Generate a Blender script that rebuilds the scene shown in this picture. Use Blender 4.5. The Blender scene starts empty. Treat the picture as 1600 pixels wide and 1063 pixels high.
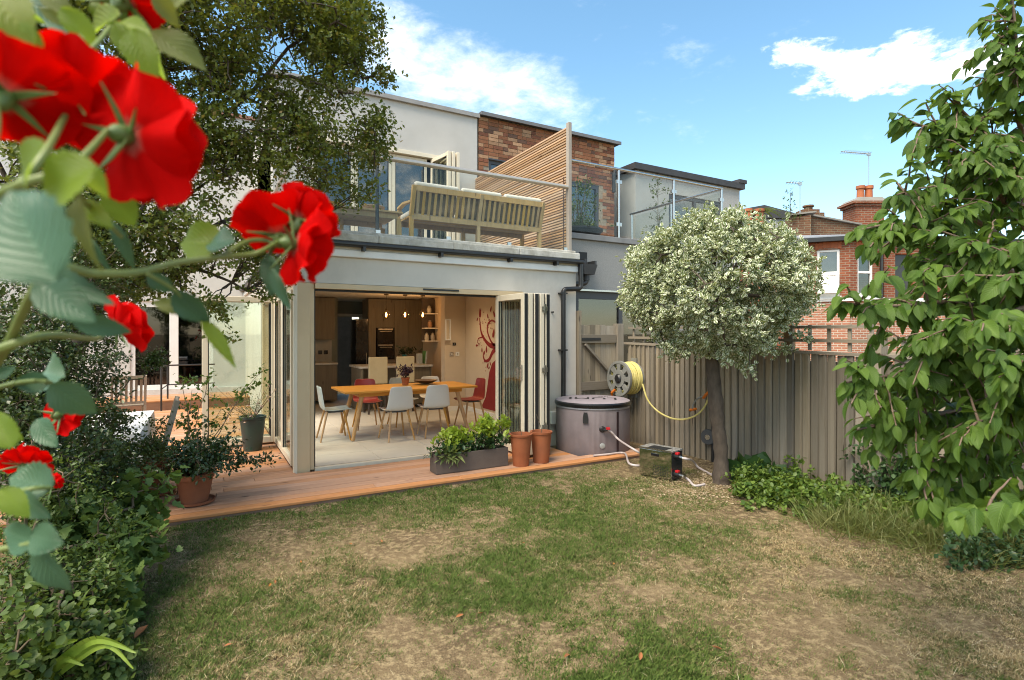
import bpy, math, random
import numpy as np
from mathutils import Vector, Matrix, Euler
from mathutils import noise as mn
R = math.radians
random.seed(7); RG = np.random.default_rng(7)
sc = bpy.context.scene
COL = sc.collection

# ---------------------------------------------------------------- camera
CAM = Vector((-0.94, -6.78, 1.60)); YAW = R(29.4); FPX = 860.0; HZ = 522.0
FWD = Vector((math.sin(YAW), math.cos(YAW), 0)); RIGHT = Vector((math.cos(YAW), -math.sin(YAW), 0)); UP = Vector((0, 0, 1))
cd = bpy.data.cameras.new('camera'); cam = bpy.data.objects.new('camera', cd); COL.objects.link(cam)
cam.location = CAM; cam.rotation_euler = (R(90), 0, -YAW)
cd.sensor_width = 36; cd.lens = 36 * FPX / 1600; cd.shift_y = -(531.5 - HZ) / 1600
cd.clip_start = 0.02; cd.clip_end = 3000
cd.dof.use_dof = True; cd.dof.focus_distance = 7.5; cd.dof.aperture_fstop = 5.0
sc.camera = cam

# ---------------------------------------------------------------- sky and sun
SUN_DIR = Vector((-0.62, -0.22, 1.0)).normalized()          # towards the sun
w = bpy.data.worlds.new('World'); sc.world = w; w.use_nodes = True
nt = w.node_tree; N = nt.nodes; L = nt.links; N.clear()
out = N.new('ShaderNodeOutputWorld'); bg = N.new('ShaderNodeBackground'); bg.inputs[1].default_value = 0.15
sky = N.new('ShaderNodeTexSky'); sky.sky_type = 'NISHITA'; sky.sun_disc = False
sky.sun_elevation = math.asin(SUN_DIR.z); sky.sun_rotation = math.atan2(SUN_DIR.x, SUN_DIR.y)
sky.air_density = 1.0; sky.dust_density = 0.6; sky.ozone_density = 1.5; sky.altitude = 0
tc = N.new('ShaderNodeTexCoord')
def wm(op, a, b=None, c=None):
    n = N.new('ShaderNodeMath'); n.operation = op
    for i, v in enumerate((a, b, c)):
        if v is None: continue
        if isinstance(v, (int, float)): n.inputs[i].default_value = v
        else: L.new(v, n.inputs[i])
    return n.outputs[0]
def wdot(vec):
    n = N.new('ShaderNodeVectorMath'); n.operation = 'DOT_PRODUCT'; L.new(tc.outputs['Generated'], n.inputs[0]); n.inputs[1].default_value = vec; return n.outputs['Value']
def wnoise(scale, det, stretch=(1, 1, 2.2), rough=.6, dist=0.0, off=(0, 0, 0)):
    m = N.new('ShaderNodeMapping'); m.inputs['Scale'].default_value = stretch; m.inputs['Location'].default_value = off; L.new(tc.outputs['Generated'], m.inputs[0])
    n = N.new('ShaderNodeTexNoise'); n.inputs['Scale'].default_value = scale; n.inputs['Detail'].default_value = det; n.inputs['Roughness'].default_value = rough
    n.inputs['Distortion'].default_value = dist; L.new(m.outputs[0], n.inputs['Vector']); return n.outputs['Fac']
def skydir(px, py): return (FWD + RIGHT * ((px - 800) / FPX) + UP * ((HZ - py) / FPX)).normalized()
def blob(px, py, ru, rv, tilt=0.0):                            # elliptical cloud patch about a fixed world direction
    d = skydir(px, py); e1 = d.cross(UP).normalized(); e2 = e1.cross(d).normalized()
    a = e1 * math.cos(tilt) + e2 * math.sin(tilt); b = e2 * math.cos(tilt) - e1 * math.sin(tilt)
    u = wm('DIVIDE', wdot(a), ru); v = wm('DIVIDE', wdot(b), rv)
    s = wm('ADD', wm('MULTIPLY', u, u), wm('MULTIPLY', v, v))
    g = wm('SUBTRACT', 1.0, s); front = wm('GREATER_THAN', wdot(d), 0.0)
    return wm('MULTIPLY', wm('MAXIMUM', g, -1.0), front)
n1 = wnoise(7.0, 9, rough=.62, dist=.4); n2 = wnoise(2.6, 3, off=(3, 1, 7)); nf = wnoise(26.0, 6, rough=.65, off=(2, 5, 1))
nn = wm('ADD', wm('MULTIPLY', wm('SUBTRACT', n1, .5), 4.6), wm('MULTIPLY', wm('SUBTRACT', nf, .5), 2.0))
def sstep(x, lo, hi):
    m = N.new('ShaderNodeMapRange'); m.interpolation_type = 'SMOOTHSTEP'; L.new(x, m.inputs[0]); m.inputs[1].default_value = lo; m.inputs[2].default_value = hi; return m.outputs[0]
def cloud(blobs, lo, hi, amp, nz):
    m = blobs[0]
    for b in blobs[1:]: m = wm('MAXIMUM', m, b)
    return wm('MULTIPLY', sstep(wm('ADD', m, nz), lo, hi), amp)
c_bright = cloud([blob(1395, 98, .125, .044), blob(1285, 84, .07, .024, -.2), blob(1485, 102, .095, .022), blob(1350, 122, .06, .034)], .05, 1.25, .97, nn)
c_soft = cloud([blob(780, 145, .16, .062, -.25), blob(690, 120, .10, .06), blob(610, 70, .075, .07), blob(870, 165, .08, .03, -.5)], -.5, 2.7, .56, nn)
c_far = wm('MULTIPLY', sstep(wm('ADD', n2, wm('MULTIPLY', nn, .05)), .50, .74), .75)          # scattered thin cloud all round
# no thin cloud in the stretch of clear sky that shows
clear = sstep(wdot(skydir(1050, 200)), .55, .80)
c_far = wm('MULTIPLY', c_far, wm('SUBTRACT', 1.0, clear))
cf = wm('MINIMUM', wm('MAXIMUM', wm('MAXIMUM', c_bright, c_soft), c_far), 1.0)
hsv = N.new('ShaderNodeHueSaturation'); hsv.inputs['Hue'].default_value = .490; hsv.inputs['Saturation'].default_value = 1.18; hsv.inputs['Value'].default_value = 1.0
L.new(sky.outputs[0], hsv.inputs['Color'])
mx = N.new('ShaderNodeMix'); mx.data_type = 'RGBA'; L.new(cf, mx.inputs[0]); L.new(hsv.outputs[0], mx.inputs[6]); mx.inputs[7].default_value = (8.6, 8.7, 8.8, 1)
L.new(mx.outputs[2], bg.inputs[0]); L.new(bg.outputs[0], out.inputs[0])
sl = bpy.data.lights.new('sun', 'SUN'); sl.energy = 3.1; sl.angle = R(38); sl.color = (1.0, .95, .87)
so = bpy.data.objects.new('sun', sl); COL.objects.link(so); so.rotation_euler = SUN_DIR.to_track_quat('Z', 'Y').to_euler(); so.location = (-8, -12, 18)
sc.view_settings.view_transform = 'Standard'; sc.view_settings.look = 'None'; sc.view_settings.gamma = 1; sc.view_settings.use_curve_mapping = False
sc.view_settings.exposure = 1.15
sc.view_settings.use_white_balance = True; sc.view_settings.white_balance_temperature = 7400; sc.view_settings.white_balance_tint = 9
sc.render.engine = 'CYCLES'; sc.cycles.use_denoising = True; sc.cycles.denoiser = 'OPENIMAGEDENOISE'; sc.cycles.denoising_input_passes = 'RGB_ALBEDO_NORMAL'; sc.cycles.denoising_prefilter = 'ACCURATE'; sc.cycles.use_adaptive_sampling = False; sc.cycles.filter_width = 1.05
sc.cycles.max_bounces = 8; sc.cycles.diffuse_bounces = 4; sc.cycles.glossy_bounces = 4; sc.cycles.transparent_max_bounces = 24; sc.cycles.transmission_bounces = 4
sc.cycles.sample_clamp_indirect = 6; sc.cycles.caustics_reflective = False; sc.cycles.caustics_refractive = False

# ---------------------------------------------------------------- pixel helpers (a pixel gives a direction; the touched surface gives the distance)
def ray(px, py): return FWD + RIGHT * ((px - 800) / FPX) + UP * ((HZ - py) / FPX)
def at(px, py, Y): return CAM + ray(px, py) * Y
def onz(px, py, z): r = ray(px, py); return CAM + r * ((z - CAM.z) / r.z)
def ony(px, py, y): r = ray(px, py); return CAM + r * ((y - CAM.y) / r.y)
def onx(px, py, x): r = ray(px, py); return CAM + r * ((x - CAM.x) / r.x)
LAWN = -0.06

# ---------------------------------------------------------------- things and parts
MW = {}
def reg(o, loc=(0, 0, 0), rot=(0, 0, 0), parent=None):
    m = Matrix.LocRotScale(Vector(loc), Euler(rot), Vector((1, 1, 1)))
    MW[o.name] = (MW[parent.name] @ m) if parent else m
    o.location = loc; o.rotation_euler = rot
    if parent: o.parent = parent
def tag(o, label=None, cat=None, group=None, kind=None):
    if label: o['label'] = label
    if cat: o['category'] = cat
    if group: o['group'] = group
    if kind: o['kind'] = kind
    return o
def thing(name, label, cat, loc=(0, 0, 0), rz=0, group=None):
    o = bpy.data.objects.new(name, None); o.empty_display_size = .1; COL.objects.link(o); reg(o, loc, (0, 0, rz)); return tag(o, label, cat, group)
def empty_part(name, parent, loc=(0, 0, 0), rot=(0, 0, 0)):
    o = bpy.data.objects.new(name, None); COL.objects.link(o); reg(o, loc, rot, parent); return o
def obj(name, me, parent=None, loc=(0, 0, 0), rot=(0, 0, 0), mat=None):
    o = bpy.data.objects.new(name, me); COL.objects.link(o); reg(o, loc, rot, parent)
    if mat and not me.materials: me.materials.append(mat)
    return o
def raw(name, V, F, mat=None, uv=None, smooth=False, attr=None):
    me = bpy.data.meshes.new(name); V = np.ascontiguousarray(V, dtype=np.float32); F = np.ascontiguousarray(F, dtype=np.int32)
    k = F.shape[1]
    me.vertices.add(len(V)); me.vertices.foreach_set('co', V.ravel())
    me.loops.add(F.size); me.loops.foreach_set('vertex_index', F.ravel())
    me.polygons.add(len(F)); me.polygons.foreach_set('loop_start', np.arange(0, F.size, k, dtype=np.int32))
    if smooth: me.polygons.foreach_set('use_smooth', np.ones(len(F), dtype=bool))
    if uv is not None:
        ul = me.uv_layers.new(name='UVMap'); ul.data.foreach_set('uv', np.ascontiguousarray(uv[F.ravel()], dtype=np.float32).ravel())
    if attr is not None:
        for nm, a in attr.items(): at_ = me.attributes.new(nm, 'FLOAT', 'POINT'); at_.data.foreach_set('value', np.ascontiguousarray(a, dtype=np.float32))
    me.update(calc_edges=True)
    if mat: me.materials.append(mat)
    return me
class MB:
    """collects shapes; build() links them as one mesh object"""
    def __init__(s, world=True): s.v = []; s.f = []; s.world = world; s.M = None
    def add(s, vs, fs):
        b = len(s.v)
        if s.M is not None: vs = [s.M @ Vector(q) for q in vs]
        s.v += [tuple(q) for q in vs]; s.f += [tuple(b + i for i in q) for q in fs]; return s
    def box(s, x0, y0, z0, x1, y1, z1):
        x0, x1 = min(x0, x1), max(x0, x1); y0, y1 = min(y0, y1), max(y0, y1); z0, z1 = min(z0, z1), max(z0, z1)
        return s.add([(x0, y0, z0), (x1, y0, z0), (x1, y1, z0), (x0, y1, z0), (x0, y0, z1), (x1, y0, z1), (x1, y1, z1), (x0, y1, z1)],
                     [(0, 3, 2, 1), (4, 5, 6, 7), (0, 1, 5, 4), (1, 2, 6, 5), (2, 3, 7, 6), (3, 0, 4, 7)])
    def obox(s, c, size, rot=(0, 0, 0)):
        m = Matrix.LocRotScale(Vector(c), Euler(rot), Vector((1, 1, 1))); a, b, d = size[0] / 2, size[1] / 2, size[2] / 2
        vs = [m @ Vector(q) for q in [(-a, -b, -d), (a, -b, -d), (a, b, -d), (-a, b, -d), (-a, -b, d), (a, -b, d), (a, b, d), (-a, b, d)]]
        return s.add(vs, [(0, 3, 2, 1), (4, 5, 6, 7), (0, 1, 5, 4), (1, 2, 6, 5), (2, 3, 7, 6), (3, 0, 4, 7)])
    def beam(s, p0, p1, wd, ht, up=(0, 0, 1)):
        p0, p1 = Vector(p0), Vector(p1); d = (p1 - p0).normalized(); sd = d.cross(Vector(up))
        if sd.length < 1e-4: sd = d.cross(Vector((0, 1, 0)))
        sd.normalize(); u = sd.cross(d); vs = []
        for p in (p0, p1):
            for a, b in ((-1, -1), (1, -1), (1, 1), (-1, 1)): vs.append(p + sd * a * wd / 2 + u * b * ht / 2)
        return s.add(vs, [(0, 3, 2, 1), (4, 5, 6, 7), (0, 1, 5, 4), (1, 2, 6, 5), (2, 3, 7, 6), (3, 0, 4, 7)])
    def tube(s, pts, r, n=8, cap=True):
        pts = [Vector(p) for p in pts]; k = len(pts); rs = list(r) if isinstance(r, (list, tuple)) else [r] * k
        vs = []; fs = []; prev = None
        for i, p in enumerate(pts):
            d = (pts[min(i + 1, k - 1)] - pts[max(i - 1, 0)]).normalized()
            if prev is None:
                a = d.cross(Vector((0, 0, 1)));
                if a.length < 1e-3: a = d.cross(Vector((0, 1, 0)))
            else: a = prev - d * prev.dot(d)
            a.normalize(); prev = a; b = d.cross(a)
            for j in range(n):
                t = 2 * math.pi * j / n; vs.append(p + (a * math.cos(t) + b * math.sin(t)) * rs[i])
        for i in range(k - 1):
            for j in range(n): fs.append((i * n + j, i * n + (j + 1) % n, (i + 1) * n + (j + 1) % n, (i + 1) * n + j))
        if cap: fs.append(tuple(range(n - 1, -1, -1))); fs.append(tuple((k - 1) * n + j for j in range(n)))
        return s.add(vs, fs)
    def lathe(s, prof, n=24, c=(0, 0, 0), cap0=True, cap1=True, axis=None):
        m = Matrix.Translation(Vector(c))
        if axis is not None: m = m @ Vector(axis).to_track_quat('Z', 'Y').to_matrix().to_4x4()
        vs = []; fs = []; k = len(prof)
        for r, z in prof:
            for j in range(n): t = 2 * math.pi * j / n; vs.append(m @ Vector((r * math.cos(t), r * math.sin(t), z)))
        for i in range(k - 1):
            for j in range(n): fs.append((i * n + j, i * n + (j + 1) % n, (i + 1) * n + (j + 1) % n, (i + 1) * n + j))
        if cap0: fs.append(tuple(range(n - 1, -1, -1)))
        if cap1: fs.append(tuple((k - 1) * n + j for j in range(n)))
        return s.add(vs, fs)
    def prism(s, pts, d):                                       # pts: closed outline of 3-D points, d: thickness vector
        n = len(pts); d = Vector(d); a = [Vector(p) for p in pts]
        return s.add(a + [p + d for p in a], [tuple(range(n - 1, -1, -1)), tuple(range(n, 2 * n))] + [(i, (i + 1) % n, n + (i + 1) % n, n + i) for i in range(n)])
    def build(s, name, mat, parent=None, smooth=False, bevel=0, seg=2):
        me = bpy.data.meshes.new(name); vs = s.v
        if parent and s.world:
            inv = MW[parent.name].inverted(); vs = [tuple(inv @ Vector(q)) for q in vs]
        me.from_pydata(vs, [], s.f); me.materials.append(mat)
        if smooth:
            me.polygons.foreach_set('use_smooth', [True] * len(me.polygons)); me.set_sharp_from_angle(angle=R(smooth if smooth is not True else 40))
        me.update(); o = bpy.data.objects.new(name, me); COL.objects.link(o); reg(o, parent=parent)
        if bevel: b = o.modifiers.new('bevel', 'BEVEL'); b.width = bevel; b.segments = seg; b.limit_method = 'ANGLE'; b.angle_limit = R(40)
        return o
def struct(name, mb, mat, **k): return tag(mb.build(name, mat, **k), kind='structure')
def copy_tree(o, parent=None):
    c = o.copy(); COL.objects.link(c); c.parent = parent; MW[c.name] = MW[o.name]
    for ch in list(o.children):
        copy_tree(ch, c)
    return c

# ---------------------------------------------------------------- materials
def newmat(name):
    m = bpy.data.materials.new(name); m.use_nodes = True; t = m.node_tree; t.nodes.clear()
    o = t.nodes.new('ShaderNodeOutputMaterial'); return m, t, o
def nd(t, kind, **kw):
    n = t.nodes.new('ShaderNode' + kind)
    for k, v in kw.items():
        if k in n.inputs: n.inputs[k].default_value = v
        else: setattr(n, k, v)
    return n
def c4(c): return (c[0], c[1], c[2], 1)
def mixc(t, fac, a, b, mode='MIX'):
    n = t.nodes.new('ShaderNodeMix'); n.data_type = 'RGBA'; n.blend_type = mode
    for i, v in ((0, fac), (6, a), (7, b)):
        if hasattr(v, 'is_linked') or hasattr(v, 'links'): t.links.new(v, n.inputs[i])
        elif i == 0: n.inputs[0].default_value = v
        else: n.inputs[i].default_value = c4(v)
    return n.outputs[2]
def mth(t, op, a, b=None):
    n = t.nodes.new('ShaderNodeMath'); n.operation = op
    for i, v in enumerate((a, b)):
        if v is None: continue
        if isinstance(v, (int, float)): n.inputs[i].default_value = v
        else: t.links.new(v, n.inputs[i])
    return n.outputs[0]
def coords(t, scale=(1, 1, 1), rnd=True, src='Object'):
    tcn = nd(t, 'TexCoord'); v = tcn.outputs[src]
    if rnd:
        oi = nd(t, 'ObjectInfo'); ad = nd(t, 'VectorMath', operation='ADD'); mul = mth(t, 'MULTIPLY', oi.outputs['Random'], 53.0)
        t.links.new(v, ad.inputs[0]); cb = nd(t, 'CombineXYZ'); [t.links.new(mul, cb.inputs[i]) for i in range(3)]; t.links.new(cb.outputs[0], ad.inputs[1]); v = ad.outputs[0]
    mp = nd(t, 'Mapping'); mp.inputs['Scale'].default_value = scale; t.links.new(v, mp.inputs[0]); return mp.outputs[0]
def tnoise(t, v, scale, detail=4, rough=.6, dist=0):
    n = nd(t, 'TexNoise', Scale=scale, Detail=detail, Roughness=rough, Distortion=dist); t.links.new(v, n.inputs['Vector']); return n.outputs['Fac']
def rng(t, x, a, b, lo=0, hi=1):
    n = nd(t, 'MapRange'); t.links.new(x, n.inputs[0])
    for i, q in enumerate((a, b, lo, hi)): n.inputs[1 + i].default_value = q
    return n.outputs[0]
MATS = {}
def mat(name, col, col2=None, rough=.6, metal=0.0, scale=6.0, stretch=(1, 1, 1), bump=0.0, bscale=None, spec=.5, rnd=.0, detail=5, dirt=0.0, dirtcol=(.05, .04, .03), coat=0.0, lo=.35, hi=.65, dscale=1.3):
    if name in MATS: return MATS[name]
    m, t, o = newmat(name); p = nd(t, 'BsdfPrincipled'); t.links.new(p.outputs[0], o.inputs[0])
    v = coords(t, stretch); nz = tnoise(t, v, scale, detail); f = rng(t, nz, lo, hi)
    c = mixc(t, f, col, col2 or [q * .82 for q in col])
    if dirt:
        dn = tnoise(t, coords(t, (1, 1, .6)), dscale, 7, .7); c = mixc(t, mth(t, 'MULTIPLY', rng(t, dn, .48, .72), dirt), c, dirtcol)
    if rnd:
        oi = nd(t, 'ObjectInfo'); h = nd(t, 'HueSaturation'); t.links.new(c, h.inputs['Color']); t.links.new(rng(t, oi.outputs['Random'], 0, 1, 1 - rnd, 1 + rnd), h.inputs['Value']); c = h.outputs[0]
    t.links.new(c, p.inputs['Base Color']); p.inputs['Metallic'].default_value = metal; p.inputs['Specular IOR Level'].default_value = spec
    t.links.new(rng(t, nz, .2, .8, max(.02, rough - .08), min(1, rough + .08)), p.inputs['Roughness'])
    if coat: p.inputs['Coat Weight'].default_value = coat; p.inputs['Coat Roughness'].default_value = .1
    if bump:
        b = nd(t, 'Bump', Strength=min(1, bump), Distance=.01); bn = tnoise(t, v, bscale or scale * 4, 6, .65); t.links.new(bn, b.inputs['Height']); t.links.new(b.outputs[0], p.inputs['Normal'])
    MATS[name] = m; return m
def glass(name, tint=(.9, .95, .92), refl=1.0, dirt=0.0):
    if name in MATS: return MATS[name]
    m, t, o = newmat(name); tr = nd(t, 'BsdfTransparent'); tr.inputs[0].default_value = c4(tint); gl = nd(t, 'BsdfGlossy', Roughness=.01); lw = nd(t, 'LayerWeight', Blend=.5)
    mx = nd(t, 'MixShader'); f = mth(t, 'MINIMUM', mth(t, 'MULTIPLY', mth(t, 'ADD', mth(t, 'MULTIPLY', mth(t, 'POWER', lw.outputs['Facing'], 5.0), .96), .04), refl), 1.0); t.links.new(f, mx.inputs[0]); t.links.new(tr.outputs[0], mx.inputs[1]); t.links.new(gl.outputs[0], mx.inputs[2])
    t.links.new(mx.outputs[0], o.inputs[0]); MATS[name] = m; return m
def leafmat(name, a, b, tr=.35, margin=None, mw=.55, vein=0.0, rough=.5, dry=None, spec=.4, trcol=None):
    """two leaf colours mixed leaf by leaf, thin-leaf translucency, optional pale margin or veins from the leaf's own UV"""
    if name in MATS: return MATS[name]
    m, t, o = newmat(name); p = nd(t, 'BsdfPrincipled'); p.inputs['Roughness'].default_value = rough; p.inputs['Specular IOR Level'].default_value = spec
    g = nd(t, 'NewGeometry'); oi = nd(t, 'ObjectInfo'); rnd = mth(t, 'FRACT', mth(t, 'ADD', g.outputs['Random Per Island'], oi.outputs['Random']))
    c = mixc(t, rnd, a, b)
    if dry: c = mixc(t, rng(t, rnd, .93, .97), c, dry)
    uv = nd(t, 'UVMap'); sx = nd(t, 'SeparateXYZ'); t.links.new(uv.outputs[0], sx.inputs[0]); x = mth(t, 'ABSOLUTE', mth(t, 'SUBTRACT', sx.outputs[0], .5))
    if margin:
        r = mth(t, 'FRACT', mth(t, 'MULTIPLY', rnd, 7.31)); nz = tnoise(t, coords(t), 90, 3)
        e = mth(t, 'ADD', mth(t, 'MULTIPLY', x, 2.0), mth(t, 'ADD', mth(t, 'MULTIPLY', mth(t, 'SUBTRACT', nz, .5), .5), mth(t, 'MULTIPLY', mth(t, 'SUBTRACT', r, .5), .35)))
        c = mixc(t, rng(t, e, mw - .1, mw + .12), c, margin)
    if vein:
        ph = mth(t, 'ADD', mth(t, 'MULTIPLY', sx.outputs[1], 9.0), mth(t, 'MULTIPLY', x, -7.0)); sv = mth(t, 'ABSOLUTE', mth(t, 'SUBTRACT', mth(t, 'FRACT', ph), .5))
        lines = mth(t, 'MAXIMUM', rng(t, sv, .10, .0), rng(t, x, .03, .0)); c = mixc(t, mth(t, 'MULTIPLY', lines, vein), c, [min(1, q * 1.7 + .03) for q in b])
        bp = nd(t, 'Bump', Strength=.5, Distance=.002); t.links.new(rng(t, sv, 0, .25), bp.inputs['Height']); t.links.new(bp.outputs[0], p.inputs['Normal'])
    t.links.new(c, p.inputs['Base Color'])
    tl = nd(t, 'BsdfTranslucent'); tc_ = mixc(t, .5, c, trcol or [min(1, q * k) for q, k in zip(b, (1.9, 1.7, .7))]); t.links.new(tc_, tl.inputs[0])
    mx = nd(t, 'MixShader', Fac=tr); t.links.new(p.outputs[0], mx.inputs[1]); t.links.new(tl.outputs[0], mx.inputs[2]); t.links.new(mx.outputs[0], o.inputs[0]); MATS[name] = m; return m
def emit(name, col, s):
    m, t, o = newmat(name); e = nd(t, 'Emission', Strength=s); e.inputs[0].default_value = c4(col); t.links.new(e.outputs[0], o.inputs[0]); return m
def boardmat(name, a, b, dark, rough=.75, axis='z', green=None, bump=.35, rnd=.22, gs=1.0):
    """weathered sawn wood: grain along one axis, knots, per-board tone"""
    if name in MATS: return MATS[name]
    m, t, o = newmat(name); p = nd(t, 'BsdfPrincipled', Roughness=rough); p.inputs['Specular IOR Level'].default_value = .25; t.links.new(p.outputs[0], o.inputs[0])
    st = {'x': (1.2, 22, 22), 'y': (22, 1.2, 22), 'z': (22, 22, 1.2)}[axis]; st = tuple(q * gs for q in st)
    v = coords(t, st); gr = tnoise(t, v, 2.2, 6, .7, .6); st2 = {'x': (.5, 5, 5), 'y': (5, .5, 5), 'z': (5, 5, .5)}[axis]; bl = tnoise(t, coords(t, st2), 1.6, 3)
    c = mixc(t, rng(t, gr, .32, .66), a, b); c = mixc(t, mth(t, 'MULTIPLY', rng(t, gr, .60, .75), .75), c, dark); c = mixc(t, mth(t, 'MULTIPLY', rng(t, bl, .5, .72), .55), c, [q * .55 for q in b])
    vo = nd(t, 'TexVoronoi', Scale=1.0); kst = {'x': (2.2, 9, 9), 'y': (9, 2.2, 9), 'z': (9, 9, 2.2)}[axis]; t.links.new(coords(t, kst), vo.inputs['Vector']); c = mixc(t, mth(t, 'MULTIPLY', rng(t, vo.outputs['Distance'], .13, .06), .8), c, [q * .6 for q in dark])
    if green: c = mixc(t, mth(t, 'MULTIPLY', rng(t, tnoise(t, coords(t, (1, 1, 1), rnd=False), 1.1, 5), .5, .7), .5), c, green)
    oi = nd(t, 'ObjectInfo'); h = nd(t, 'HueSaturation'); t.links.new(c, h.inputs['Color']); t.links.new(rng(t, oi.outputs['Random'], 0, 1, 1 - rnd, 1 + rnd), h.inputs['Value'])
    t.links.new(rng(t, mth(t, 'FRACT', mth(t, 'MULTIPLY', oi.outputs['Random'], 13.7)), 0, 1, .8, 1.15), h.inputs['Saturation'])
    t.links.new(h.outputs[0], p.inputs['Base Color']); bm = nd(t, 'Bump', Strength=bump, Distance=.004); t.links.new(gr, bm.inputs['Height']); t.links.new(bm.outputs[0], p.inputs['Normal'])
    MATS[name] = m; return m
def brickmat(name, a, b, mortar, bw=.225, bh=.075, mort=.012, aging=.5):
    if name in MATS: return MATS[name]
    m, t, o = newmat(name); p = nd(t, 'BsdfPrincipled', Roughness=.85); p.inputs['Specular IOR Level'].default_value = .2; t.links.new(p.outputs[0], o.inputs[0])
    tcn = nd(t, 'TexCoord'); sx = nd(t, 'SeparateXYZ'); t.links.new(tcn.outputs['Object'], sx.inputs[0]); cb = nd(t, 'CombineXYZ'); t.links.new(mth(t, 'ADD', sx.outputs[0], sx.outputs[1]), cb.inputs[0]); t.links.new(sx.outputs[2], cb.inputs[1])
    br = nd(t, 'TexBrick', offset=.5); t.links.new(cb.outputs[0], br.inputs['Vector']); br.inputs['Scale'].default_value = 1; br.inputs['Brick Width'].default_value = bw; br.inputs['Row Height'].default_value = bh; br.inputs['Mortar Size'].default_value = mort; br.inputs['Mortar Smooth'].default_value = .2; br.inputs['Bias'].default_value = 0
    br.inputs['Color1'].default_value = c4(a); br.inputs['Color2'].default_value = c4(b); br.inputs['Mortar'].default_value = c4(mortar)
    nz = tnoise(t, tcn.outputs['Object'], 1.6, 7, .7); fine = tnoise(t, tcn.outputs['Object'], 40, 4); c = mixc(t, mth(t, 'MULTIPLY', rng(t, nz, .48, .7), aging), br.outputs['Color'], [q * .35 for q in a]); c = mixc(t, mth(t, 'MULTIPLY', fine, .35), c, [q * .5 for q in b])
    t.links.new(c, p.inputs['Base Color']); bm = nd(t, 'Bump', Strength=.6, Distance=.01); t.links.new(mth(t, 'SUBTRACT', fine, mth(t, 'MULTIPLY', br.outputs['Fac'], 2.0)), bm.inputs['Height']); t.links.new(bm.outputs[0], p.inputs['Normal']); MATS[name] = m; return m

# ---------------------------------------------------------------- foliage helpers
def leaf_tpl(kind):
    if kind == 'small':
        V = [(0, 0, 0), (-.30, .5, .07), (0, .52, -.02), (0, 1, -.06), (.30, .5, .07)]; F = [(0, 2, 1), (1, 2, 3), (2, 4, 3), (0, 4, 2)]
    elif kind == 'round':
        V = [(0, 0, 0), (-.30, .28, .05), (-.33, .68, .05), (0, 1, -.05), (.33, .68, .05), (.30, .28, .05), (0, .5, -.03)]; F = [(6, 1, 0), (6, 2, 1), (6, 3, 2), (6, 4, 3), (6, 5, 4), (6, 0, 5)]
    elif kind == 'narrow':
        V = [(0, 0, 0), (-.13, .4, .03), (0, .42, -.02), (0, 1, -.12), (.13, .4, .03)]; F = [(0, 2, 1), (1, 2, 3), (2, 4, 3), (0, 4, 2)]
    elif kind == 'blade':
        V = [(-.016, 0, 0), (.016, 0, 0), (-.014, .45, .0), (.014, .45, .0), (-.008, .8, -.08), (.008, .8, -.08), (0, 1, -.2)]; F = [(0, 1, 2), (1, 3, 2), (2, 3, 4), (3, 5, 4), (4, 5, 6)]
    elif kind == 'lobed':
        pts = [(0, 0), (-.16, -.05), (-.42, .12), (-.30, .30), (-.48, .52), (-.22, .60), (-.20, .80), (0, 1), (.20, .80), (.22, .60), (.48, .52), (.30, .30), (.42, .12), (.16, -.05)]
        V = [(x, y, abs(x) * .2 - .08 * y * y) for x, y in pts] + [(0, .4, -.03)]; F = [(14, (i + 1) % 14, i) for i in range(14)]
    V = np.array(V, float); uv = np.stack([V[:, 0] / (2 * np.abs(V[:, 0]).max()) + .5, V[:, 1]], 1); return V, np.array(F), uv
def unit(a): return a / np.maximum(np.linalg.norm(a, axis=-1, keepdims=True), 1e-9)
def leafmesh(name, P, D, U, S, tpl, mt, parent=None):
    """P positions, D leaf directions, U approximate up, S lengths -> one mesh of many leaves"""
    V, F, uv = leaf_tpl(tpl); n = len(P); k = len(V); D = unit(D); X = unit(np.cross(D, U)); Z = np.cross(X, D)
    W = P[:, None, :] + S[:, None, None] * (V[None, :, 0:1] * X[:, None] + V[None, :, 1:2] * D[:, None] + V[None, :, 2:3] * Z[:, None])
    W = W.reshape(-1, 3)
    if parent: W = W - np.array(MW[parent.name].translation)
    FF = (F[None] + (np.arange(n) * k)[:, None, None]).reshape(-1, 3)
    me = raw(name, W, FF, mt, np.tile(uv, (n, 1))); return obj(name, me, parent)
def segmesh(name, segs, mt, parent=None, n=5):
    """segs: list of (p0, p1, r0, r1) -> one mesh of tapered twigs"""
    A = np.array([list(s[0]) for s in segs], float); B = np.array([list(s[1]) for s in segs], float); r0 = np.array([s[2] for s in segs]); r1 = np.array([s[3] for s in segs])
    d = unit(B - A); ref = np.where(np.abs(d[:, 2:3]) > .9, np.array([[1., 0, 0]]), np.array([[0, 0, 1.]])); X = unit(np.cross(d, ref)); Y = np.cross(d, X)
    t = np.arange(n) * 2 * np.pi / n; ring = X[:, None] * np.cos(t)[None, :, None] + Y[:, None] * np.sin(t)[None, :, None]
    W = np.concatenate([A[:, None] + ring * r0[:, None, None], B[:, None] + ring * r1[:, None, None]], 1).reshape(-1, 3)
    if parent: W = W - np.array(MW[parent.name].translation)
    j = np.arange(n); q = np.stack([j, (j + 1) % n, n + (j + 1) % n, n + j], 1); FF = (q[None] + (np.arange(len(A)) * 2 * n)[:, None, None]).reshape(-1, 4)
    return obj(name, raw(name, W, FF, mt, smooth=True), parent)
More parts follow.
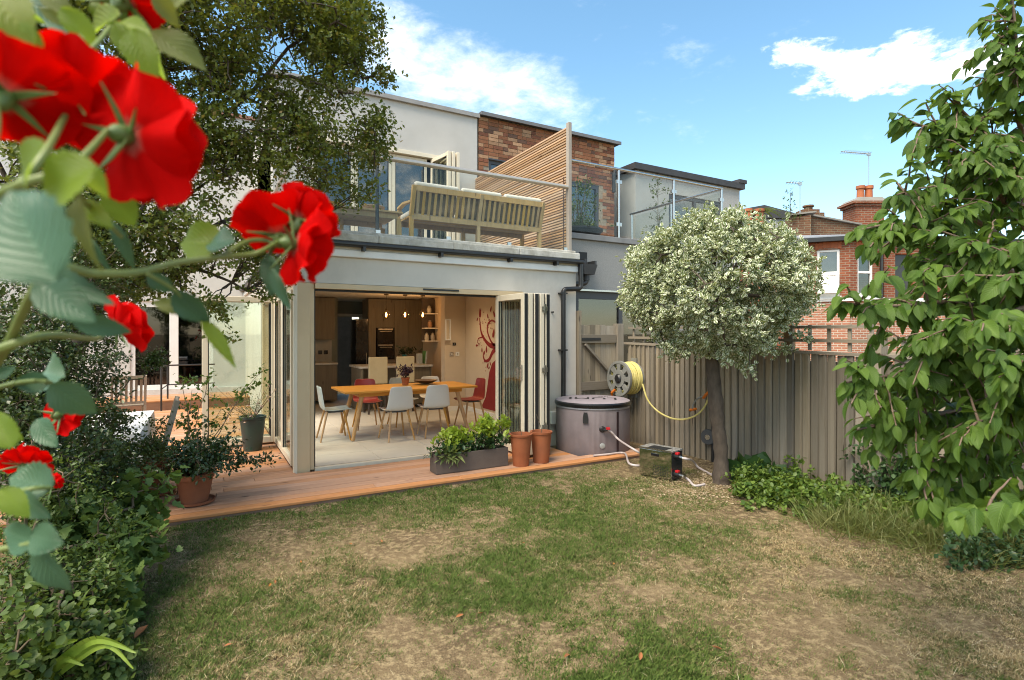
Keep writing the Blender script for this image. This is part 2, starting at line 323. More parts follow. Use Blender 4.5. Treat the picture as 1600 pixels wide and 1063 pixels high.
def curve_pts(a, b, n=6, sag=0.0, wob=0.0):
    a, b = Vector(a), Vector(b); o = []
    for i in range(n + 1):
        t = i / n; p = a.lerp(b, t); p.z += sag * 4 * t * (1 - t)
        if 0 < i < n: p += Vector((random.uniform(-1, 1), random.uniform(-1, 1), random.uniform(-1, 1))) * wob
        o.append(p)
    return o
def chain(segs, pts, r0, r1):
    k = len(pts) - 1
    for i in range(k): segs.append((pts[i], pts[i + 1], r0 + (r1 - r0) * i / k, r0 + (r1 - r0) * (i + 1) / k))
def skeleton(base, top, ends, r0, r1, nlimb=8, wob=.05, lift=.15):
    """trunk base->top, limbs from the top to a spread of the ends, twigs from the limbs to every end"""
    segs = []; tp = curve_pts(base, top, 7, 0, wob * .5); chain(segs, tp, r0, r1)
    E = [Vector(e) for e in ends]; lim = [E[0]]
    while len(lim) < min(nlimb, len(E)): lim.append(max(E, key=lambda e: min((e - q).length for q in lim)))
    nodes = []
    for q in lim:
        s = tp[-1 - (random.randrange(3) if len(tp) > 3 else 0)]; c = curve_pts(s, s.lerp(q, .85), 6, lift * (q - s).length, wob); chain(segs, c, r1 * .55, r1 * .16); nodes += c[1:]
    for e in E:
        nb = min(nodes, key=lambda q: (q - e).length); c = curve_pts(nb, e, 3, .05 * (e - nb).length, wob * .4); chain(segs, c, r1 * .13 + .002, .002)
        if len(nodes) < 900: nodes.append(c[1]); nodes.append(c[2])
    return segs
def sprays(ends, centre, nleaf, length, size, spread=.6, droop=.2, outw=.6):
    """leaves set along a short twig at each end point, pointing outwards"""
    E = np.array([list(e) for e in ends], float); n = len(E); C = np.array(centre, float)
    o = unit(E - C + RG.normal(0, .15, (n, 3))) ; dirs = unit(o * outw + RG.normal(0, spread, (n, 3)) + np.array([0, 0, .15]))
    t = RG.uniform(-.55, .55, (n, nleaf)); P = E[:, None] + dirs[:, None] * (t * length)[..., None] + RG.normal(0, length * .10, (n, nleaf, 3))
    D = unit(dirs[:, None] * .6 + RG.normal(0, .7, (n, nleaf, 3)) + np.array([0, 0, -droop])); U = unit(o[:, None] * .5 + RG.normal(0, .45, (n, nleaf, 3)) + np.array([0, 0, .9])); S = size * RG.uniform(.65, 1.25, (n, nleaf))
    return P.reshape(-1, 3), D.reshape(-1, 3), U.reshape(-1, 3), S.ravel()
def vnoise(P, s, seed=0.0): return np.array([mn.noise(Vector((p[0] * s + seed, p[1] * s - seed, p[2] * s + 2 * seed))) for p in P])

# ================================================================ SETTING: ground, lawn, deck
RENDER = mat('pale_render', (.61, .565, .495), (.57, .525, .455), .85, scale=3, bump=.12, bscale=180, dirt=.40, dirtcol=(.33, .31, .27))
RENDER_UP = mat('upper_render', (.50, .485, .455), (.46, .445, .415), .85, scale=2, bump=.12, bscale=160, dirt=.18, dirtcol=(.42, .40, .36))
WHITE = mat('white_paint', (.78, .77, .74), (.72, .71, .68), .5, scale=4, bump=.05, bscale=60, dirt=.15, dirtcol=(.4, .38, .33))
TAN = mat('tan_aluminium', (.60, .45, .27), (.56, .415, .245), .42, scale=3, spec=.5, dirt=.12, dirtcol=(.3, .25, .18))
CREAM = mat('cream_aluminium', (.68, .605, .47), (.64, .565, .435), .4, scale=3, spec=.5, dirt=.15, dirtcol=(.35, .3, .22))
BLACKP = mat('black_plastic', (.013, .013, .014), (.02, .02, .02), .38, scale=8, spec=.5, dirt=.2, dirtcol=(.06, .055, .05))
RUBBER = mat('black_seal', (.008, .008, .008), (.012, .012, .012), .6)
STEEL = mat('brushed_steel', (.55, .54, .52), (.45, .44, .42), .28, 1.0, scale=40, stretch=(1, 1, 8))
STONE = mat('weathered_coping', (.44, .42, .36), (.52, .50, .45), .85, scale=9, bump=.35, bscale=35, dirt=.75, dirtcol=(.17, .15, .115), dscale=5, lo=.4, hi=.6)
DARKGREY = mat('anthracite_frame', (.045, .047, .055), (.055, .058, .066), .45, scale=5)
CLEAR = glass('clear_glass', (.94, .97, .95), 1.0)
BALGLASS = glass('balustrade_glass', (.93, .955, .94), .5)

gm, t, o = newmat('dry_soil'); p = nd(t, 'BsdfPrincipled', Roughness=.95); p.inputs['Specular IOR Level'].default_value = .1; t.links.new(p.outputs[0], o.inputs[0])
v = coords(t, rnd=False); a = tnoise(t, v, 1.3, 8, .7); b = tnoise(t, v, 22, 6, .7); c_ = tnoise(t, v, 90, 3)
c = mixc(t, rng(t, a, .38, .64), (.10, .066, .037), (.22, .155, .085)); c = mixc(t, rng(t, b, .48, .60), c, (.33, .25, .14)); c = mixc(t, mth(t, 'MULTIPLY', rng(t, c_, .5, .7), .7), c, (.05, .035, .022)); d_ = tnoise(t, v, 260, 4, .7); c = mixc(t, rng(t, d_, .52, .68), c, (.36, .28, .17)); c = mixc(t, rng(t, d_, .42, .30), c, (.045, .032, .02))
t.links.new(c, p.inputs['Base Color']); bm = nd(t, 'Bump', Strength=.8, Distance=.02); t.links.new(mth(t, 'ADD', b, c_), bm.inputs['Height']); t.links.new(bm.outputs[0], p.inputs['Normal']); SOIL = gm
# one sheet out to the horizon, finer under the garden
xs = np.unique(np.concatenate([np.linspace(-1500, -8, 8), np.linspace(-8, 9, 120), np.linspace(9, 1500, 8)])); ys = np.unique(np.concatenate([np.linspace(-1500, -12, 8), np.linspace(-12, 2, 100), np.linspace(2, 1500, 8)]))
GX, GY = np.meshgrid(xs, ys); Z = np.full(GX.size, LAWN)
inn = (np.abs(GX.ravel()) < 9) & (GY.ravel() > -12) & (GY.ravel() < -1.3)
def lawnz(x, y):
    k = .012 * mn.noise(Vector((x * 1.1, y * 1.1, .3))) + .008 * mn.noise(Vector((x * 3.3, y * 3.3, 1.7)))
    return LAWN + k
for i in np.where(inn)[0]: Z[i] = lawnz(GX.ravel()[i], GY.ravel()[i])
ny, nx = GX.shape; idx = np.arange(nx * ny).reshape(ny, nx)
F = np.stack([idx[:-1, :-1].ravel(), idx[:-1, 1:].ravel(), idx[1:, 1:].ravel(), idx[1:, :-1].ravel()], 1)
tag(obj('ground', raw('ground', np.stack([GX.ravel(), GY.ravel(), Z], 1), F, SOIL, smooth=True)), kind='structure')

# deck: weathered red-brown boards running along the facade
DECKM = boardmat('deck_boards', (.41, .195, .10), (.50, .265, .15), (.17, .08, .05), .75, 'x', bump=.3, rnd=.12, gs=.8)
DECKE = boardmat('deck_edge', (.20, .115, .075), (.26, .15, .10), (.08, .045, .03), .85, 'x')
deck = bpy.data.objects.new('deck', None); COL.objects.link(deck); reg(deck, (0, 0, 0)); tag(deck, kind='structure')
rows = []; y = -1.20; k = 0
while y < 6.85:
    wd = .142; x0, x1 = -3.4, (4.05 if y < -.2 else 0.0)
    if y < -1.04: x1 = 4.62
    if y > -1.05 and y < -.1: x1 = 3.36
    if 0 < y + wd and y < -.02: wd = -.003 - y
    if y >= -.003: x1 = -.005
    z = random.uniform(-.004, .002)
    gap = .004
    if k in (0, 1, 3): gap = .013
    if k == 2: gap = .008
    cuts = [x0]; q = x0 + random.uniform(1.6, 3.4)
    while q < x1 - .5: cuts.append(q); q += random.uniform(2.2, 3.6)
    cuts.append(x1)
    for i in range(len(cuts) - 1):
        lift = .006 if (k == 3 and i == 1) else random.uniform(0, .002)
        m = MB().box(cuts[i] + .0015, y + .001, -.028 + z, cuts[i + 1] - .0015, y + wd - gap, z + lift); m.build('plank', DECKM, deck, bevel=.004, seg=1)
    y += wd; k += 1
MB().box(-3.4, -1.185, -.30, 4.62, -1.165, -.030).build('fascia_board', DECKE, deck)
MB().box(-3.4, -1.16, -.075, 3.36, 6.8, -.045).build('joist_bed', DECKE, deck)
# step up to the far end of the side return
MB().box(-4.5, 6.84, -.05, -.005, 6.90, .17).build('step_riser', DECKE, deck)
y = 6.85
while y < 8.25:
    MB().box(-4.5, y, .172, -.005, y + .137, .20).build('plank', DECKM, deck, bevel=.004, seg=1); y += .142

# ================================================================ THE HOUSE
house = thing('terraced_house', 'pale rendered house with open glazed dining extension and a roof terrace', 'house', (2.0, 2.0, 0))
def HP(name, mt, fn, **k):
    m = MB(); fn(m); return m.build(name, mt, house, **k)
# facade
HP('front_wall', RENDER, lambda m: (m.box(3.06, 0, -.05, 3.99, .30, 2.205), m.box(.012, .0, 2.205, 3.99, .30, 2.70)))
HP('side_wall', RENDER, lambda m: (m.box(.0, .302, 2.205, .28, 4.2, 2.70), m.box(0, 4.2, -.05, .28, 8.3, 2.70)))
HP('cornice', WHITE, lambda m: (m.box(-.05, -.05, 2.525, 4.0, -.001, 2.615), m.box(-.05, 0.0, 2.525, -.001, 8.3, 2.615)), bevel=.012)
HP('cornice_fascia', RENDER, lambda m: (m.box(-.03, -.03, 2.618, 4.0, -.0015, 2.70), m.box(-.03, 0.0, 2.618, -.0015, 8.3, 2.70)))
gut = HP('gutter', BLACKP, lambda m: (m.box(-.14, -.135, 2.648, 4.06, -.033, 2.705), m.box(-.135, -.03, 2.648, -.033, 8.3, 2.705)), bevel=.02)
for gx in (.75, 1.75, 2.78, 3.55): MB().box(gx, -.142, 2.60, gx + .035, -.032, 2.652).build('gutter_bracket', BLACKP, gut)
HP('terrace_coping', STONE, lambda m: [m.box(a, -.10, 2.712, b, .16, 2.805) for a, b in ((-.10, .95), (.953, 1.95), (1.953, 2.95), (2.953, 3.995))] + [m.box(-.10, .163, 2.712, .16, 4.2, 2.805)], bevel=.01)
HP('coping_top_course', STONE, lambda m: m.box(-.02, -.03, 2.807, 3.97, .20, 2.85), bevel=.012)
HP('terrace_deck', mat('terrace_boards', (.28, .25, .22), (.22, .20, .17), .8, scale=6), lambda m: m.box(.165, .205, 2.70, 3.93, 3.3, 2.80))
# corner post and door head
HP('corner_post', TAN, lambda m: (m.box(.0, -.012, -.02, .165, .20, 2.202)), bevel=.006)
HP('post_cover_strip', CREAM, lambda m: (m.box(-.022, -.022, -.02, .022, .03, 2.202)), bevel=.004)
df = HP('front_door_frame', TAN, lambda m: (m.box(.168, .02, 0, .215, .14, 2.202), m.box(.217, -.02, 2.135, 3.06, .15, 2.2), m.box(3.0, .02, 0, 3.058, .14, 2.13)), bevel=.004)
MB().box(.2165, .03, .03, .228, .12, 2.13).build('door_seal', RUBBER, df); MB().box(.23, .03, 2.112, 2.99, .12, 2.133).build('head_seal', RUBBER, df)
MB().box(1.55, -.032, 2.165, 2.05, -.021, 2.188).build('vent_strip', BLACKP, df)
th = HP('threshold', CREAM, lambda m: (m.box(.217, -.015, -.02, 2.99, .05, .028)), bevel=.004)
MB().box(.222, .052, 0, 2.985, .10, .018).build('drain_track', RUBBER, th)
# glazed folding leaves
def leaf(parent, M, wd, ht=2.1, th=.065, fr=.085, handle=False, name='folding_leaf', fm=None, gm=None, rev=True):
    fm = fm or CREAM
    m = MB(); m.M = M; z0 = .03
    m.box(0, 0, z0, fr, th, ht); m.box(wd - fr, 0, z0, wd, th, ht); m.box(fr, 0.001, z0, wd - fr, th - .001, z0 + fr * 1.15); m.box(fr, .001, ht - fr, wd - fr, th - .001, ht)
    o = m.build(name, fm, parent, bevel=.005, seg=1)
    g = MB(); g.M = M; g.box(fr - .01, th * .42, z0 + fr, wd - fr + .01, th * .42 + .012, ht - fr + .01); g.build('glass_pane', gm or CLEAR, o)
    s = MB(); s.M = M
    for e in (th * .2, th * .8): s.box(fr - .002, e - .008, z0 + fr * 1.1, fr + .010, e + .008, ht - fr); s.box(wd - fr - .010, e - .008, z0 + fr * 1.1, wd - fr + .002, e + .008, ht - fr)
    s.build('glazing_gasket', RUBBER, o)
    if handle:
        h = MB(); h.M = M; h.box(wd - .06, -.02, 1.0, wd - .03, -.001, 1.2); h.box(wd - .055, -.06, 1.15, wd - .035, -.021, 1.17); h.box(wd - .055, -.075, 1.02, wd - .035, -.055, 1.17); h.build('lever_handle', STEEL, o)
    return o
x0 = 2.645
for i in range(5):
    wd = .74; sx = x0 + i * .088
    M = Matrix.Translation((sx, .04, 0)) @ Matrix.Rotation(R(-90), 4, 'Z') @ Matrix.Scale(1, 4)
    if i == 0: M = Matrix.Translation((sx - .01, .04, 0)) @ Matrix.Rotation(R(-88), 4, 'Z')
    lf = leaf(house, M, wd, 2.13, .066, handle=(i == 0), fr=.08)
    s = MB(); s.M = M; s.box(wd + .0015, .010, .04, wd + .006, .056, 2.12); s.build('edge_seal', RUBBER if i in (0, 2, 4) else CREAM, lf)
    if i < 4:
        s = MB(); s.box(sx + .066, -.68, .035, sx + .087, -.66, 2.125); s.build('meeting_seal', RUBBER, lf)
    if i == 3:
        for hz in (.35, 1.1, 1.9): q = MB(); q.box(sx + .02, wd * -1 + .018, hz, sx + .10, wd * -1 + .034, hz + .06); q.box(sx + .045, -wd + .010, hz - .03, sx + .075, -wd + .0175, hz + .09); q.build('hinge', STEEL, lf)
# side glazing at the corner (two closed leaves) and three leaves folded out over the side deck
sf = HP('side_door_frame', TAN, lambda m: (m.box(.02, .202, 2.135, .14, 4.2, 2.202), m.box(.02, .202, -.02, .14, 4.2, .028), m.box(.02, 4.14, .03, .14, 4.2, 2.133)), bevel=.004)
for i in range(2): leaf(house, Matrix.Translation((.045, .21 + i * .865, 0)) @ Matrix.Rotation(R(90), 4, 'Z'), .86, 2.13, .066, fr=.07, handle=False)
for i in range(3): leaf(house, Matrix.Translation((.01, 1.96 + i * .085, 0)) @ Matrix.Rotation(R(180), 4, 'Z'), .95, 2.13, .066, fr=.075, handle=(i == 0))
# rainwater pipe on the facade
def pipe(pts, r, parent, name='downpipe', mt=None):
    P = [Vector(q) for q in pts]; out_ = [P[0]]
    for i in range(1, len(P) - 1):
        a = (P[i - 1] - P[i]).normalized(); b = (P[i + 1] - P[i]).normalized(); k = r * 1.6
        for s in range(5): u = s / 4; out_.append(P[i] + a * k * (1 - u) ** 2 + b * k * u * u)
    out_.append(P[-1]); return MB().tube(out_, r, 14).build(name, mt or BLACKP, parent, smooth=True)
dp = pipe([(4.02, -.085, 2.66), (4.02, -.085, 2.28), (3.715, -.065, 2.26), (3.715, -.065, .05)], .036, house)
for z in (2.19, 1.35, .5): MB().box(3.66, -.10, z, 3.77, -.0, z + .022).build('pipe_clip', BLACKP, dp)
MB().tube([(3.715, -.065, 2.1), (3.715, -.065, 2.2)], .041, 14).build('pipe_collar', BLACKP, dp, smooth=True)
HP('meter_box', WHITE, lambda m: m.box(3.62 - .12, -.075, .28, 3.62 + .05, -.001, .46), bevel=.006)
HP('wall_vent_pipe', BLACKP, lambda m: m.tube([(3.55, .0, 1.92), (3.55, -.05, 1.92)], .012, 8))
# interior shell
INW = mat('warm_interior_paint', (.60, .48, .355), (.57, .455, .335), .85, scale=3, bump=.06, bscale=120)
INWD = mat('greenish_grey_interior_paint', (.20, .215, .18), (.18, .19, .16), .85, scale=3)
HP('ceiling', mat('ceiling_paint', (.58, .54, .46), None, .9), lambda m: m.box(.28, .302, 2.46, 4.2, 8.2, 2.52))
HP('inner_right_wall', INW, lambda m: m.box(3.89, .302, -.03, 4.05, 6.9, 2.46))
HP('return_wall', INW, lambda m: m.box(3.42, 3.78, -.03, 3.888, 3.98, 2.46))
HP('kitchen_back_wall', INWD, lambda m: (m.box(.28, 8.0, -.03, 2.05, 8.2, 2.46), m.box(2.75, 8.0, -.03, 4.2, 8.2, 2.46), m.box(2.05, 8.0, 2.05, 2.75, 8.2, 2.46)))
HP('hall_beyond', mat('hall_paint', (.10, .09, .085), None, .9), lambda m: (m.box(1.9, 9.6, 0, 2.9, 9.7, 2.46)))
HP('doorway_frame', mat('white_gloss', (.62, .60, .56), None, .4), lambda m: (m.box(1.98, 7.97, 0, 2.06, 8.03, 2.06), m.box(2.74, 7.97, 0, 2.82, 8.03, 2.06), m.box(1.98, 7.97, 2.062, 2.82, 8.03, 2.13)))
HP('skirting', WHITE, lambda m: (m.box(3.872, .31, .0, 3.889, 3.778, .10), m.box(3.42, 3.765, .0, 3.87, 3.779, .10)), bevel=.004)
HP('head_soffit', mat('warm_soffit', (.50, .37, .25), None, .8), lambda m: m.box(.2, .302, 2.30, 3.888, .60, 2.459))
# tiled floor
FT = mat('limestone_tile', (.58, .545, .475), (.54, .505, .435), .42, scale=2.5, rnd=.04, spec=.4)
floor = bpy.data.objects.new('floor', None); COL.objects.link(floor); reg(floor); tag(floor, kind='structure')
MB().box(.2, .10, -.04, 4.0, 8.2, .004).build('screed', mat('grout', (.30, .275, .235), None, .9), floor)
for i in range(5):
    for j in range(13):
        a, b = .25 + i * .8, .105 + j * .6
        if a < 3.89: MB().box(a, b, .0045, min(a + .7965, 3.886), b + .5965, .012).build('tile', FT, floor)
# upper storey
HP('upper_wall', RENDER_UP, lambda m: (m.box(.1, 3.3, 2.81, .70, 3.6, 6.0), m.box(.1, 3.602, 2.81, .4, 9, 6.0), m.box(.70, 3.3, 5.08, 3.33, 3.6, 6.0), m.box(3.33, 3.3, 2.81, 3.93, 3.6, 6.0)))
HP('roof', mat('roof_felt', (.07, .07, .072), None, .9), lambda m: m.box(.05, 3.28, 6.002, 3.96, 9, 6.05))
HP('roof_trim', mat('grey_trim', (.30, .29, .28), None, .6), lambda m: m.box(.05, 3.24, 5.975, 3.965, 3.278, 6.055))
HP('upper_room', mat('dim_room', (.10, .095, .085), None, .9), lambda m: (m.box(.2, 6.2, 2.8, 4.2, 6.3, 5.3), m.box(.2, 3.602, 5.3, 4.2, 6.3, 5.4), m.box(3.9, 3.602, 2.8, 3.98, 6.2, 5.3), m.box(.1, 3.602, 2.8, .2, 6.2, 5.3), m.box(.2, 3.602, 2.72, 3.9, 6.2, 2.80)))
HP('upper_door_frame', CREAM, lambda m: (m.box(.70, 3.26, 5.0, 3.33, 3.42, 5.078), m.box(.702, 3.30, 2.81, .76, 3.42, 4.998), m.box(3.28, 3.30, 2.81, 3.328, 3.42, 4.998)), bevel=.004)
for i in range(4):
    M = Matrix.Translation((2.93 + i * .09, 3.32, 2.79)) @ Matrix.Rotation(R(-90 if i else -80), 4, 'Z'); leaf(house, M, .66, 2.2, .06, fr=.07, name='upper_folding_leaf')
UG = glass('dark_reflecting_glass', (.30, .33, .32), 3.0)
for i in range(3): leaf(house, Matrix.Translation((.78 + i * .70, 3.34, 2.79)), .69, 2.2, .06, fr=.06, name='upper_glazed_leaf', gm=UG)
# rooflight / solar frame lying on the roof edge
sp = thing('solar_panel', 'long thin dark solar panel lying along the roof edge above the terrace', 'solar panel', (2.9, 3.9, 6.05))
MB().beam((2.05, 3.62, 6.12), (3.72, 3.62, 6.12), .05, .09).beam((2.05, 5.0, 6.28), (3.72, 5.0, 6.28), .05, .05).build('frame', mat('panel_frame', (.07, .07, .075), None, .5, .3), sp)
MB().prism([(2.07, 3.65, 6.165), (3.70, 3.65, 6.165), (3.70, 4.98, 6.30), (2.07, 4.98, 6.30)], (0, 0, .02)).build('cells', mat('solar_cells', (.012, .014, .02), None, .25), sp)
MB().box(2.2, 3.66, 6.05, 2.26, 4.9, 6.12).box(3.5, 3.66, 6.05, 3.56, 4.9, 6.12).build('mounting_rail', STEEL, sp)
# main house walls at the end of the side return
WWALL = mat('white_masonry', (.56, .55, .52), (.52, .51, .48), .85, scale=2, bump=.15, bscale=120, dirt=.2, dirtcol=(.45, .43, .4))
HP('far_return_wall', WWALL, lambda m: (m.box(-6.5, 8.3, -.05, -2.36, 8.6, 6.9), m.box(-.70, 8.3, -.05, .28, 8.6, 6.9), m.box(-2.36, 8.3, 2.35, -.70, 8.6, 6.9), m.box(-2.36, 8.3, -.05, -.70, 8.6, .30)))
HP('far_wall_plinth', mat('plinth', (.62, .61, .58), None, .8), lambda m: m.box(-6.5, 8.22, .0, -.0, 8.298, .32))
fd = HP('far_french_door', WHITE, lambda m: (m.box(-2.36, 8.34, .30, -2.26, 8.44, 2.35), m.box(-.80, 8.34, .30, -.70, 8.44, 2.35), m.box(-1.60, 8.34, .30, -1.42, 8.44, 2.35), m.box(-2.26, 8.34, 2.22, -.8, 8.44, 2.35), m.box(-2.26, 8.34, .30, -1.60, 8.44, .42), m.box(-1.42, 8.34, .30, -.8, 8.44, .42)), bevel=.004)
DG = glass('dark_window_glass', (.16, .17, .17), 2.2)
MB().box(-2.27, 8.38, .41, -1.59, 8.39, 2.23).build('glass_pane', DG, fd); MB().box(-1.43, 8.38, .41, -.79, 8.39, 2.23).build('glass_pane', DG, fd)
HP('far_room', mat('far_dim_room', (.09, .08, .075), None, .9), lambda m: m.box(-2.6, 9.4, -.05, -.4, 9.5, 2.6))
HP('far_roof_edge', mat('red_tile_edge', (.32, .15, .10), None, .8), lambda m: m.box(-6.5, 8.24, 6.902, .28, 8.7, 6.98))

# timber privacy screen on the terrace
SLAT = boardmat('cedar_slats', (.40, .24, .135), (.50, .335, .21), (.20, .11, .06), .7, 'y', bump=.25, rnd=.26)
SLATP = boardmat('grey_screen_post', (.30, .25, .20), (.36, .31, .26), (.16, .13, .10), .8, 'z')
scr = thing('timber_privacy_screen', 'tall slatted cedar screen between the two roof terraces', 'screen', (3.9, .1, 2.85))
sm = None; zz = 2.90; pitch = .0425
while zz < 4.74:
    if sm is None:
        sm = MB(False).box(-.016, 0, -.0135, .016, 3.2, .0135).build('slat', SLAT, scr, bevel=.002, seg=1); sm.location = (0, 0, zz - 2.85)
    else:
        c = sm.copy(); COL.objects.link(c); c.location = (random.uniform(-.0015, .0015), 0, zz - 2.85)
    zz += pitch
MB().box(3.878, .03, 2.852, 3.935, .099, 4.80).build('end_post', SLATP, scr, bevel=.003)
MB().box(3.914, .85, 2.852, 3.96, .92, 4.74).build('rear_post', SLATP, scr); MB().box(3.914, 2.1, 2.852, 3.96, 2.17, 4.74).build('rear_post', SLATP, scr)
MB().box(3.876, .16, 2.86, 3.887, .175, 4.0).build('seam_strip', mat('dark_seam', (.10, .05, .03), None, .8), scr)

# glass balustrade on the terrace edge
bal = thing('glass_balustrade', 'frameless glass balustrade with pale tubular handrail above the dining room', 'balustrade', (2, .06, 2.85))
RAIL = mat('pale_bronze_rail', (.56, .50, .43), (.50, .44, .38), .35, .6, scale=20)
MB().tube([(.06, .06, 3.82), (3.876, .06, 3.82)], .032, 14).build('handrail', RAIL, bal, smooth=True)
for a, b in ((.10, .985), (.99, 1.92), (1.925, 2.85), (2.855, 3.84)): MB().box(a, .055, 2.853, b, .067, 3.788).build('glass_panel', BALGLASS, bal)
MB().tube([(.06, .06, 3.82), (.06, 3.25, 3.82)], .032, 14).build('handrail', RAIL, bal, smooth=True)
for a, b in ((.12, 1.1), (1.105, 2.1), (2.105, 3.2)): MB().box(.055, a, 2.853, .067, b, 3.788).build('glass_panel', BALGLASS, bal)
for x in (.95, 1.9, 2.83, 3.8): MB().box(x, .035, 2.853, x + .06, .052, 2.90).build('clamp', STEEL, bal)
MB().box(.965, .07, 2.853, 1.0, .11, 3.786).build('post', BLACKP, bal)

# ================================================================ DINING ROOM AND KITCHEN
OAK = boardmat('oak_table', (.50, .235, .062), (.57, .285, .085), (.33, .145, .035), .42, 'x', bump=.08, rnd=.05)
OAKZ = boardmat('oak_legs', (.46, .235, .075), (.54, .29, .10), (.30, .14, .04), .45, 'z', bump=.08, rnd=.08)
tb = thing('dining_table', 'long oak dining table with splayed legs in the open extension', 'table', (1.93, 1.86, .012))
MB().box(.87, 1.36, .722, 3.0, 2.36, .752).build('table_top', OAK, tb, bevel=.004)
MB().box(1.10, 1.50, .655, 2.78, 1.525, .721).box(1.10, 2.19, .655, 2.78, 2.215, .721).box(1.10, 1.526, .655, 1.125, 2.189, .721).box(2.755, 1.526, .655, 2.78, 2.189, .721).build('apron', OAK, tb)
for sx, a, b in ((-1, 1.17, 1.0), (1, 2.70, 2.87)):
    for ya, yb in ((1.55, 1.46), (2.16, 2.25)): MB().tube([(a, ya, .72), (b, yb, .013)], [.036, .026], 10).build('leg', OAKZ, tb, smooth=True)
def shell_mesh():
    # one-piece moulded seat and back: section swept across the width, cupped
    sec = [(.235, .445), (.21, .455), (.12, .445), (.0, .435), (-.10, .437), (-.165, .455), (-.195, .50), (-.212, .57), (-.222, .66), (-.235, .75), (-.243, .80), (-.248, .812)]
    V = []; F = []; n = 9
    for i, (yy, z) in enumerate(sec):
        hw = .215 if i < 6 else .215 - .012 * (i - 6)
        if i == 0: hw = .19
        if i == len(sec) - 1: hw = .13
        for j in range(n):
            u = -1 + 2 * j / (n - 1); cup = abs(u) ** 2.5 * .035
            V.append((u * hw, yy + (cup if i >= 6 else 0), z + (cup * .7 if i < 6 else 0)))
    for i in range(len(sec) - 1):
        for j in range(n - 1): F.append((i * n + j, i * n + j + 1, (i + 1) * n + j + 1, (i + 1) * n + j))
    return np.array(V), np.array(F)
SV, SF = shell_mesh()
def dining_chair(loc, rz, mt, label, matname):
    t_ = thing('dining_chair', label, 'chair', (loc[0], loc[1], .012), rz, 'dining chairs around the oak table')
    me = raw('seat_shell', SV, SF, mt, smooth=True); o = obj('seat_shell', me, t_); s = o.modifiers.new('solid', 'SOLIDIFY'); s.thickness = .012; s.offset = 0; o.modifiers.new('sub', 'SUBSURF').render_levels = 1
    for x, y_ in ((-1, 1), (1, 1), (-1, -1), (1, -1)):
        MB(False).tube([(x * .13, y_ * .12, .437), (x * .205, y_ * .205 - (.02 if y_ < 0 else 0), 0.0)], [.017, .012], 8).build('leg', OAKZ, t_, smooth=True)
    MB(False).box(-.14, -.12, .418, .14, .12, .434).build('seat_bracket', DARKGREY, t_)
PW = mat('white_shell', (.60, .575, .53), (.58, .555, .51), .45); PB = mat('pale_blue_shell', (.40, .47, .47), (.38, .45, .45), .45); PR = mat('red_shell', (.26, .022, .02), (.24, .02, .018), .42); PG = mat('grey_shell', (.33, .37, .37), None, .45)
dining_chair((1.62, 1.33), R(4), PW, 'white shell dining chair backing onto the lawn, nearer the table plant', 'w')
dining_chair((2.22, 1.33), R(-3), PW, 'white shell dining chair backing onto the lawn, nearer the terracotta pots', 'w')
dining_chair((.80, 1.78), R(-92), PB, 'pale blue shell chair at the table end beside the corner post', 'b')
dining_chair((1.50, 2.52), R(178), PR, 'dark red shell chair on the kitchen side of the table', 'r')
dining_chair((2.12, 2.52), R(183), PG, 'grey blue shell chair behind the plant pot on the table', 'g')
dining_chair((2.68, 2.50), R(178), PW, 'white shell chair on the kitchen side, half hidden behind the table leg', 'w')
dining_chair((3.12, 1.90), R(92), PR, 'red shell chair at the table end beside the wall tree decal', 'r')
TERRA = mat('terracotta', (.255, .068, .022), (.31, .092, .034), .75, scale=7, bump=.12, bscale=60, dirt=.35, dirtcol=(.22, .10, .055), dscale=4)
TERRA_D = mat('old_terracotta', (.22, .075, .035), (.27, .10, .05), .85, scale=6, bump=.2, bscale=40, dirt=.5, dirtcol=(.12, .07, .04))
EARTH = mat('potting_soil', (.03, .022, .016), (.05, .038, .026), .95, scale=30, bump=.6)
pt = thing('table_plant', 'small terracotta pot with dark purple leaves on the oak table', 'plant', (1.98, 1.98, .764))
MB(False).lathe([(.05, 0), (.065, .1), (.072, .101), (.072, .12), (.062, .12), (.058, .10)], 20, cap1=True).build('pot', TERRA, pt, smooth=True)
ends = [(1.98 + random.gauss(0, .055), 1.98 + random.gauss(0, .055), .93 + random.uniform(0, .12)) for _ in range(60)]
P, D, U, S = sprays(ends, (1.98, 1.98, .88), 6, .06, .05, droop=.1)
leafmesh('leaves', P, D, U, S, 'small', leafmat('purple_leaf', (.035, .018, .035), (.06, .03, .05), .2), pt)
segmesh('stems', [((1.98, 1.98, .87), e, .003, .002) for e in ends[::4]], mat('dark_stem', (.04, .03, .03), None, .7), pt)
bw = thing('fruit_bowl', 'shallow dark wooden bowl on the oak table', 'bowl', (2.35, 2.02, .764)); MB(False).lathe([(.06, 0), (.11, .012), (.19, .05), (.205, .062), (.195, .06), (.10, .02), (.0, .014)], 32, cap1=False).build('bowl_body', mat('dark_wood', (.05, .03, .02), (.07, .04, .03), .35), bw, smooth=True)

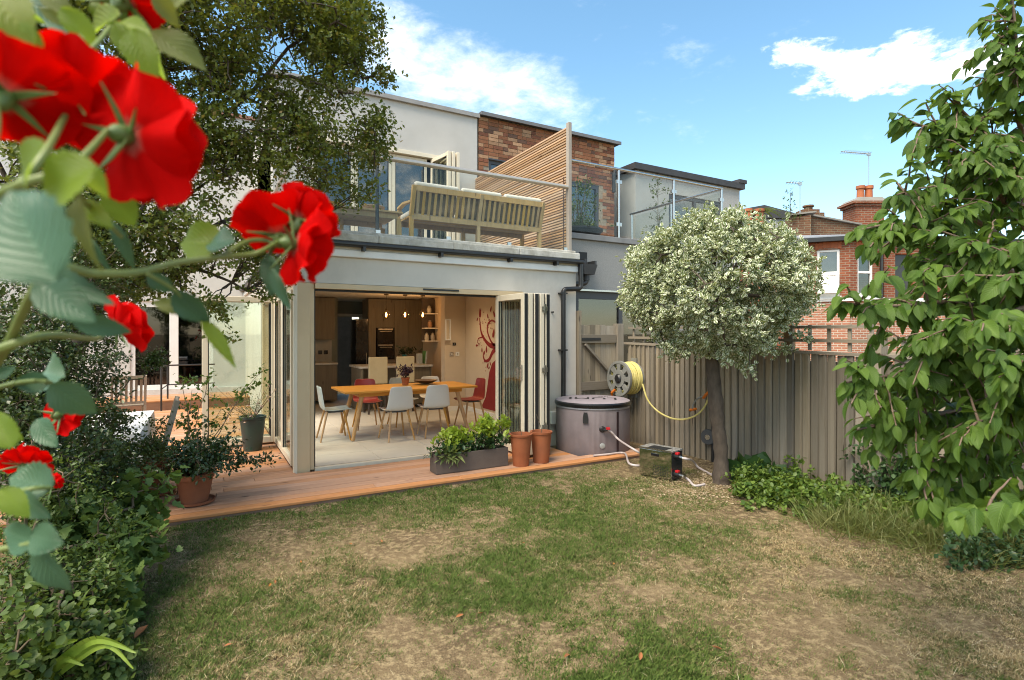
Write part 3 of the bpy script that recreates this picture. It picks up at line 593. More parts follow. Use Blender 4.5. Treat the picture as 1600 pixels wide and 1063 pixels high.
# kitchen island with stools
WOODK = boardmat('kitchen_wood', (.17, .14, .10), (.215, .18, .13), (.10, .08, .055), .5, 'z', bump=.05, rnd=.03, gs=.5)
WTOP = mat('pale_worktop', (.62, .60, .56), None, .3)
isl = thing('kitchen_island', 'wood fronted kitchen island with a pale worktop behind the table', 'kitchen island', (2.6, 4.9, .012))
MB().box(1.84, 4.45, .895, 3.418, 5.35, .935).build('worktop', WTOP, isl, bevel=.003)
MB().box(1.88, 4.50, .013, 1.93, 5.32, .893).build('end_panel', WOODK, isl); MB().box(1.932, 4.85, .013, 3.40, 5.32, .893).build('base_unit', WOODK, isl)
MB().box(2.88, 4.50, .013, 2.90, 4.849, .893).box(3.39, 4.50, .013, 3.41, 4.849, .893).box(2.902, 4.55, .10, 3.388, 4.57, .893).build('side_cupboard', WOODK, isl)
STOOL = mat('cream_leather', (.52, .45, .30), (.48, .41, .27), .5)
for sx, lab in ((2.10, 'cream upholstered bar stool at the island, beside its open end'), (2.66, 'cream upholstered bar stool at the island, behind the table plant')):
    s = thing('bar_stool', lab, 'stool', (sx, 4.22, .012), 0, 'bar stools at the island')
    MB(False).box(-.19, -.17, .60, .19, .2, .68).build('seat', STOOL, s, bevel=.02); MB(False).box(-.19, -.225, .60, .19, -.172, 1.13).build('backrest', STOOL, s, bevel=.018)
    for x in (-1, 1):
        for y_ in (-1, 1): MB(False).beam((x * .165, y_ * .15, .60), (x * .175, y_ * .17, 0), .035, .035).build('leg', mat('dark_stool_leg', (.06, .04, .03), None, .5), s)
    MB(False).beam((-.17, .16, .25), (.17, .16, .25), .02, .03).build('footrest', STEEL, s)
# things on the island
v_ = thing('teal_jug', 'small teal jug standing on the island', 'jug', (2.93, 4.9, .947)); MB(False).lathe([(.05, 0), (.07, .05), (.06, .12), (.04, .16), (.05, .20), (.045, .20), (.0, .19)], 18, cap1=False).build('jug_body', mat('teal_glaze', (.02, .17, .17), None, .2), v_, smooth=True); MB(False).tube([(.05, 0, .17), (.10, 0, .15), (.10, 0, .08), (.065, 0, .05)], .008, 8).build('jug_handle', MATS['teal_glaze'], v_)
for i, (x, c, h, lab) in enumerate(((3.22, (.55, .55, .50), .22, 'white box standing on the island beside the book'), (3.34, (.12, .30, .10), .28, 'green picture book standing upright on the island'))):
    b = thing(('storage_box', 'picture_book')[i], lab, ('box', 'book')[i], (x, 4.75, .947)); MB(False).obox((0, 0, h / 2), (.09 if i == 0 else .035, .14 if i == 0 else .20, h), (0, 0 if i == 0 else R(6), 0)).build('body' if i == 0 else 'cover', mat('isl%d' % i, c, None, .5), b); MB(False).obox((-.0, -.012, h / 2), (.07 if i == 0 else .030, .14 if i == 0 else .185, h * .96), (0, 0 if i == 0 else R(6), 0)).build('lid_flap' if i == 0 else 'pages', mat('pale_pages', (.5, .5, .45), None, .7), b)
hb = thing('kitchen_plant', 'dark leafy pot plant on the worktop behind the island', 'plant', (3.05, 5.15, .947)); MB(False).lathe([(.06, 0), (.08, .13), (.07, .13), (.0, .12)], 16, cap1=False).build('pot', DARKGREY, hb)
ends = [(3.05 + random.gauss(0, .1), 5.15 + random.gauss(0, .08), 1.16 + random.uniform(0, .14)) for _ in range(40)]; P, D, U, S = sprays(ends, (3.05, 5.15, 1.05), 6, .07, .06); leafmesh('leaves', P, D, U, S, 'small', leafmat('dark_house_leaf', (.02, .03, .015), (.03, .05, .02), .2), hb)
# tall units, ovens, fridge, left-hand run
tu = thing('tall_kitchen_units', 'tall wood grain kitchen units with built in double oven', 'kitchen units', (3.2, 6.6, .012))
for a, b in ((2.52, 2.70), (3.16, 3.52), (3.522, 3.885)): MB().box(a, 6.32, .10, b - .004, 6.9, 2.44).build('door_panel', WOODK, tu)
MB().box(2.70, 6.32, 1.75, 3.156, 6.9, 2.44).build('upper_door', WOODK, tu); MB().box(2.70, 6.32, .10, 3.156, 6.9, .98).build('lower_door', WOODK, tu); MB().box(2.52, 6.4, .012, 3.885, 6.9, .098).build('plinth', RUBBER, tu)
OV = mat('oven_black', (.015, .015, .017), None, .15)
for z0, z1 in ((.985, 1.36), (1.365, 1.745)):
    ov = MB().box(2.73, 6.31, z0, 3.13, 6.88, z1).build('oven', OV, tu); MB().box(2.78, 6.285, z1 - .09, 3.08, 6.295, z1 - .075).build('handle', STEEL, ov); MB().box(2.75, 6.302, z1 - .05, 3.11, 6.309, z1 - .015).build('control_strip', STEEL, ov)
fr = thing('fridge', 'tall black fridge beside the wood grain units', 'fridge', (2.38, 6.7, .012)); MB().box(2.23, 6.35, .03, 2.51, 6.9, 1.95).build('cabinet', OV, fr); MB().box(2.235, 6.33, .06, 2.505, 6.348, 1.20).build('door', OV, fr); MB().box(2.235, 6.33, 1.21, 2.505, 6.348, 1.94).build('door', OV, fr); MB().box(2.46, 6.30, .7, 2.475, 6.325, 1.15).build('handle', STEEL, fr)
lr = thing('kitchen_base_run', 'dim kitchen counter with pale splashback beyond the pale blue chair', 'kitchen units', (1.2, 6.3, .012)); MB().box(.3, 6.2, .09, 1.76, 6.78, .90).build('base_unit', WOODK, lr); MB().box(.28, 6.17, .902, 1.78, 6.8, .94).build('worktop', WTOP, lr)
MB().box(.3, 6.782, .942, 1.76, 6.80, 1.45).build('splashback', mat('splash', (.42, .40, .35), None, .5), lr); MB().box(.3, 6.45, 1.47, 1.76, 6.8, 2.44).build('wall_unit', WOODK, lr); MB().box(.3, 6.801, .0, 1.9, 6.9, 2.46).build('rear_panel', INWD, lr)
for x in (1.45, 1.58): MB().box(x, 6.77, 1.12, x + .09, 6.781, 1.21).build('socket', OV, lr)
# open shelves at the end of the return wall
sh = thing('wall_shelves', 'narrow open shelves with small ornaments beside the return wall', 'shelves', (3.7, 5.4, 1.4))
MB().box(3.56, 5.52, 1.42, 3.885, 5.54, 2.42).build('back_panel', mat('shelf_dark', (.08, .06, .05), None, .7), sh)
for z in (1.42, 1.72, 2.06): MB().box(3.56, 5.3, z, 3.885, 5.519, z + .025).build('shelf', WHITE, sh)
for i, (x, z, c) in enumerate(((3.64, 1.447, (.55, .52, .46)), (3.79, 1.447, (.45, .42, .38)), (3.72, 1.747, (.35, .2, .12)), (3.70, 2.087, (.5, .48, .45)))):
    q = thing('ornament', ('cream jar on the bottom kitchen shelf', 'grey jar on the bottom kitchen shelf beside the white frame', 'brown jar on the middle kitchen shelf', 'white jar on the top kitchen shelf')[i], 'jar', (x, 5.41, z)); MB(False).lathe([(.04, 0), (.055, .05), (.05, .12), (.03, .14), (.035, .15), (0, .15)], 14, cap1=False).build('jar_body', mat('orn%d' % i, c, None, .4), q, smooth=True); MB(False).lathe([(.036, .151), (.03, .17), (.008, .18), (0, .19)], 12, cap1=False).build('lid', mat('orn_lid', (.3, .28, .25), None, .4), q)
wf = thing('wall_frame', 'small white box frame on the edge of the return wall', 'frame', (3.45, 3.75, 1.55)); MB().box(3.405, 3.70, 1.47, 3.52, 3.72, 1.49).box(3.405, 3.70, 1.88, 3.52, 3.72, 1.90).box(3.405, 3.70, 1.49, 3.425, 3.72, 1.88).box(3.50, 3.70, 1.49, 3.52, 3.72, 1.88).build('frame_edge', WHITE, wf); MB().box(3.425, 3.721, 1.49, 3.50, 3.777, 1.88).build('picture_back', INW, wf)
# controls on the return wall and sockets
for nm, lab, x, z, w_, h_, mt in (('thermostat', 'small dark thermostat on the return wall', 3.63, 1.36, .075, .06, RUBBER), ('light_switch', 'steel light switch under the thermostat, nearer the island', 3.57, 1.14, .085, .085, STEEL), ('light_switch', 'white light switch under the thermostat, nearer the corner', 3.70, 1.14, .085, .085, WHITE)):
    q = thing(nm, lab, nm.replace('_', ' '), (x, 3.77, z)); MB().box(x - w_ / 2, 3.765, z, x + w_ / 2, 3.779, z + h_).build('face_plate', mt, q, bevel=.003); MB().box(x - .012, 3.760, z + h_ * .35, x + .012, 3.7645, z + h_ * .65).build('rocker', STEEL if mt is not STEEL else WHITE, q)
q = thing('wall_socket', 'steel double socket low on the decal wall', 'socket', (3.87, 2.95, .4)); MB().box(3.876, 2.90, .38, 3.889, 3.05, .47).build('face_plate', STEEL, q, bevel=.003); MB().box(3.872, 2.92, .41, 3.8755, 2.95, .44).box(3.872, 3.0, .41, 3.8755, 3.03, .44).build('pin_holes', RUBBER, q)

# red tree decal on the inner right wall (x = 3.889), flat vinyl
RED = mat('red_vinyl', (.25, .012, .016), (.23, .010, .014), .6)
dc = thing('wall_tree_decal', 'dark red curling tree decal on the cream dining room wall', 'decal', (3.885, 1.9, .1))
def ribbon(pts, ws):
    V = []; F = []; n = len(pts)
    for i, (y_, z) in enumerate(pts):
        a = Vector(pts[max(i - 1, 0)]); b = Vector(pts[min(i + 1, n - 1)]); d = (b - a).normalized(); nrm = Vector((-d.y, d.x)); w_ = ws[0] + (ws[1] - ws[0]) * i / (n - 1)
        for s in (-1, 1): V.append((3.885, y_ + nrm.x * w_ * s / 2, z + nrm.y * w_ * s / 2))
    for i in range(n - 1): F.append((2 * i, 2 * i + 1, 2 * i + 3, 2 * i + 2))
    return V, F
def bez(a, b, c, d, n=16):
    o = []
    for i in range(n + 1): t = i / n; o.append(tuple((1 - t) ** 3 * a[k] + 3 * (1 - t) ** 2 * t * b[k] + 3 * (1 - t) * t * t * c[k] + t ** 3 * d[k] for k in range(2)))
    return o
# decal laid out in wall coordinates: y (distance into the room), z
def wpt(px, py): q = onx(px, py, 3.885); return (q.y, q.z)
m = MB()
lft = [wpt(*q) for q in ((752, 637), (759, 620), (762, 600), (764.5, 582), (769, 568))]
zt = max(q[1] for q in lft); trunk = lft + [(lft[-1][0] - .30, lft[-1][1] + .15), (lft[-1][0] - .55, lft[-1][1]), (lft[-1][0] - .62, .6), (lft[0][0] - .95, lft[0][1])]
m.add([(3.8845, a, b) for a, b in trunk], [tuple(range(len(trunk)))])
tk = m.build('trunk', RED, dc)
for pts, w0, w1 in (([(775, 541), (766, 540), (758, 532), (752, 520), (750, 505), (749, 497)], .11, .02), ([(775, 541), (768, 535), (762, 520), (762, 508), (768, 501), (776, 505)], .05, .035), ([(776, 545), (770, 550), (764, 562), (758, 564), (755, 556), (757, 549)], .10, .02), ([(754, 527), (748, 529), (746, 535), (750, 538)], .03, .012)):
    q = [wpt(*p_) for p_ in pts]; sm_ = []
    for i in range(len(q) - 1):
        p0, p1, p2, p3 = q[max(i - 1, 0)], q[i], q[i + 1], q[min(i + 2, len(q) - 1)]
        for s in range(6):
            u = s / 6; sm_.append(tuple(.5 * ((2 * p1[k]) + (-p0[k] + p2[k]) * u + (2 * p0[k] - 5 * p1[k] + 4 * p2[k] - p3[k]) * u * u + (-p0[k] + 3 * p1[k] - 3 * p2[k] + p3[k]) * u ** 3) for k in range(2)))
    sm_.append(q[-1]); V, F = ribbon(sm_, (w0, w1)); MB().add(V, F).build('branch', RED, dc)
def decal_leaf(px, py, sz, ang):
    y_, z = wpt(px, py); n = 10; pts = []
    for i in range(n): t = 2 * math.pi * i / n; a, b = math.sin(t) * sz * .45 * (1 - .4 * math.cos(t)), math.cos(t) * sz; pts.append((3.8848, y_ + a * math.cos(ang) - b * math.sin(ang), z + a * math.sin(ang) + b * math.cos(ang)))
    MB().add(pts, [tuple(range(n))]).build('leaf', RED, dc)
for px, py, s, a in ((750, 489, .10, 0), (746, 499, .05, .8), (767, 483, .06, .5), (762, 494, .05, -.4), (772, 491, .07, -.6), (771, 521, .09, .3), (776, 512, .06, .6), (745, 540, .05, 1.5), (753, 547, .05, 0), (760, 546, .07, 0), (757, 551, .045, .3), (762, 571, .06, .5), (766, 568, .04, -.6), (764, 575, .04, .9)): decal_leaf(px, py, s, a)
dots = MB(); random.seed(3)
for _ in range(46):
    px, py = random.choice(((749, 505), (755, 510), (748, 535), (757, 555), (764, 498), (768, 510), (763, 572), (756, 520))); y_, z = wpt(px + random.gauss(0, 3.2), py + random.gauss(0, 7)); r = random.uniform(.008, .018)
    if y_ > 3.7: continue
    dots.add([(3.8846, y_ + r * math.cos(k * math.pi / 3), z + r * math.sin(k * math.pi / 3)) for k in range(6)], [tuple(range(6))])
dots.build('dots', RED, dc)

# pendant lamps and downlights, both lit
BULB = emit('filament_glow', (1.0, .45, .12), 22)
for i, px in enumerate((603.5, 633, 660.5)):
    q = ony(px, 492, 4.88); z = q.z
    pl = thing('pendant_lamp', ('glass globe pendant lamp nearest the tall fridge', 'middle glass globe pendant lamp of three over the island', 'glass globe pendant lamp nearest the wall shelves')[i], 'lamp', (q.x, 4.88, z), 0, 'glass pendants over the island')
    MB(False).lathe([(.02, .088), (.06, .066), (.085, .025), (.09, 0), (.085, -.03), (.06, -.066), (.03, -.085), (.0, -.09)], 24, cap0=False, cap1=False).build('globe', glass('smoky_globe', (.86, .80, .72), 1.6), pl, smooth=True)
    MB(False).tube([(0, 0, .085), (0, 0, .13)], .024, 12).build('lamp_cap', mat('brass_dark', (.15, .10, .05), None, .35, .8), pl); MB(False).tube([(0, 0, .13), (0, 0, 2.45 - z)], .004, 6).build('cord', RUBBER, pl); MB(False).lathe([(.05, 2.435 - z), (.05, 2.457 - z)], 16).build('ceiling_rose', MATS['brass_dark'], pl)
    MB(False).lathe([(.003, .05), (.012, .035), (.016, -.01), (.012, -.04), (.003, -.05)], 10).build('filament_bulb', BULB, pl, smooth=True)
    ld = bpy.data.lights.new('pendant_light', 'POINT'); ld.energy = 5; ld.color = (1, .62, .32); ld.shadow_soft_size = .03; lo_ = bpy.data.objects.new('pendant_light', ld); COL.objects.link(lo_); lo_.parent = pl; lo_.location = (0, 0, -.0); MW[lo_.name] = MW[pl.name]
DL = emit('downlight_glow', (1, .85, .62), 10)
for i, (x, y_) in enumerate(((.85, 1.2), (2.0, 1.2), (3.2, 1.2), (.85, 2.9), (2.0, 2.9), (3.2, 2.9))):
    d = thing('ceiling_downlight', 'small round recessed ceiling downlight in the dining room', 'downlight', (x, y_, 2.455), 0, 'recessed ceiling downlights')
    MB(False).lathe([(.048, -.006), (.048, .004)], 20).build('rim', STEEL, d); MB(False).lathe([(.036, -.0075), (.036, -.0065)], 18).build('lens', DL, d)
    ld = bpy.data.lights.new('downlight', 'SPOT'); ld.energy = 19; ld.spot_size = R(135); ld.spot_blend = .9; ld.color = (1, .80, .56); ld.shadow_soft_size = .05; lo_ = bpy.data.objects.new('downlight', ld); COL.objects.link(lo_); lo_.parent = d; lo_.location = (0, 0, -.03)
random.seed(11)

# ================================================================ ROOF TERRACE FURNITURE
TEAK = boardmat('teak', (.44, .265, .085), (.52, .33, .12), (.26, .145, .045), .65, 'z', bump=.15, rnd=.12)
CUSH = mat('cushion_cloth', (.62, .59, .53), (.56, .53, .47), .9, scale=30, bump=.2)
bn = thing('garden_bench', 'long slatted teak bench with pale cushions, its back against the terrace glass', 'bench', (2.58, .6, 2.802))
Lx = 1.03; z0 = .0
def bb(name, fn, mt=TEAK, **k): m = MB(False); fn(m); return m.build(name, mt, bn, **k)
for x in (-Lx, -.02, Lx):
    bb('rear_leg', lambda m: (m.beam((x, -.16, 0), (x, -.16, .42), .05, .055), m.beam((x, -.16, .41), (x, -.28, .80), .05, .055)))
    bb('front_leg', lambda m: m.beam((x, .36, 0), (x, .36, .60), .05, .055))
for x in (-Lx, Lx): bb('armrest', lambda m: (m.beam((x, -.22, .60), (x, .14, .64), .06, .03), m.beam((x, .14, .64), (x, .38, .61), .06, .03)))
bb('top_rail', lambda m: m.beam((-Lx - .02, -.27, .77), (Lx + .02, -.27, .77), .03, .075)); bb('bottom_rail', lambda m: m.beam((-Lx, -.175, .40), (Lx, -.175, .40), .03, .07)); bb('front_rail', lambda m: m.beam((-Lx, .36, .38), (Lx, .36, .38), .03, .06))
for i in range(24):
    x = -Lx + .07 + i * (2 * Lx - .14) / 23
    if abs(x + .02) < .03: continue
    bb('back_slat', lambda m: m.beam((x, -.183, .43), (x, -.268, .745), .038, .014, up=(0, 1, 0)))
for i in range(7): bb('seat_slat', lambda m: m.beam((-Lx, -.10 + i * .075, .42), (Lx, -.10 + i * .075, .42), .055, .018))
for i in range(3): bb('back_cushion', lambda m: m.obox((-.69 + i * .69, -.115, .63), (.67, .12, .34), (R(16), 0, 0)), mat('khaki_cushion', (.27, .21, .12), (.23, .18, .10), .9, scale=20), bevel=.06, seg=4)
for i in range(3): bb('seat_cushion', lambda m: m.obox((-.69 + i * .69, .13, .475), (.67, .46, .09)), CUSH, bevel=.035, seg=3)
for i in range(3): bb('cushion_roll', lambda m: m.tube([(-.69 + i * .69 - .32, -.235, .82), (-.69 + i * .69 - .30, -.235, .825), (-.69 + i * .69 + .30, -.235, .825), (-.69 + i * .69 + .32, -.235, .82)], [.025, .045, .045, .025], 12), CUSH, smooth=True)
bt = thing('terrace_table', 'low square teak table at the corner of the roof terrace', 'table', (1.02, .75, 2.802)); MB(False).box(-.62, -.42, .40, .38, .42, .425).build('table_top', TEAK, bt, bevel=.004); MB(False).box(-.56, -.38, .33, .32, -.355, .398).box(-.56, .355, .33, .32, .38, .398).build('apron', TEAK, bt)
for x, y_ in ((-.57, -.37), (.33, -.37), (-.57, .37), (.33, .37)): MB(False).box(x - .03, y_ - .03, 0, x + .03, y_ + .03, .329).build('leg', TEAK, bt)
bp_ = thing('terrace_bowl', 'round woven bowl standing on the low terrace table', 'bowl', (1.12, .78, 3.228)); MB(False).lathe([(.08, 0), (.14, .07), (.16, .12), (.15, .12), (.12, .05), (0, .02)], 20, cap1=False).build('bowl_body', mat('woven', (.35, .25, .16), None, .9, scale=60, bump=.3), bp_, smooth=True); MB(False).tube([(.155 * math.cos(k * math.pi / 10), .155 * math.sin(k * math.pi / 10), .12) for k in range(21)], .008, 6).build('rim', MATS['woven'], bp_)
ac = thing('terrace_armchair', 'teak armchair with a white cushion at the end of the low terrace table', 'chair', (.45, 1.25, 2.802), R(-80))
for x in (-.28, .28): MB(False).beam((x, -.25, 0), (x, -.33, .82), .04, .04).build('rear_leg', TEAK, ac); MB(False).beam((x, .25, 0), (x, .25, .58), .04, .04).build('front_leg', TEAK, ac); MB(False).beam((x, -.28, .6), (x, .28, .6), .05, .025).build('armrest', TEAK, ac)
for i in range(6): MB(False).beam((-.2 + i * .08, -.275, .40), (-.2 + i * .08, -.32, .78), .04, .012, up=(0, 1, 0)).build('back_slat', TEAK, ac)
MB(False).beam((-.30, -.325, .80), (.30, -.325, .80), .03, .06).build('top_rail', TEAK, ac); MB(False).box(-.27, -.25, .34, .27, .25, .38).build('seat', TEAK, ac); MB(False).box(-.26, -.22, .383, .26, .25, .46).build('cushion', CUSH, ac, bevel=.03, seg=3)

# ================================================================ NEIGHBOUR WITH BRICK UPPER WALL
GREYR = mat('grey_roughcast', (.245, .24, .23), (.30, .295, .28), .9, scale=60, bump=.5, bscale=140, dirt=.15)
nb = thing('neighbour_house', 'neighbouring house with old brick upper wall and grey roughcast extension', 'house', (6, 2, 0))
def NP(name, mt, fn, **k): m = MB(); fn(m); return m.build(name, mt, nb, **k)
MORT = mat('lime_mortar', (.33, .27, .20), (.25, .20, .15), .95, scale=20, bump=.4)
wx0, wx1, wz0, wz1, wy = 3.965, 7.50, 3.05, 6.04, 3.30
wins = [(4.20, 4.66, 4.70, 5.18), (5.95, 7.05, 3.1, 5.02)]   # small window, terrace door
def brick_wall_backing(m):
    m.box(wx0, wy + .012, wz0, 4.20, wy + .3, wz1); m.box(4.20, wy + .012, 5.18, 4.66, wy + .3, wz1); m.box(4.20, wy + .012, wz0, 4.66, wy + .3, 4.70)
    m.box(4.66, wy + .012, wz0, 5.95, wy + .3, wz1); m.box(5.95, wy + .012, 5.02, 7.05, wy + .3, wz1); m.box(7.05, wy + .012, wz0, wx1, wy + .3, wz1); m.box(wx1 - .3, wy + .3, wz0, wx1, 9, wz1)
bwall = NP('upper_brick_wall', MORT, brick_wall_backing)
bt_ = []
for i, (a, b) in enumerate((((.24, .085, .038), (.30, .125, .06)), ((.17, .055, .03), (.22, .08, .04)), ((.34, .18, .095), (.40, .235, .14)), ((.10, .05, .034), (.14, .07, .045)))):
    bt_.append(mat('stock_brick_%s' % 'abcd'[i], a, b, .9, scale=25, bump=.4, bscale=80, rnd=.22, dirt=.3))
bm_mesh = {}
def brick_mesh(wd, h, mi):
    k = (round(wd, 3), mi)
    if k not in bm_mesh:
        m = MB(False).box(0, 0, 0, wd, .03, h); me = bpy.data.meshes.new('brick'); me.from_pydata(m.v, [], m.f); me.materials.append(bt_[mi]); bm_mesh[k] = me
    return bm_mesh[k]
def visible(xc, zc):
    # the part of the wall the garden can see: above the screen's sloping top edge or right of the terrace balustrade
    v3 = Vector((xc, wy, zc)) - CAM; Yd = v3.dot(FWD); px = 800 + FPX * v3.dot(RIGHT) / Yd; py = HZ - FPX * v3.z / Yd
    return py < (268 - (px - 757) * .54 + 12) if px < 897 else py < 360
rest = []; count = 0; z = wz0; row = 0; inv = MW[nb.name].inverted().translation
while z < wz1 - .06:
    x = wx0 - (.0 if row % 2 == 0 else .115); col = 0
    while x < wx1:
        hd = (row % 2 == 1 and random.random() < .45) or random.random() < .12; wd = .105 if hd else .218
        a, b = max(x, wx0), min(x + wd, wx1)
        ok = b - a > .04 and not any(a < w2 and b > w1 and z + .066 > z1 and z < z2 for w1, w2, z1, z2 in wins)
        if ok:
            mi = random.choices((0, 1, 2, 3), (.40, .24, .26, .10))[0]; d = random.uniform(-.004, .004)
            if visible((a + b) / 2, z) and count < 300:
                o_ = bpy.data.objects.new('brick', brick_mesh(b - a, .066, mi)); COL.objects.link(o_); o_.parent = bwall; o_.location = (a + inv.x, wy + d + inv.y, z + inv.z); count += 1
            else: rest.append((a, b, z, d))
        x += wd + .010
    z += .0765; row += 1
m = MB()
for a, b, z, d in rest: m.box(a, wy + d, z, b, wy + d + .03, z + .066)
tag(m.build('brick_rest', bt_[0], bwall), kind='stuff')
NP('roof', MATS['roof_felt'], lambda m: m.box(3.968, 3.22, 6.045, 7.62, 9, 6.095))
NP('roof_trim', mat('lead_trim', (.16, .16, .165), None, .6), lambda m: m.box(3.968, 3.19, 6.03, 7.62, 3.218, 6.10))
sw = NP('small_window', DARKGREY, lambda m: (m.box(4.20, wy + .03, 4.70, 4.26, wy + .1, 5.18), m.box(4.60, wy + .03, 4.70, 4.66, wy + .1, 5.18), m.box(4.26, wy + .03, 5.11, 4.60, wy + .1, 5.18), m.box(4.26, wy + .03, 4.70, 4.60, wy + .1, 4.76), m.box(4.18, wy - .02, 5.182, 4.68, wy + .1, 5.21)))
MB().box(4.27, wy + .05, 4.77, 4.59, wy + .06, 5.10).build('glass_pane', glass('window_glass', (.55, .58, .58), 3.0), sw); MB().box(4.24, wy + .2, 4.75, 4.62, wy + .22, 5.12).build('blind', WHITE, sw)
td = NP('terrace_door', DARKGREY, lambda m: (m.box(5.95, wy + .02, 3.1, 6.03, wy + .1, 5.02), m.box(6.97, wy + .02, 3.1, 7.05, wy + .1, 5.02), m.box(6.03, wy + .02, 4.93, 6.97, wy + .1, 5.02)))
MB().box(6.031, wy + .05, 3.15, 6.969, wy + .06, 4.929).build('glass_pane', MATS['window_glass'], td); MB().box(6.0, wy + .12, 3.15, 6.98, wy + .14, 4.93).build('white_blind', WHITE, td)
NP('soil_pipe', BLACKP, lambda m: m.tube([(7.42, wy - .07, 4.9), (7.42, wy - .07, 5.3), (7.46, wy - .07, 5.45)], .045, 10))
# grey extension
ey = .50
NP('extension_wall', GREYR, lambda m: (m.box(4.07, ey, -.05, 4.33, ey + .25, 3.14), m.box(4.33, ey, 2.30, 6.2, ey + .25, 3.14), m.box(6.2, ey, -.05, 7.95, ey + .25, 3.14), m.box(7.7, ey + .25, -.05, 7.95, 3.3, 3.14), m.box(4.07, ey + .25, -.05, 4.2, 3.3, 3.14)))
NP('extension_coping', mat('grey_coping', (.22, .22, .22), None, .8), lambda m: (m.box(4.05, ey - .05, 3.142, 6.0, ey + .28, 3.235), m.box(6.003, ey - .05, 3.142, 7.99, ey + .28, 3.235)), bevel=.008)
NP('terrace_floor', MATS['terrace_boards'], lambda m: m.box(4.07, ey + .285, 3.05, 7.95, 3.3, 3.14))
nd_ = NP('glazed_door', DARKGREY, lambda m: (m.box(4.33, ey + .03, 0, 4.43, ey + .12, 2.3), m.box(5.28, ey + .03, 0, 5.36, ey + .12, 2.3), m.box(6.1, ey + .03, 0, 6.2, ey + .12, 2.3), m.box(4.43, ey + .03, 2.18, 5.28, ey + .12, 2.3), m.box(5.36, ey + .03, 2.18, 6.1, ey + .12, 2.3)))
for a, b in ((4.431, 5.279), (5.361, 6.099)): MB().box(a, ey + .06, .0, b, ey + .07, 2.179).build('glass_pane', MATS['window_glass'], nd_)
MB().box(4.4, ey + .2, 0, 6.15, ey + .22, 2.25).build('pleated_blind', mat('green_blind', (.30, .31, .26), (.33, .34, .29), .85, scale=60, stretch=(1, 1, 12)), nd_)
NP('door_flashing', STEEL, lambda m: m.box(4.2, ey - .04, 2.302, 6.3, ey - .002, 2.33))
hop = NP('rainwater_hopper', mat('cast_hopper', (.05, .05, .052), None, .6), lambda m: (m.prism([(4.36, ey - .2, 2.72), (4.64, ey - .2, 2.72), (4.60, ey - .17, 2.56), (4.40, ey - .17, 2.56)], (0, .19, 0)), m.box(4.38, ey - .20, 2.722, 4.42, ey - .01, 2.80), m.box(4.58, ey - .20, 2.722, 4.62, ey - .01, 2.78), m.tube([(4.5, ey - .09, 2.56), (4.5, ey - .09, 2.47)], .05, 12)))
MB().box(4.41, ey - .0015, 2.74, 4.58, ey - .0005, 2.94).build('outlet_opening', RUBBER, hop)
pipe([(4.5, ey - .09, 2.50), (4.5, ey - .09, 2.42), (4.22, ey - .07, 2.40), (4.22, ey - .07, .0)], .038, nb)
pl_ = MB().obox((4.36, ey - .08, 1.82), (.05, .05, .16), (R(-25), R(25), 0)); pl_.build('security_camera', WHITE, nb, bevel=.01)
# neighbour's balustrade
b2 = thing('neighbour_balustrade', 'glass balustrade with steel posts on the neighbouring terrace', 'balustrade', (6, ey, 3.237))
MB().tube([(4.02, ey + .06, 4.43), (7.90, ey + .06, 4.43)], .024, 10).build('handrail', STEEL, b2, smooth=True); MB().tube([(7.90, ey + .06, 4.43), (7.90, 3.2, 4.43)], .024, 10).build('handrail', STEEL, b2, smooth=True)
for x in (5.30, 6.60, 7.88):
    MB().tube([(x, ey + .06, 3.237), (x, ey + .06, 4.41)], .024, 10).build('post', STEEL, b2, smooth=True)
    for z in (3.45, 4.18): MB().box(x - .06, ey + .045, z, x + .06, ey + .085, z + .06).build('glass_clamp', STEEL, b2)
for y_ in (1.9, 3.15): MB().tube([(7.90, y_, 3.15), (7.90, y_, 4.41)], .024, 10).build('post', STEEL, b2, smooth=True)
for a, b in ((4.06, 5.25), (5.35, 6.55), (6.65, 7.83)): MB().box(a, ey + .055, 3.29, b, ey + .067, 4.36).build('glass_panel', BALGLASS, b2)
for a, b in ((ey + .12, 1.85), (1.95, 3.1)): MB().box(7.894, a, 3.25, 7.906, b, 4.36).build('glass_panel', BALGLASS, b2)
# tub of plants and wire chair on the neighbour's terrace
SHR = leafmat('terrace_leaf', (.05, .085, .02), (.09, .13, .03), .3)
tp = thing('terrace_planter', 'low dark round tub of leafy plants behind the neighbouring glass', 'planter', (4.78, 1.05, 3.142))
MB(False).lathe([(.30, 0), (.42, .22), (.45, .24), (.45, .27), (.40, .27), (.38, .20), (0, .19)], 26, cap1=False).build('tub', mat('dark_tub', (.03, .028, .027), None, .6), tp, smooth=True)
ends = [(4.78 + random.gauss(0, .22), 1.05 + random.gauss(0, .2), 3.42 + abs(random.gauss(0, .09))) for _ in range(120)] + [(4.9 + random.gauss(0, .16), 1.05 + random.gauss(0, .15), 3.5 + random.uniform(0, .75)) for _ in range(70)]
P, D, U, S = sprays(ends, (4.8, 1.05, 3.3), 9, .14, .05); leafmesh('foliage', P, D, U, S, 'small', SHR, tp); segmesh('stems', [((4.85 + random.gauss(0, .05), 1.05, 3.34), e, .006, .003) for e in ends[120::3]], mat('twig', (.10, .075, .045), (.14, .10, .06), .85), tp)
wc = thing('wire_chair', 'black wire garden chair beside the tub on the neighbouring terrace', 'chair', (4.42, 1.45, 3.142))
for k in range(7): a = -1.2 + k * .4; MB(False).tube([(.22 * math.sin(a), -.2 * math.cos(a), .42), (.27 * math.sin(a), -.26 * math.cos(a), .78)], .007, 6).build('back_wire', BLACKP, wc)
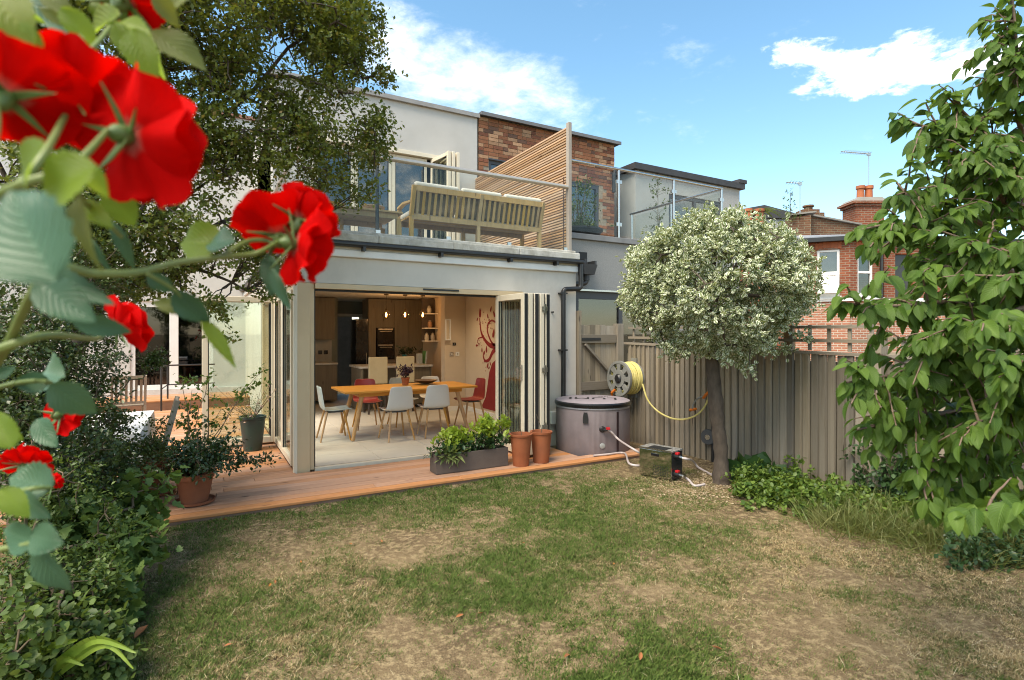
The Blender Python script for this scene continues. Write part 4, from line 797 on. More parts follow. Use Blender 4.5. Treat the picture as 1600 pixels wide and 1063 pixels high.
MB(False).tube([(.27 * math.sin(a), -.26 * math.cos(a), .78) for a in np.linspace(-1.3, 1.3, 12)], .011, 6).build('back_hoop', BLACKP, wc); MB(False).lathe([(.22, .41), (.23, .43)], 20).build('seat', BLACKP, wc)
for k in range(4): a = math.pi / 4 + k * math.pi / 2; MB(False).tube([(.17 * math.cos(a), .17 * math.sin(a), .41), (.23 * math.cos(a), .23 * math.sin(a), 0)], .009, 6).build('leg', BLACKP, wc)
def potted(name, lab, cat, x, y_, z, h, r, n, leafm, sz, pot=True, tpl='small', nl=8, potm=None):
    t_ = thing(name, lab, cat, (x, y_, z))
    if pot: MB(False).lathe([(.12, 0), (.17, .28), (.185, .285), (.185, .32), (.16, .32), (.15, .26), (0, .25)], 18, cap1=False).build('pot', potm or MATS['terracotta'], t_, smooth=True)
    ends = [(x + random.gauss(0, r), y_ + random.gauss(0, r), z + .35 + random.uniform(0, 1) * (h - .35)) for _ in range(n)]
    P, D, U, S = sprays(ends, (x, y_, z + .3), nl, .12, sz); leafmesh('foliage', P, D, U, S, tpl, leafm, t_)
    segmesh('stems', [((x, y_, z + .2), (x + random.gauss(0, r * .3), y_, z + h * .6), .01, .006), ((x, y_, z + .2), (x, y_, z + h * .97), .011, .004)] + [((x, y_, e[2] - .12), e, .004, .002) for e in ends], MATS['twig'], t_); return t_
q = ony(1028, 240, 2.6); potted('slim_tree', 'slim young tree in a pot rising above the neighbouring balustrade', 'tree', q.x, 2.6, 3.142, 2.05, .13, 60, SHR, .055, nl=9)
potted('leafy_pot', 'bushy pot plant by the brick corner of the neighbouring terrace', 'plant', 5.75, 2.5, 3.142, 1.1, .2, 60, SHR, .05)

# ================================================================ THIRD HOUSE, GREY RENDERED BOX
GB = mat('pale_grey_render', (.40, .395, .38), (.37, .365, .35), .88, scale=3, bump=.1, bscale=100)
t3 = thing('grey_box_house', 'pale grey rendered upper storey with a dark roof edge and wide window', 'house', (10, 4, 0))
def TP(name, mt, fn, **k): m = MB(); fn(m); return m.build(name, mt, t3, **k)
TP('upper_wall', GB, lambda m: (m.box(8.15, 3.3, 0, 9.25, 3.6, 5.55), m.box(11.15, 3.3, 0, 11.9, 3.6, 5.55), m.box(9.25, 3.3, 5.12, 11.15, 3.6, 5.55), m.box(9.25, 3.3, 0, 11.15, 3.6, 3.6), m.box(8.15, 3.602, 0, 8.4, 7.5, 5.55), m.box(11.65, 3.602, 0, 11.9, 7.5, 5.55)))
TP('roof_edge', mat('dark_roof_edge', (.045, .043, .045), None, .6), lambda m: (m.box(8.05, 3.2, 5.552, 12.0, 3.5, 5.70), m.box(8.05, 3.503, 5.552, 8.4, 7.6, 5.70), m.box(8.4, 3.503, 5.552, 12.0, 7.6, 5.62)))
TP('finial', MATS['dark_roof_edge'], lambda m: m.box(11.75, 3.18, 5.702, 12.05, 3.5, 5.80))
w3 = TP('wide_window', DARKGREY, lambda m: (m.box(9.25, 3.33, 3.6, 9.33, 3.42, 5.12), m.box(11.07, 3.33, 3.6, 11.15, 3.42, 5.12), m.box(9.33, 3.33, 5.03, 11.07, 3.42, 5.12), m.box(10.16, 3.33, 3.6, 10.24, 3.42, 5.03)))
for a, b in ((9.331, 10.159), (10.241, 11.069)): MB().box(a, 3.36, 3.6, b, 3.37, 5.029).build('glass_pane', MATS['window_glass'], w3)
TP('blind', WHITE, lambda m: m.box(9.3, 3.55, 3.6, 11.1, 3.57, 4.9))
# a lower roof further on, with a fern and two clay pots
t4 = thing('far_terrace_block', 'low pale terrace block beyond the grey box house', 'house', at(1205, 522, 21).xy[:] + (0,), -YAW)
MB(False).box(-1.3, 0, 0, 1.1, 3, 6.0).build('wall', GB, t4); MB(False).prism([(-1.4, -.1, 6.0), (1.2, -.1, 6.0), (1.2, -.1, 6.1), (-.3, -.1, 6.5), (-1.4, -.1, 6.3)], (0, 3.2, 0)).build('roof', MATS['dark_roof_edge'], t4); MB(False).box(.1, -.03, 4.9, .8, -.001, 5.6).build('window', MATS['window_glass'], t4)
cp = at(1178, 345, 19); ch = thing('clay_pot_stack', 'small brick stack with two clay chimney pots above the variegated tree', 'chimney', (cp.x, cp.y, 0), -YAW)
BRK = brickmat('red_brick', (.30, .095, .045), (.22, .06, .033), (.30, .23, .17), aging=.55); PINKB = brickmat('lower_pink_brick', (.44, .185, .115), (.38, .15, .09), (.56, .50, .42), aging=.15)
MB(False).box(-.45, -.3, 0, .45, .3, 5.2).build('stack', BRK, ch)
POTC = mat('clay_pot', (.42, .13, .05), (.34, .10, .04), .8, scale=8, dirt=.3)
for x in (-.22, .18): MB(False).lathe([(.17, 5.2), (.14, 5.8), (.18, 5.82), (.18, 5.9), (.13, 5.9), (.12, 5.3)], 16, (x, 0, 0)).build('chimney_pot', POTC, ch, smooth=True)
fp = at(1185, 335, 19.5); fn = thing('palm_fern', 'small arching palm fern on the far terrace', 'plant', (fp.x, fp.y, fp.z)); FE = MB(False); 
for k in range(16):
    a = k * 2 * math.pi / 16 + random.uniform(-.1, .1); ln = random.uniform(.7, 1.0); prev = None
    for s in range(7):
        u = s / 6; c0 = Vector((math.cos(a) * ln * u, math.sin(a) * ln * u, .55 * u - .62 * u * u)); w_ = .13 * (1 - u) + .02; sd = Vector((-math.sin(a), math.cos(a), 0)) * w_
        if prev is not None: FE.add([prev[0] - prev[1], prev[0] + prev[1], c0 + sd * .5, c0 - sd * .5], [(0, 1, 2, 3)])
        prev = (c0, sd)
FE.build('fronds', leafmat('fern_leaf', (.06, .10, .02), (.10, .14, .03), .3), fn); MB(False).lathe([(.2, -.5), (.25, -.02)], 12).build('pot', MATS['dark_tub'], fn)

# ================================================================ RED BRICK HOUSE WITH BAY
O = at(1320, 522, 17.0); rb = thing('red_brick_house', 'red brick house with white sash windows behind the fence', 'house', (O.x, O.y, 0), -YAW)
k = 17.0 / FPX
def X(px, y=0.0): return ((px - 800) * (17.0 + y) - 520 * 17.0) / FPX
def Zp(py, y=0.0): return 1.6 + (HZ - py) * (17.0 + y) / FPX
def RP(name, mt, fn, parent=None, **kw): m = MB(False); fn(m); return m.build(name, mt, parent or rb, **kw)
zt, zs, zb = Zp(376), Zp(468), -.1
def facet(xa, ya, xb, yb, wx0_, wx1_, name):
    """wall facet from (xa,ya) to (xb,yb) with one window opening; built on its own local axis"""
    ang = math.atan2(yb - ya, xb - xa); ln = math.hypot(xb - xa, yb - ya); e = empty_part(name, rb, (xa, ya, 0), (0, 0, ang)); zw0, zw1 = Zp(462), Zp(388)
    f = lambda q: (q - xa) / (xb - xa) * ln
    a, b = f(wx0_), f(wx1_); m = MB(False); m.box(0, 0, zs, a, .25, zt); m.box(b, 0, zs, ln, .25, zt); m.box(a, 0, zw1, b, .25, zt); m.box(a, 0, zs, b, .25, zw0); m.build('brick_face', BRK, e)
    m = MB(False); m.box(0, -.02, zb, ln, .25, zs - .002); m.build('lower_face', PINKB, e)
    m = MB(False); m.box(-.02, -.07, zs - .05, ln + .02, -.021, zs + .07); m.build('sill_band', WHITE, e)
    m = MB(False); n = 7
    for i in range(n): u = i / n; m.box(a - .05 + (b - a + .1) * u + .004, -.008, zw1 + .005 + .05 * math.sin(math.pi * (u + .5 / n)), a - .05 + (b - a + .1) * (u + 1 / n) - .004, -.001, zw1 + .19 + .05 * math.sin(math.pi * (u + .5 / n)))
    m.build('brick_arch', mat('arch_brick', (.42, .13, .055), (.36, .10, .045), .85, scale=12), e)
    fw = .075; m = MB(False); m.box(a, .04, zw0, a + fw, .12, zw1); m.box(b - fw, .04, zw0, b, .12, zw1); m.box(a + fw, .04, zw1 - fw, b - fw, .12, zw1); m.box(a + fw, .04, zw0, b - fw, .12, zw0 + fw * 1.2); zm = (zw0 + zw1) / 2; m.box(a + fw, .03, zm - .035, b - fw, .12, zm + .035); wn = m.build('sash_window', WHITE, e, bevel=.006, seg=1)
    m = MB(False); m.box(a + fw, .08, zw0 + fw, b - fw, .09, zw1 - fw); m.build('glass_pane', MATS['window_glass'], wn); m = MB(False); m.box(a + .02, .2, zw0 + .6, b - .02, .22, zw1); m.build('net_blind', mat('net', (.45, .47, .46), None, .9), wn)
    m = MB(False); m.box(a - .04, -.10, zw0 - .11, b + .04, .05, zw0 - .002); m.build('window_sill', WHITE, wn)
    return e, a, b, zw0, zm, fw
e1, a, b, zw0, zm, fw = facet(X(1238, .75), .75, X(1328), 0, X(1277, .4), X(1313, .1), 'bay_face')
m = MB(False); M_ = Matrix.Translation((0, .03, zm - .03)) @ Matrix.Rotation(R(-22), 4, 'X'); hh = zm - zw0 - .05; m.M = M_
m.box(a + .03, -.03, -hh, a + .10, .02, 0); m.box(b - .10, -.03, -hh, b - .03, .02, 0); m.box(a + .1, -.03, -.07, b - .1, .02, 0); m.box(a + .1, -.03, -hh, b - .1, .02, -hh + .07); op = m.build('open_sash', WHITE, e1); m = MB(False); m.M = M_; m.box(a + .1, -.01, -hh + .07, b - .1, 0, -.07); m.build('glass_pane', MATS['window_glass'], op)
facet(X(1328) + .004, 0, X(1379, .22), .22, X(1340, .05), X(1365, .15), 'bay_face')
RP('recessed_wall', BRK, lambda m: (m.box(X(1380, 0.6), .55, zs, X(1397, 0.6), .8, zt), m.box(X(1425, 0.6), .55, zs, X(1640, 0.6), .8, zt), m.box(X(1397, 0.6), .55, Zp(398, 0.6), X(1425, 0.6), .8, zt)))
RP('recessed_lower_wall', PINKB, lambda m: m.box(X(1380, 0.6), .53, zb, X(1640, 0.6), .8, zs - .002)); RP('recessed_sill_band', WHITE, lambda m: m.box(X(1380, 0.6), .47, zs - .05, X(1640, 0.6), .529, zs + .07))
RP('dark_window', mat('dark_window', (.02, .02, .022), None, .15), lambda m: m.box(X(1397, 0.65), .66, zs, X(1425, 0.65), .70, Zp(398, 0.65)))
RP('rainwater_pipe', BLACKP, lambda m: m.tube([(X(1377, 0.15), -.06 + .2, zt), (X(1377, 0.15), .14, zb)], .045, 8))
RP('far_left_wall', BRK, lambda m: m.box(X(1120, 0.8), .78, zb, X(1238, 0.8) - .005, 1.0, zt)); 
RP('eaves_gutter', BLACKP, lambda m: (m.beam((X(1234), .66, zt + .06), (X(1329), -.12, zt + .06), .14, .13), m.beam((X(1327), -.12, zt + .06), (X(1384), .1, zt + .06), .14, .13), m.box(X(1384), .42, zt, X(1640), .56, zt + .12)))
RP('lead_roof', mat('lead_sheet', (.26, .28, .31), (.22, .24, .27), .5, scale=3), lambda m: m.prism([(X(1238), .72, zt + .13), (X(1328), -.05, zt + .13), (X(1382), .15, zt + .13), (X(1382), 1.6, zt + .36), (X(1250), 1.6, zt + .38)], (0, 0, .05)))
RP('rear_brickwork', BRK, lambda m: m.box(X(1232, 1.7), 1.62, zb, X(1640, 1.7), 1.9, zt + .30))
par = RP('gable_parapet', brickmat('sooty_brick', (.20, .095, .05), (.14, .065, .04), (.22, .18, .12), aging=.6), lambda m: m.prism([(X(1234, 1.1), 1.1, zt - .1), (X(1262, 1.1), .9, zt - .1), (X(1262, 1.1), .9, Zp(338, 1.1)), (X(1234, 1.1), 1.1, Zp(342, 1.1))], (0, .35, 0)))
RP('parapet_wall', MATS['sooty_brick'], lambda m: m.prism([(X(1262, 1.4), 1.3, zt + .2), (X(1345, 1.4), 1.5, zt + .2), (X(1345, 1.4), 1.5, Zp(352, 1.4)), (X(1262, 1.4), 1.3, Zp(339, 1.4))], (0, .3, 0)))
RP('parapet_coping', mat('grey_stone', (.24, .225, .20), None, .9), lambda m: (m.beam((X(1230, 1.4), 1.25, Zp(339, 1.4)), (X(1264, 1.4), 1.05, Zp(336.5, 1.4)), .45, .05), m.beam((X(1263, 1.4), 1.42, Zp(337.5, 1.4)), (X(1346, 1.4), 1.6, Zp(350.5, 1.4)), .42, .05)))
RP('corbel', WHITE, lambda m: m.box(X(1243, 0.6), .55, Zp(393, 0.6), X(1258, 0.6), .9, Zp(384, 0.6)))
chm = RP('chimney_stack', BRK, lambda m: (m.box(X(1330, 2.0), 1.75, zt, X(1374, 2.0), 2.5, Zp(325, 2.0)), m.box(X(1327.5, 2.0), 1.70, Zp(325, 2.0) + .001, X(1376.5, 2.0), 2.55, Zp(321, 2.0)), m.box(X(1324, 2.0), 1.64, Zp(321, 2.0) + .001, X(1380, 2.0), 2.6, Zp(317.5, 2.0))))
RP('chimney_cap', MATS['grey_stone'], lambda m: m.prism([(X(1326, 2.0), 1.66, Zp(317.5, 2.0) + .001), (X(1378, 2.0), 1.66, Zp(317.5, 2.0) + .001), (X(1370, 2.0), 1.72, Zp(311, 2.0)), (X(1334, 2.0), 1.72, Zp(311, 2.0))], (0, .85, 0)), chm)
for px in (1344.5, 1357.5): RP('chimney_pot', POTC, lambda m: m.lathe([(.125, Zp(313, 2.1)), (.115, Zp(296, 2.1)), (.145, Zp(295.5, 2.1)), (.145, Zp(291, 2.1)), (.10, Zp(291, 2.1)), (.09, Zp(300, 2.1))], 16, (X(px, 2.1), 2.1, 0)), chm, smooth=True)
# small brick stack further back
sb_ = RP('low_stack', MATS['sooty_brick'], lambda m: (m.box(X(1246, 2.9), 2.6, zt, X(1281, 2.9), 3.3, Zp(335, 2.9)), m.box(X(1250, 2.9), 2.7, Zp(335, 2.9) + .002, X(1276, 2.9), 3.2, Zp(329, 2.9)), m.lathe([(.14, Zp(329, 2.9)), (.14, Zp(324, 2.9)), (.19, Zp(323.8, 2.9)), (.19, Zp(321.5, 2.9))], 14, (X(1263, 2.9), 2.9, 0))))
def aerial(lab, px, py0, py1, pxe, pye, ydp, els):
    b = at(px, py1, 17 + ydp); t_ = thing('tv_aerial', lab, 'aerial', (b.x, b.y, b.z), -YAW); kk = (17 + ydp) / FPX; h = (py1 - py0) * kk; dx = (pxe - px) * kk; dz = (py0 - pye) * kk
    MB(False).tube([(0, 0, -.3), (0, 0, h)], .018, 6).build('mast', STEEL, t_); MB(False).tube([(-.06 * np.sign(dx), 0, h - .02), (dx, 0, h + dz)], .014, 6).build('boom', STEEL, t_)
    for i in range(els): u = i / els; l_ = .18 if els > 8 else .22; q = Vector((dx * u, 0, h + dz * u)); MB(False).tube([q + Vector((0, -l_, .0)), q + Vector((0, l_, .0))], .008, 5).build('element', STEEL, t_)
    MB(False).obox((0, 0, h - .03), (.12, .06, .10)).build('clamp_box', STEEL, t_)
aerial('tall television aerial on the red brick chimney stack', 1357.5, 240, 292, 1314, 237, 2.2, 12); aerial('short television aerial behind the brick gable parapet', 1250, 286, 336, 1228, 285, 1.6, 5)
bs = at(1235, 335, 18.0); potted('parapet_sapling', 'wispy sapling growing behind the brick gable parapet', 'plant', bs.x, bs.y, bs.z - .5, 1.25, .16, 26, SHR, .07, pot=False, nl=6)

# ================================================================ FENCE, GATE, TRELLIS
FENCE = boardmat('weathered_fence', (.225, .185, .135), (.315, .27, .21), (.095, .075, .055), .9, 'z', green=(.12, .13, .06), bump=.6, rnd=.30, gs=.6)
FPOST = boardmat('weathered_post', (.21, .175, .13), (.27, .23, .18), (.11, .09, .065), .9, 'z', bump=.5, rnd=.15)
FRAIL = boardmat('weathered_rail', (.22, .185, .14), (.28, .24, .19), (.11, .09, .07), .9, 'y', bump=.4, rnd=.15)
def fx(y): return 4.84 - .028 * y
def ftop(y): return 1.44 + .020 * y
fence = thing('board_fence', 'weathered feather edge board fence along the lawn', 'fence', (fx(-2.8), -2.8, LAWN))
fmesh = []
for v in range(5):
    m = MB(False); a = .026 + .010 * random.random(); pr = [(0, 0), (.0, .086), (-.008, .086), (-a - .002, 0)]
    m.prism([(x, y_, 0) for x, y_ in pr][::-1], (0, 0, 1.0)); me = bpy.data.meshes.new('board'); me.from_pydata(m.v, [], m.f); me.materials.append(FENCE); fmesh.append(me)
fb = MW[fence.name].translation; y = -.20
while y > -6.4:
    if not (-3.86 < y < -3.70):
        o_ = bpy.data.objects.new('board', random.choice(fmesh)); COL.objects.link(o_); o_.parent = fence; h = ftop(y) + random.uniform(-.006, .006) + .08
        o_.location = (fx(y) - fb.x + random.uniform(-.003, .003), y - .1 - fb.y, -.08 - fb.z); o_.scale = (1, 1, h); o_.rotation_euler = (random.uniform(-.004, .004), 0, random.uniform(-.02, .02))
    y -= random.uniform(.088, .098)
def strip(name, mt, ya, yb, z0a, h, dx, th=.03, par=None):
    m = MB(); m.beam((fx(ya) + dx, ya, z0a(ya)), (fx(yb) + dx, yb, z0a(yb)), th, h); return m.build(name, mt, par or fence)
strip('cap_rail', FRAIL, -.14, -3.70, lambda y: ftop(y) + .018, .032, -.01, .06); strip('cap_rail', FRAIL, -3.87, -6.5, lambda y: ftop(y) + .018, .032, -.01, .06)
strip('back_rail', FRAIL, -.14, -6.5, lambda y: 1.1, .07, .075, .04); strip('back_rail', FRAIL, -.14, -6.5, lambda y: .35, .07, .075, .04)
strip('backing_board', FENCE, -.14, -6.5, lambda y: .62, 1.36, .045, .012)
for yy in (-3.785,): MB().box(fx(yy) - .075, yy - .065, -.1, fx(yy) + .055, yy + .065, 1.60).build('post', FPOST, fence, bevel=.006)
MB().box(fx(-1.95) + .025, -2.0, -.1, fx(-1.95) + .12, -1.9, 1.72).build('post', FPOST, fence)
tr = thing('trellis', 'low square timber trellis running above the fence boards', 'trellis', (fx(-2) + .05, -2, 1.45))
for z in (1.545, 1.695): strip('rail', FRAIL, -.16, -3.71, lambda y: z + .006 * y, .035, .045, .025, tr); strip('rail', FRAIL, -3.86, -6.4, lambda y: z - .12 + .006 * y, .035, .045, .025, tr)
for i in range(17):
    y = -.25 - i * .215
    if y > -3.7: MB().box(fx(y) + .060, y - .018, ftop(y) + .04, fx(y) + .08, y + .018, 1.70).build('slat', FRAIL, tr)
for i in range(11):
    y = -3.98 - i * .215; MB().box(fx(y) + .060, y - .018, ftop(y) + .04, fx(y) + .08, y + .018, 1.57).build('slat', FRAIL, tr)
nw = MB(); nw.box(fx(-2.75) + .10, -2.80, -.1, fx(-2.75) + .19, -2.71, 1.66); tag(nw.build('new_fence_post', boardmat('fresh_timber', (.42, .21, .07), (.48, .26, .10), (.30, .14, .05), .7, 'z')), 'fresh orange timber post standing behind the trellis', 'post')
gate = thing('garden_gate', 'weathered ledged and braced timber gate beside the house wall', 'gate', (4.4, -.02, LAWN))
for i in range(7): x = 4.055 + i * .098; MB().box(x, -.012, -.02, x + .094, .012, 1.735 + random.uniform(-.008, .008)).build('board', FENCE, gate)
GR = boardmat('weathered_ledge', (.20, .165, .12), (.25, .21, .16), (.10, .08, .06), .9, 'x', bump=.4)
for z in (1.46, .74, .12): MB().box(4.06, -.050, z, 4.735, -.0135, z + .13).build('ledge', GR, gate, bevel=.004)
MB().beam((4.12, -.033, 1.44), (4.70, -.033, .90), .034, .10, up=(0, 1, 0)).build('brace', GR, gate); MB().box(4.06, -.058, 1.50, 4.42, -.051, 1.54).build('strap_hinge', BLACKP, gate)
MB().box(4.745, -.075, -.1, 4.865, .045, 1.76).build('gate_post', FPOST, gate, bevel=.006); MB().box(4.003, -.06, -.1, 4.05, .05, 1.95).build('hinge_post', FPOST, gate)

# hose reel and hose on the fence
HOSE = mat('yellow_hose', (.55, .47, .15), (.62, .54, .22), .5, scale=12); REELG = mat('grey_reel_plastic', (.22, .22, .20), (.18, .18, .165), .55, scale=8)
ry = -.36; rx = fx(ry) - .02; rz = .93
reel = thing('hose_reel', 'grey wall reel wound with pale yellow garden hose on the fence', 'hose reel', (rx, ry, rz))
def disc(xc, R_, nm):
    m = MB(False); n = 36; holes = 8; th = .02
    # ring with round cut-outs: outer rim, hub and spokes between the holes
    m.M = Matrix.Translation((xc, 0, 0)) @ Matrix.Rotation(R(90), 4, 'Y')
    m.lathe([(R_ * .86, -th), (R_, -th), (R_, th), (R_ * .86, th), (R_ * .86, -th)], n, cap0=False, cap1=False); m.lathe([(.06, -th), (R_ * .5, -th), (R_ * .5, th), (.06, th), (.06, -th)], n, cap0=False, cap1=False)
    for k_ in range(holes):
        a = k_ * 2 * math.pi / holes; a0, a1 = a - .17, a + .17; q = []
        for r_ in (R_ * .47, R_ * .89):
            w_ = .22 if r_ < R_ * .6 else .20
            q += [(r_ * math.cos(a - w_), r_ * math.sin(a - w_), -th * .8), (r_ * math.cos(a + w_), r_ * math.sin(a + w_), -th * .8)]
        m.prism([q[0], q[1], q[3], q[2]], (0, 0, th * 1.6))
    return m.build(nm, REELG, reel, smooth=40)
disc(-.30, .265, 'front_disc'); disc(-.03, .235, 'rear_disc')
MB(False).tube([(-.29, 0, 0), (-.02, 0, 0)], .10, 20).build('drum', REELG, reel); MB(False).lathe([(.07, 0), (.07, .01), (.05, .03)], 18, (-.322, 0, 0), axis=(-1, 0, 0)).build('hub_cap', BLACKP, reel)
m = MB(False)
for layer in range(3):
    for j in range(8 - layer % 2):
        xx = -.265 + (j + .5 * (layer % 2)) * .030; rr = .185 + layer * .024 + random.uniform(-.006, .006); tl = random.uniform(-.02, .02); m.tube([(xx + tl * math.cos(a), rr * math.cos(a), rr * math.sin(a)) for a in np.linspace(0, 2 * math.pi, 33)], .0135, 7, cap=False)
m.build('wound_hose', HOSE, reel, smooth=True)
MB(False).box(-.02, -.06, -.30, .015, .06, .30).build('wall_bracket', REELG, reel); MB(False).tube([(-.33, .06, -.17), (-.36, .10, -.22), (-.34, .12, -.28)], .02, 8).build('tap_connector', mat('orange_plastic', (.55, .13, .01), None, .45), reel)
def fpt(px, py, off=.12):
    # point hanging just in front of the fence face
    p = onx(px, py, 4.9)
    for _ in range(4): p = onx(px, py, fx(p.y) - off)
    return p
def smooth_path(P, n=8):
    P = [Vector(p) for p in P]; o_ = []
    for i in range(len(P) - 1):
        p0, p1, p2, p3 = P[max(i - 1, 0)], P[i], P[i + 1], P[min(i + 2, len(P) - 1)]
        for s in range(n):
            u = s / n; o_.append(.5 * ((2 * p1) + (-p0 + p2) * u + (2 * p0 - 5 * p1 + 4 * p2 - p3) * u * u + (-p0 + 3 * p1 - 3 * p2 + p3) * u ** 3))
    o_.append(P[-1]); return o_
hs = thing('garden_hose', 'loose end of yellow hose looping from the reel to the tree trunk', 'hose', fpt(1055, 656))
MB().tube(smooth_path([fpt(1004, 600, .2), fpt(1012, 625, .18), fpt(1028, 643), fpt(1050, 654), fpt(1072, 655), fpt(1092, 646), fpt(1104, 630, .14), fpt(1108, 615, .2)]), .0125, 8).build('hose_run', HOSE, hs, smooth=True)
gq = fpt(1109, 612, .22); MB().tube([gq, fpt(1104, 616, .22), fpt(1099, 622, .2)], [.022, .02, .018], 8).build('spray_nozzle', MATS['orange_plastic'], hs); MB().tube(smooth_path([fpt(1104, 618, .2), fpt(1090, 623, .2), fpt(1083, 633, .18), fpt(1082, 642, .16)], 4), .010, 8).build('trigger_guard', REELG, hs); MB().tube([fpt(1078, 641, .16), fpt(1088, 639, .16)], [.02, .016], 8).build('trigger', MATS['orange_plastic'], hs)
tl = thing('fence_tap', 'round grey hose guide on the fence half hidden by the tree trunk', 'hose guide', fpt(1106, 683)); q = fpt(1107, 683, .06); MB().lathe([(.03, -.03), (.095, -.03), (.105, 0), (.095, .03), (.03, .03), (.03, -.03)], 24, q, cap0=False, cap1=False, axis=(-1, -.3, 0)).build('guide_wheel', mat('dark_grey_plastic', (.06, .06, .062), None, .5), tl, smooth=True); MB().lathe([(.035, -.02), (.035, .036)], 14, q, axis=(-1, -.3, 0)).build('hub', STEEL, tl); MB().tube([fpt(1113, 655, .05), fpt(1114, 735, .05)], .018, 8).build('upright_pipe', BLACKP, tl)

# ================================================================ COLD PLUNGE TUB AND CHILLER
TUB = None
m_, t, o = newmat('mauve_fabric'); p = nd(t, 'BsdfPrincipled', Roughness=.62); p.inputs['Specular IOR Level'].default_value = .35; t.links.new(p.outputs[0], o.inputs[0])
tcn = nd(t, 'TexCoord'); sx = nd(t, 'SeparateXYZ'); t.links.new(tcn.outputs['Object'], sx.inputs[0]); ang = mth(t, 'ARCTAN2', sx.outputs[1], sx.outputs[0]); st_ = mth(t, 'SINE', mth(t, 'MULTIPLY', ang, 200.0)); nz = tnoise(t, tcn.outputs['Object'], 5, 5)
c = mixc(t, rng(t, nz, .35, .65), (.20, .165, .17), (.24, .20, .205)); c = mixc(t, rng(t, st_, -1, 1, 0, .22), c, (.13, .105, .11)); t.links.new(c, p.inputs['Base Color']); bm = nd(t, 'Bump', Strength=.35, Distance=.006); t.links.new(st_, bm.inputs['Height']); t.links.new(bm.outputs[0], p.inputs['Normal']); TUB = m_
tc_ = Vector((3.885, -.545, 0)); tz = -.12
tub = thing('ice_bath_tub', 'round mauve inflatable ice bath with a lid and black rim', 'tub', (tc_.x, tc_.y, tz))
Rb = .515; Ht = .70
MB(False).lathe([(Rb - .02, 0), (Rb, .03), (Rb + .002, Ht - .05), (Rb - .004, Ht)], 72).build('tub_wall', TUB, tub, smooth=True)
MB(False).lathe([(Rb + .001, Ht + .002), (Rb + .008, Ht + .01), (Rb + .008, Ht + .028), (Rb - .01, Ht + .03)], 72).build('silver_trim', mat('silver_band', (.35, .35, .38), None, .4, .3), tub, smooth=True)
lid = MB(False).lathe([(Rb + .012, Ht + .031), (Rb + .022, Ht + .045), (Rb + .022, Ht + .075), (Rb + .005, Ht + .09)], 72).build('lid_rim', mat('black_vinyl', (.012, .012, .013), None, .3), tub, smooth=True)
LIDM = mat('lid_fabric', (.26, .22, .24), (.30, .255, .275), .5, scale=5)
MB(False).lathe([(Rb + .003, Ht + .0915), (Rb - .03, Ht + .105), (Rb * .6, Ht + .118), (.0, Ht + .122)], 72, cap1=False).build('lid_top', LIDM, tub, smooth=True)
def text(s, size, M, mt, parent, name):
    cu = bpy.data.curves.new(name, 'FONT'); cu.body = s; cu.size = size; cu.align_x = 'CENTER'; cu.align_y = 'CENTER'; cu.extrude = .0008; tmp = bpy.data.objects.new('tmp_text', cu); COL.objects.link(tmp)
    dg = bpy.context.evaluated_depsgraph_get(); me = bpy.data.meshes.new_from_object(tmp.evaluated_get(dg)); bpy.data.objects.remove(tmp); me.materials.clear(); me.materials.append(mt); me.transform(M); o_ = bpy.data.objects.new(name, me); COL.objects.link(o_); reg(o_, parent=parent); return o_
INK = mat('black_ink', (.012, .012, .012), None, .6)
va = math.atan2(CAM.y - tc_.y, CAM.x - tc_.x)           # the lettering reads from the house side, so upside down from the lawn
text('LUMI', .25, Matrix.Translation((math.cos(va) * .10, math.sin(va) * .10, Ht + .1232)) @ Matrix.Rotation(va + math.pi / 2 + math.pi, 4, 'Z') @ Matrix.Scale(1.25, 4, (1, 0, 0)), INK, tub, 'lid_lettering')
text('lumi', .07, Matrix.Translation((-math.cos(va) * .12 + .12, -math.sin(va) * .12 - .08, Ht + .1215)) @ Matrix.Rotation(va + math.pi / 2 + math.pi, 4, 'Z') @ Matrix.Scale(1.25, 4, (1, 0, 0)), INK, tub, 'lid_small_lettering')
def tubpt(px, py, off=.0):
    r_ = ray(px, py); a = r_.x ** 2 + r_.y ** 2; d = CAM - tc_; b = 2 * (d.x * r_.x + d.y * r_.y); c0 = d.x ** 2 + d.y ** 2 - (Rb + off) ** 2; s = (-b - math.sqrt(max(b * b - 4 * a * c0, 0))) / (2 * a); return CAM + r_ * s
def tubn(p): v_ = Vector((p.x - tc_.x, p.y - tc_.y, 0)); return v_.normalized()
q = tubpt(915, 650, .012); n_ = tubn(q); sd = Vector((-n_.y, n_.x, 0)); m = MB(); m.prism([q - sd * .035 + Vector((0, 0, -.10)), q + sd * .035 + Vector((0, 0, -.10)), q + sd * .035 + Vector((0, 0, -.02)), q + sd * .022 + Vector((0, 0, .045)), q - sd * .022 + Vector((0, 0, .045)), q - sd * .035 + Vector((0, 0, -.02))], n_ * .012); m.build('lid_strap', BLACKP, tub)
q = tubpt(941, 671); n_ = tubn(q); vv = MB().lathe([(.042, -.005), (.042, .012), (.028, .02), (.022, .05)], 20, q, axis=n_).build('outlet_valve', BLACKP, tub, smooth=True); q2 = q + n_ * .06; sdv = RIGHT
MB().tube([q2, q2 + sdv * .05], .018, 10).build('elbow', BLACKP, vv); MB().obox(q2 + sdv * .06 + Vector((0, 0, .022)), (.05, .035, .03), (0, 0, -YAW)).build('red_tap', mat('red_plastic', (.50, .012, .018), None, .4), vv)
qb = tubpt(941, 697); MB().lathe([(.036, -.004), (.036, .014), (.022, .02)], 20, qb, axis=tubn(qb)).build('drain_plug', mat('grey_plug', (.33, .34, .33), None, .4), tub, smooth=True)
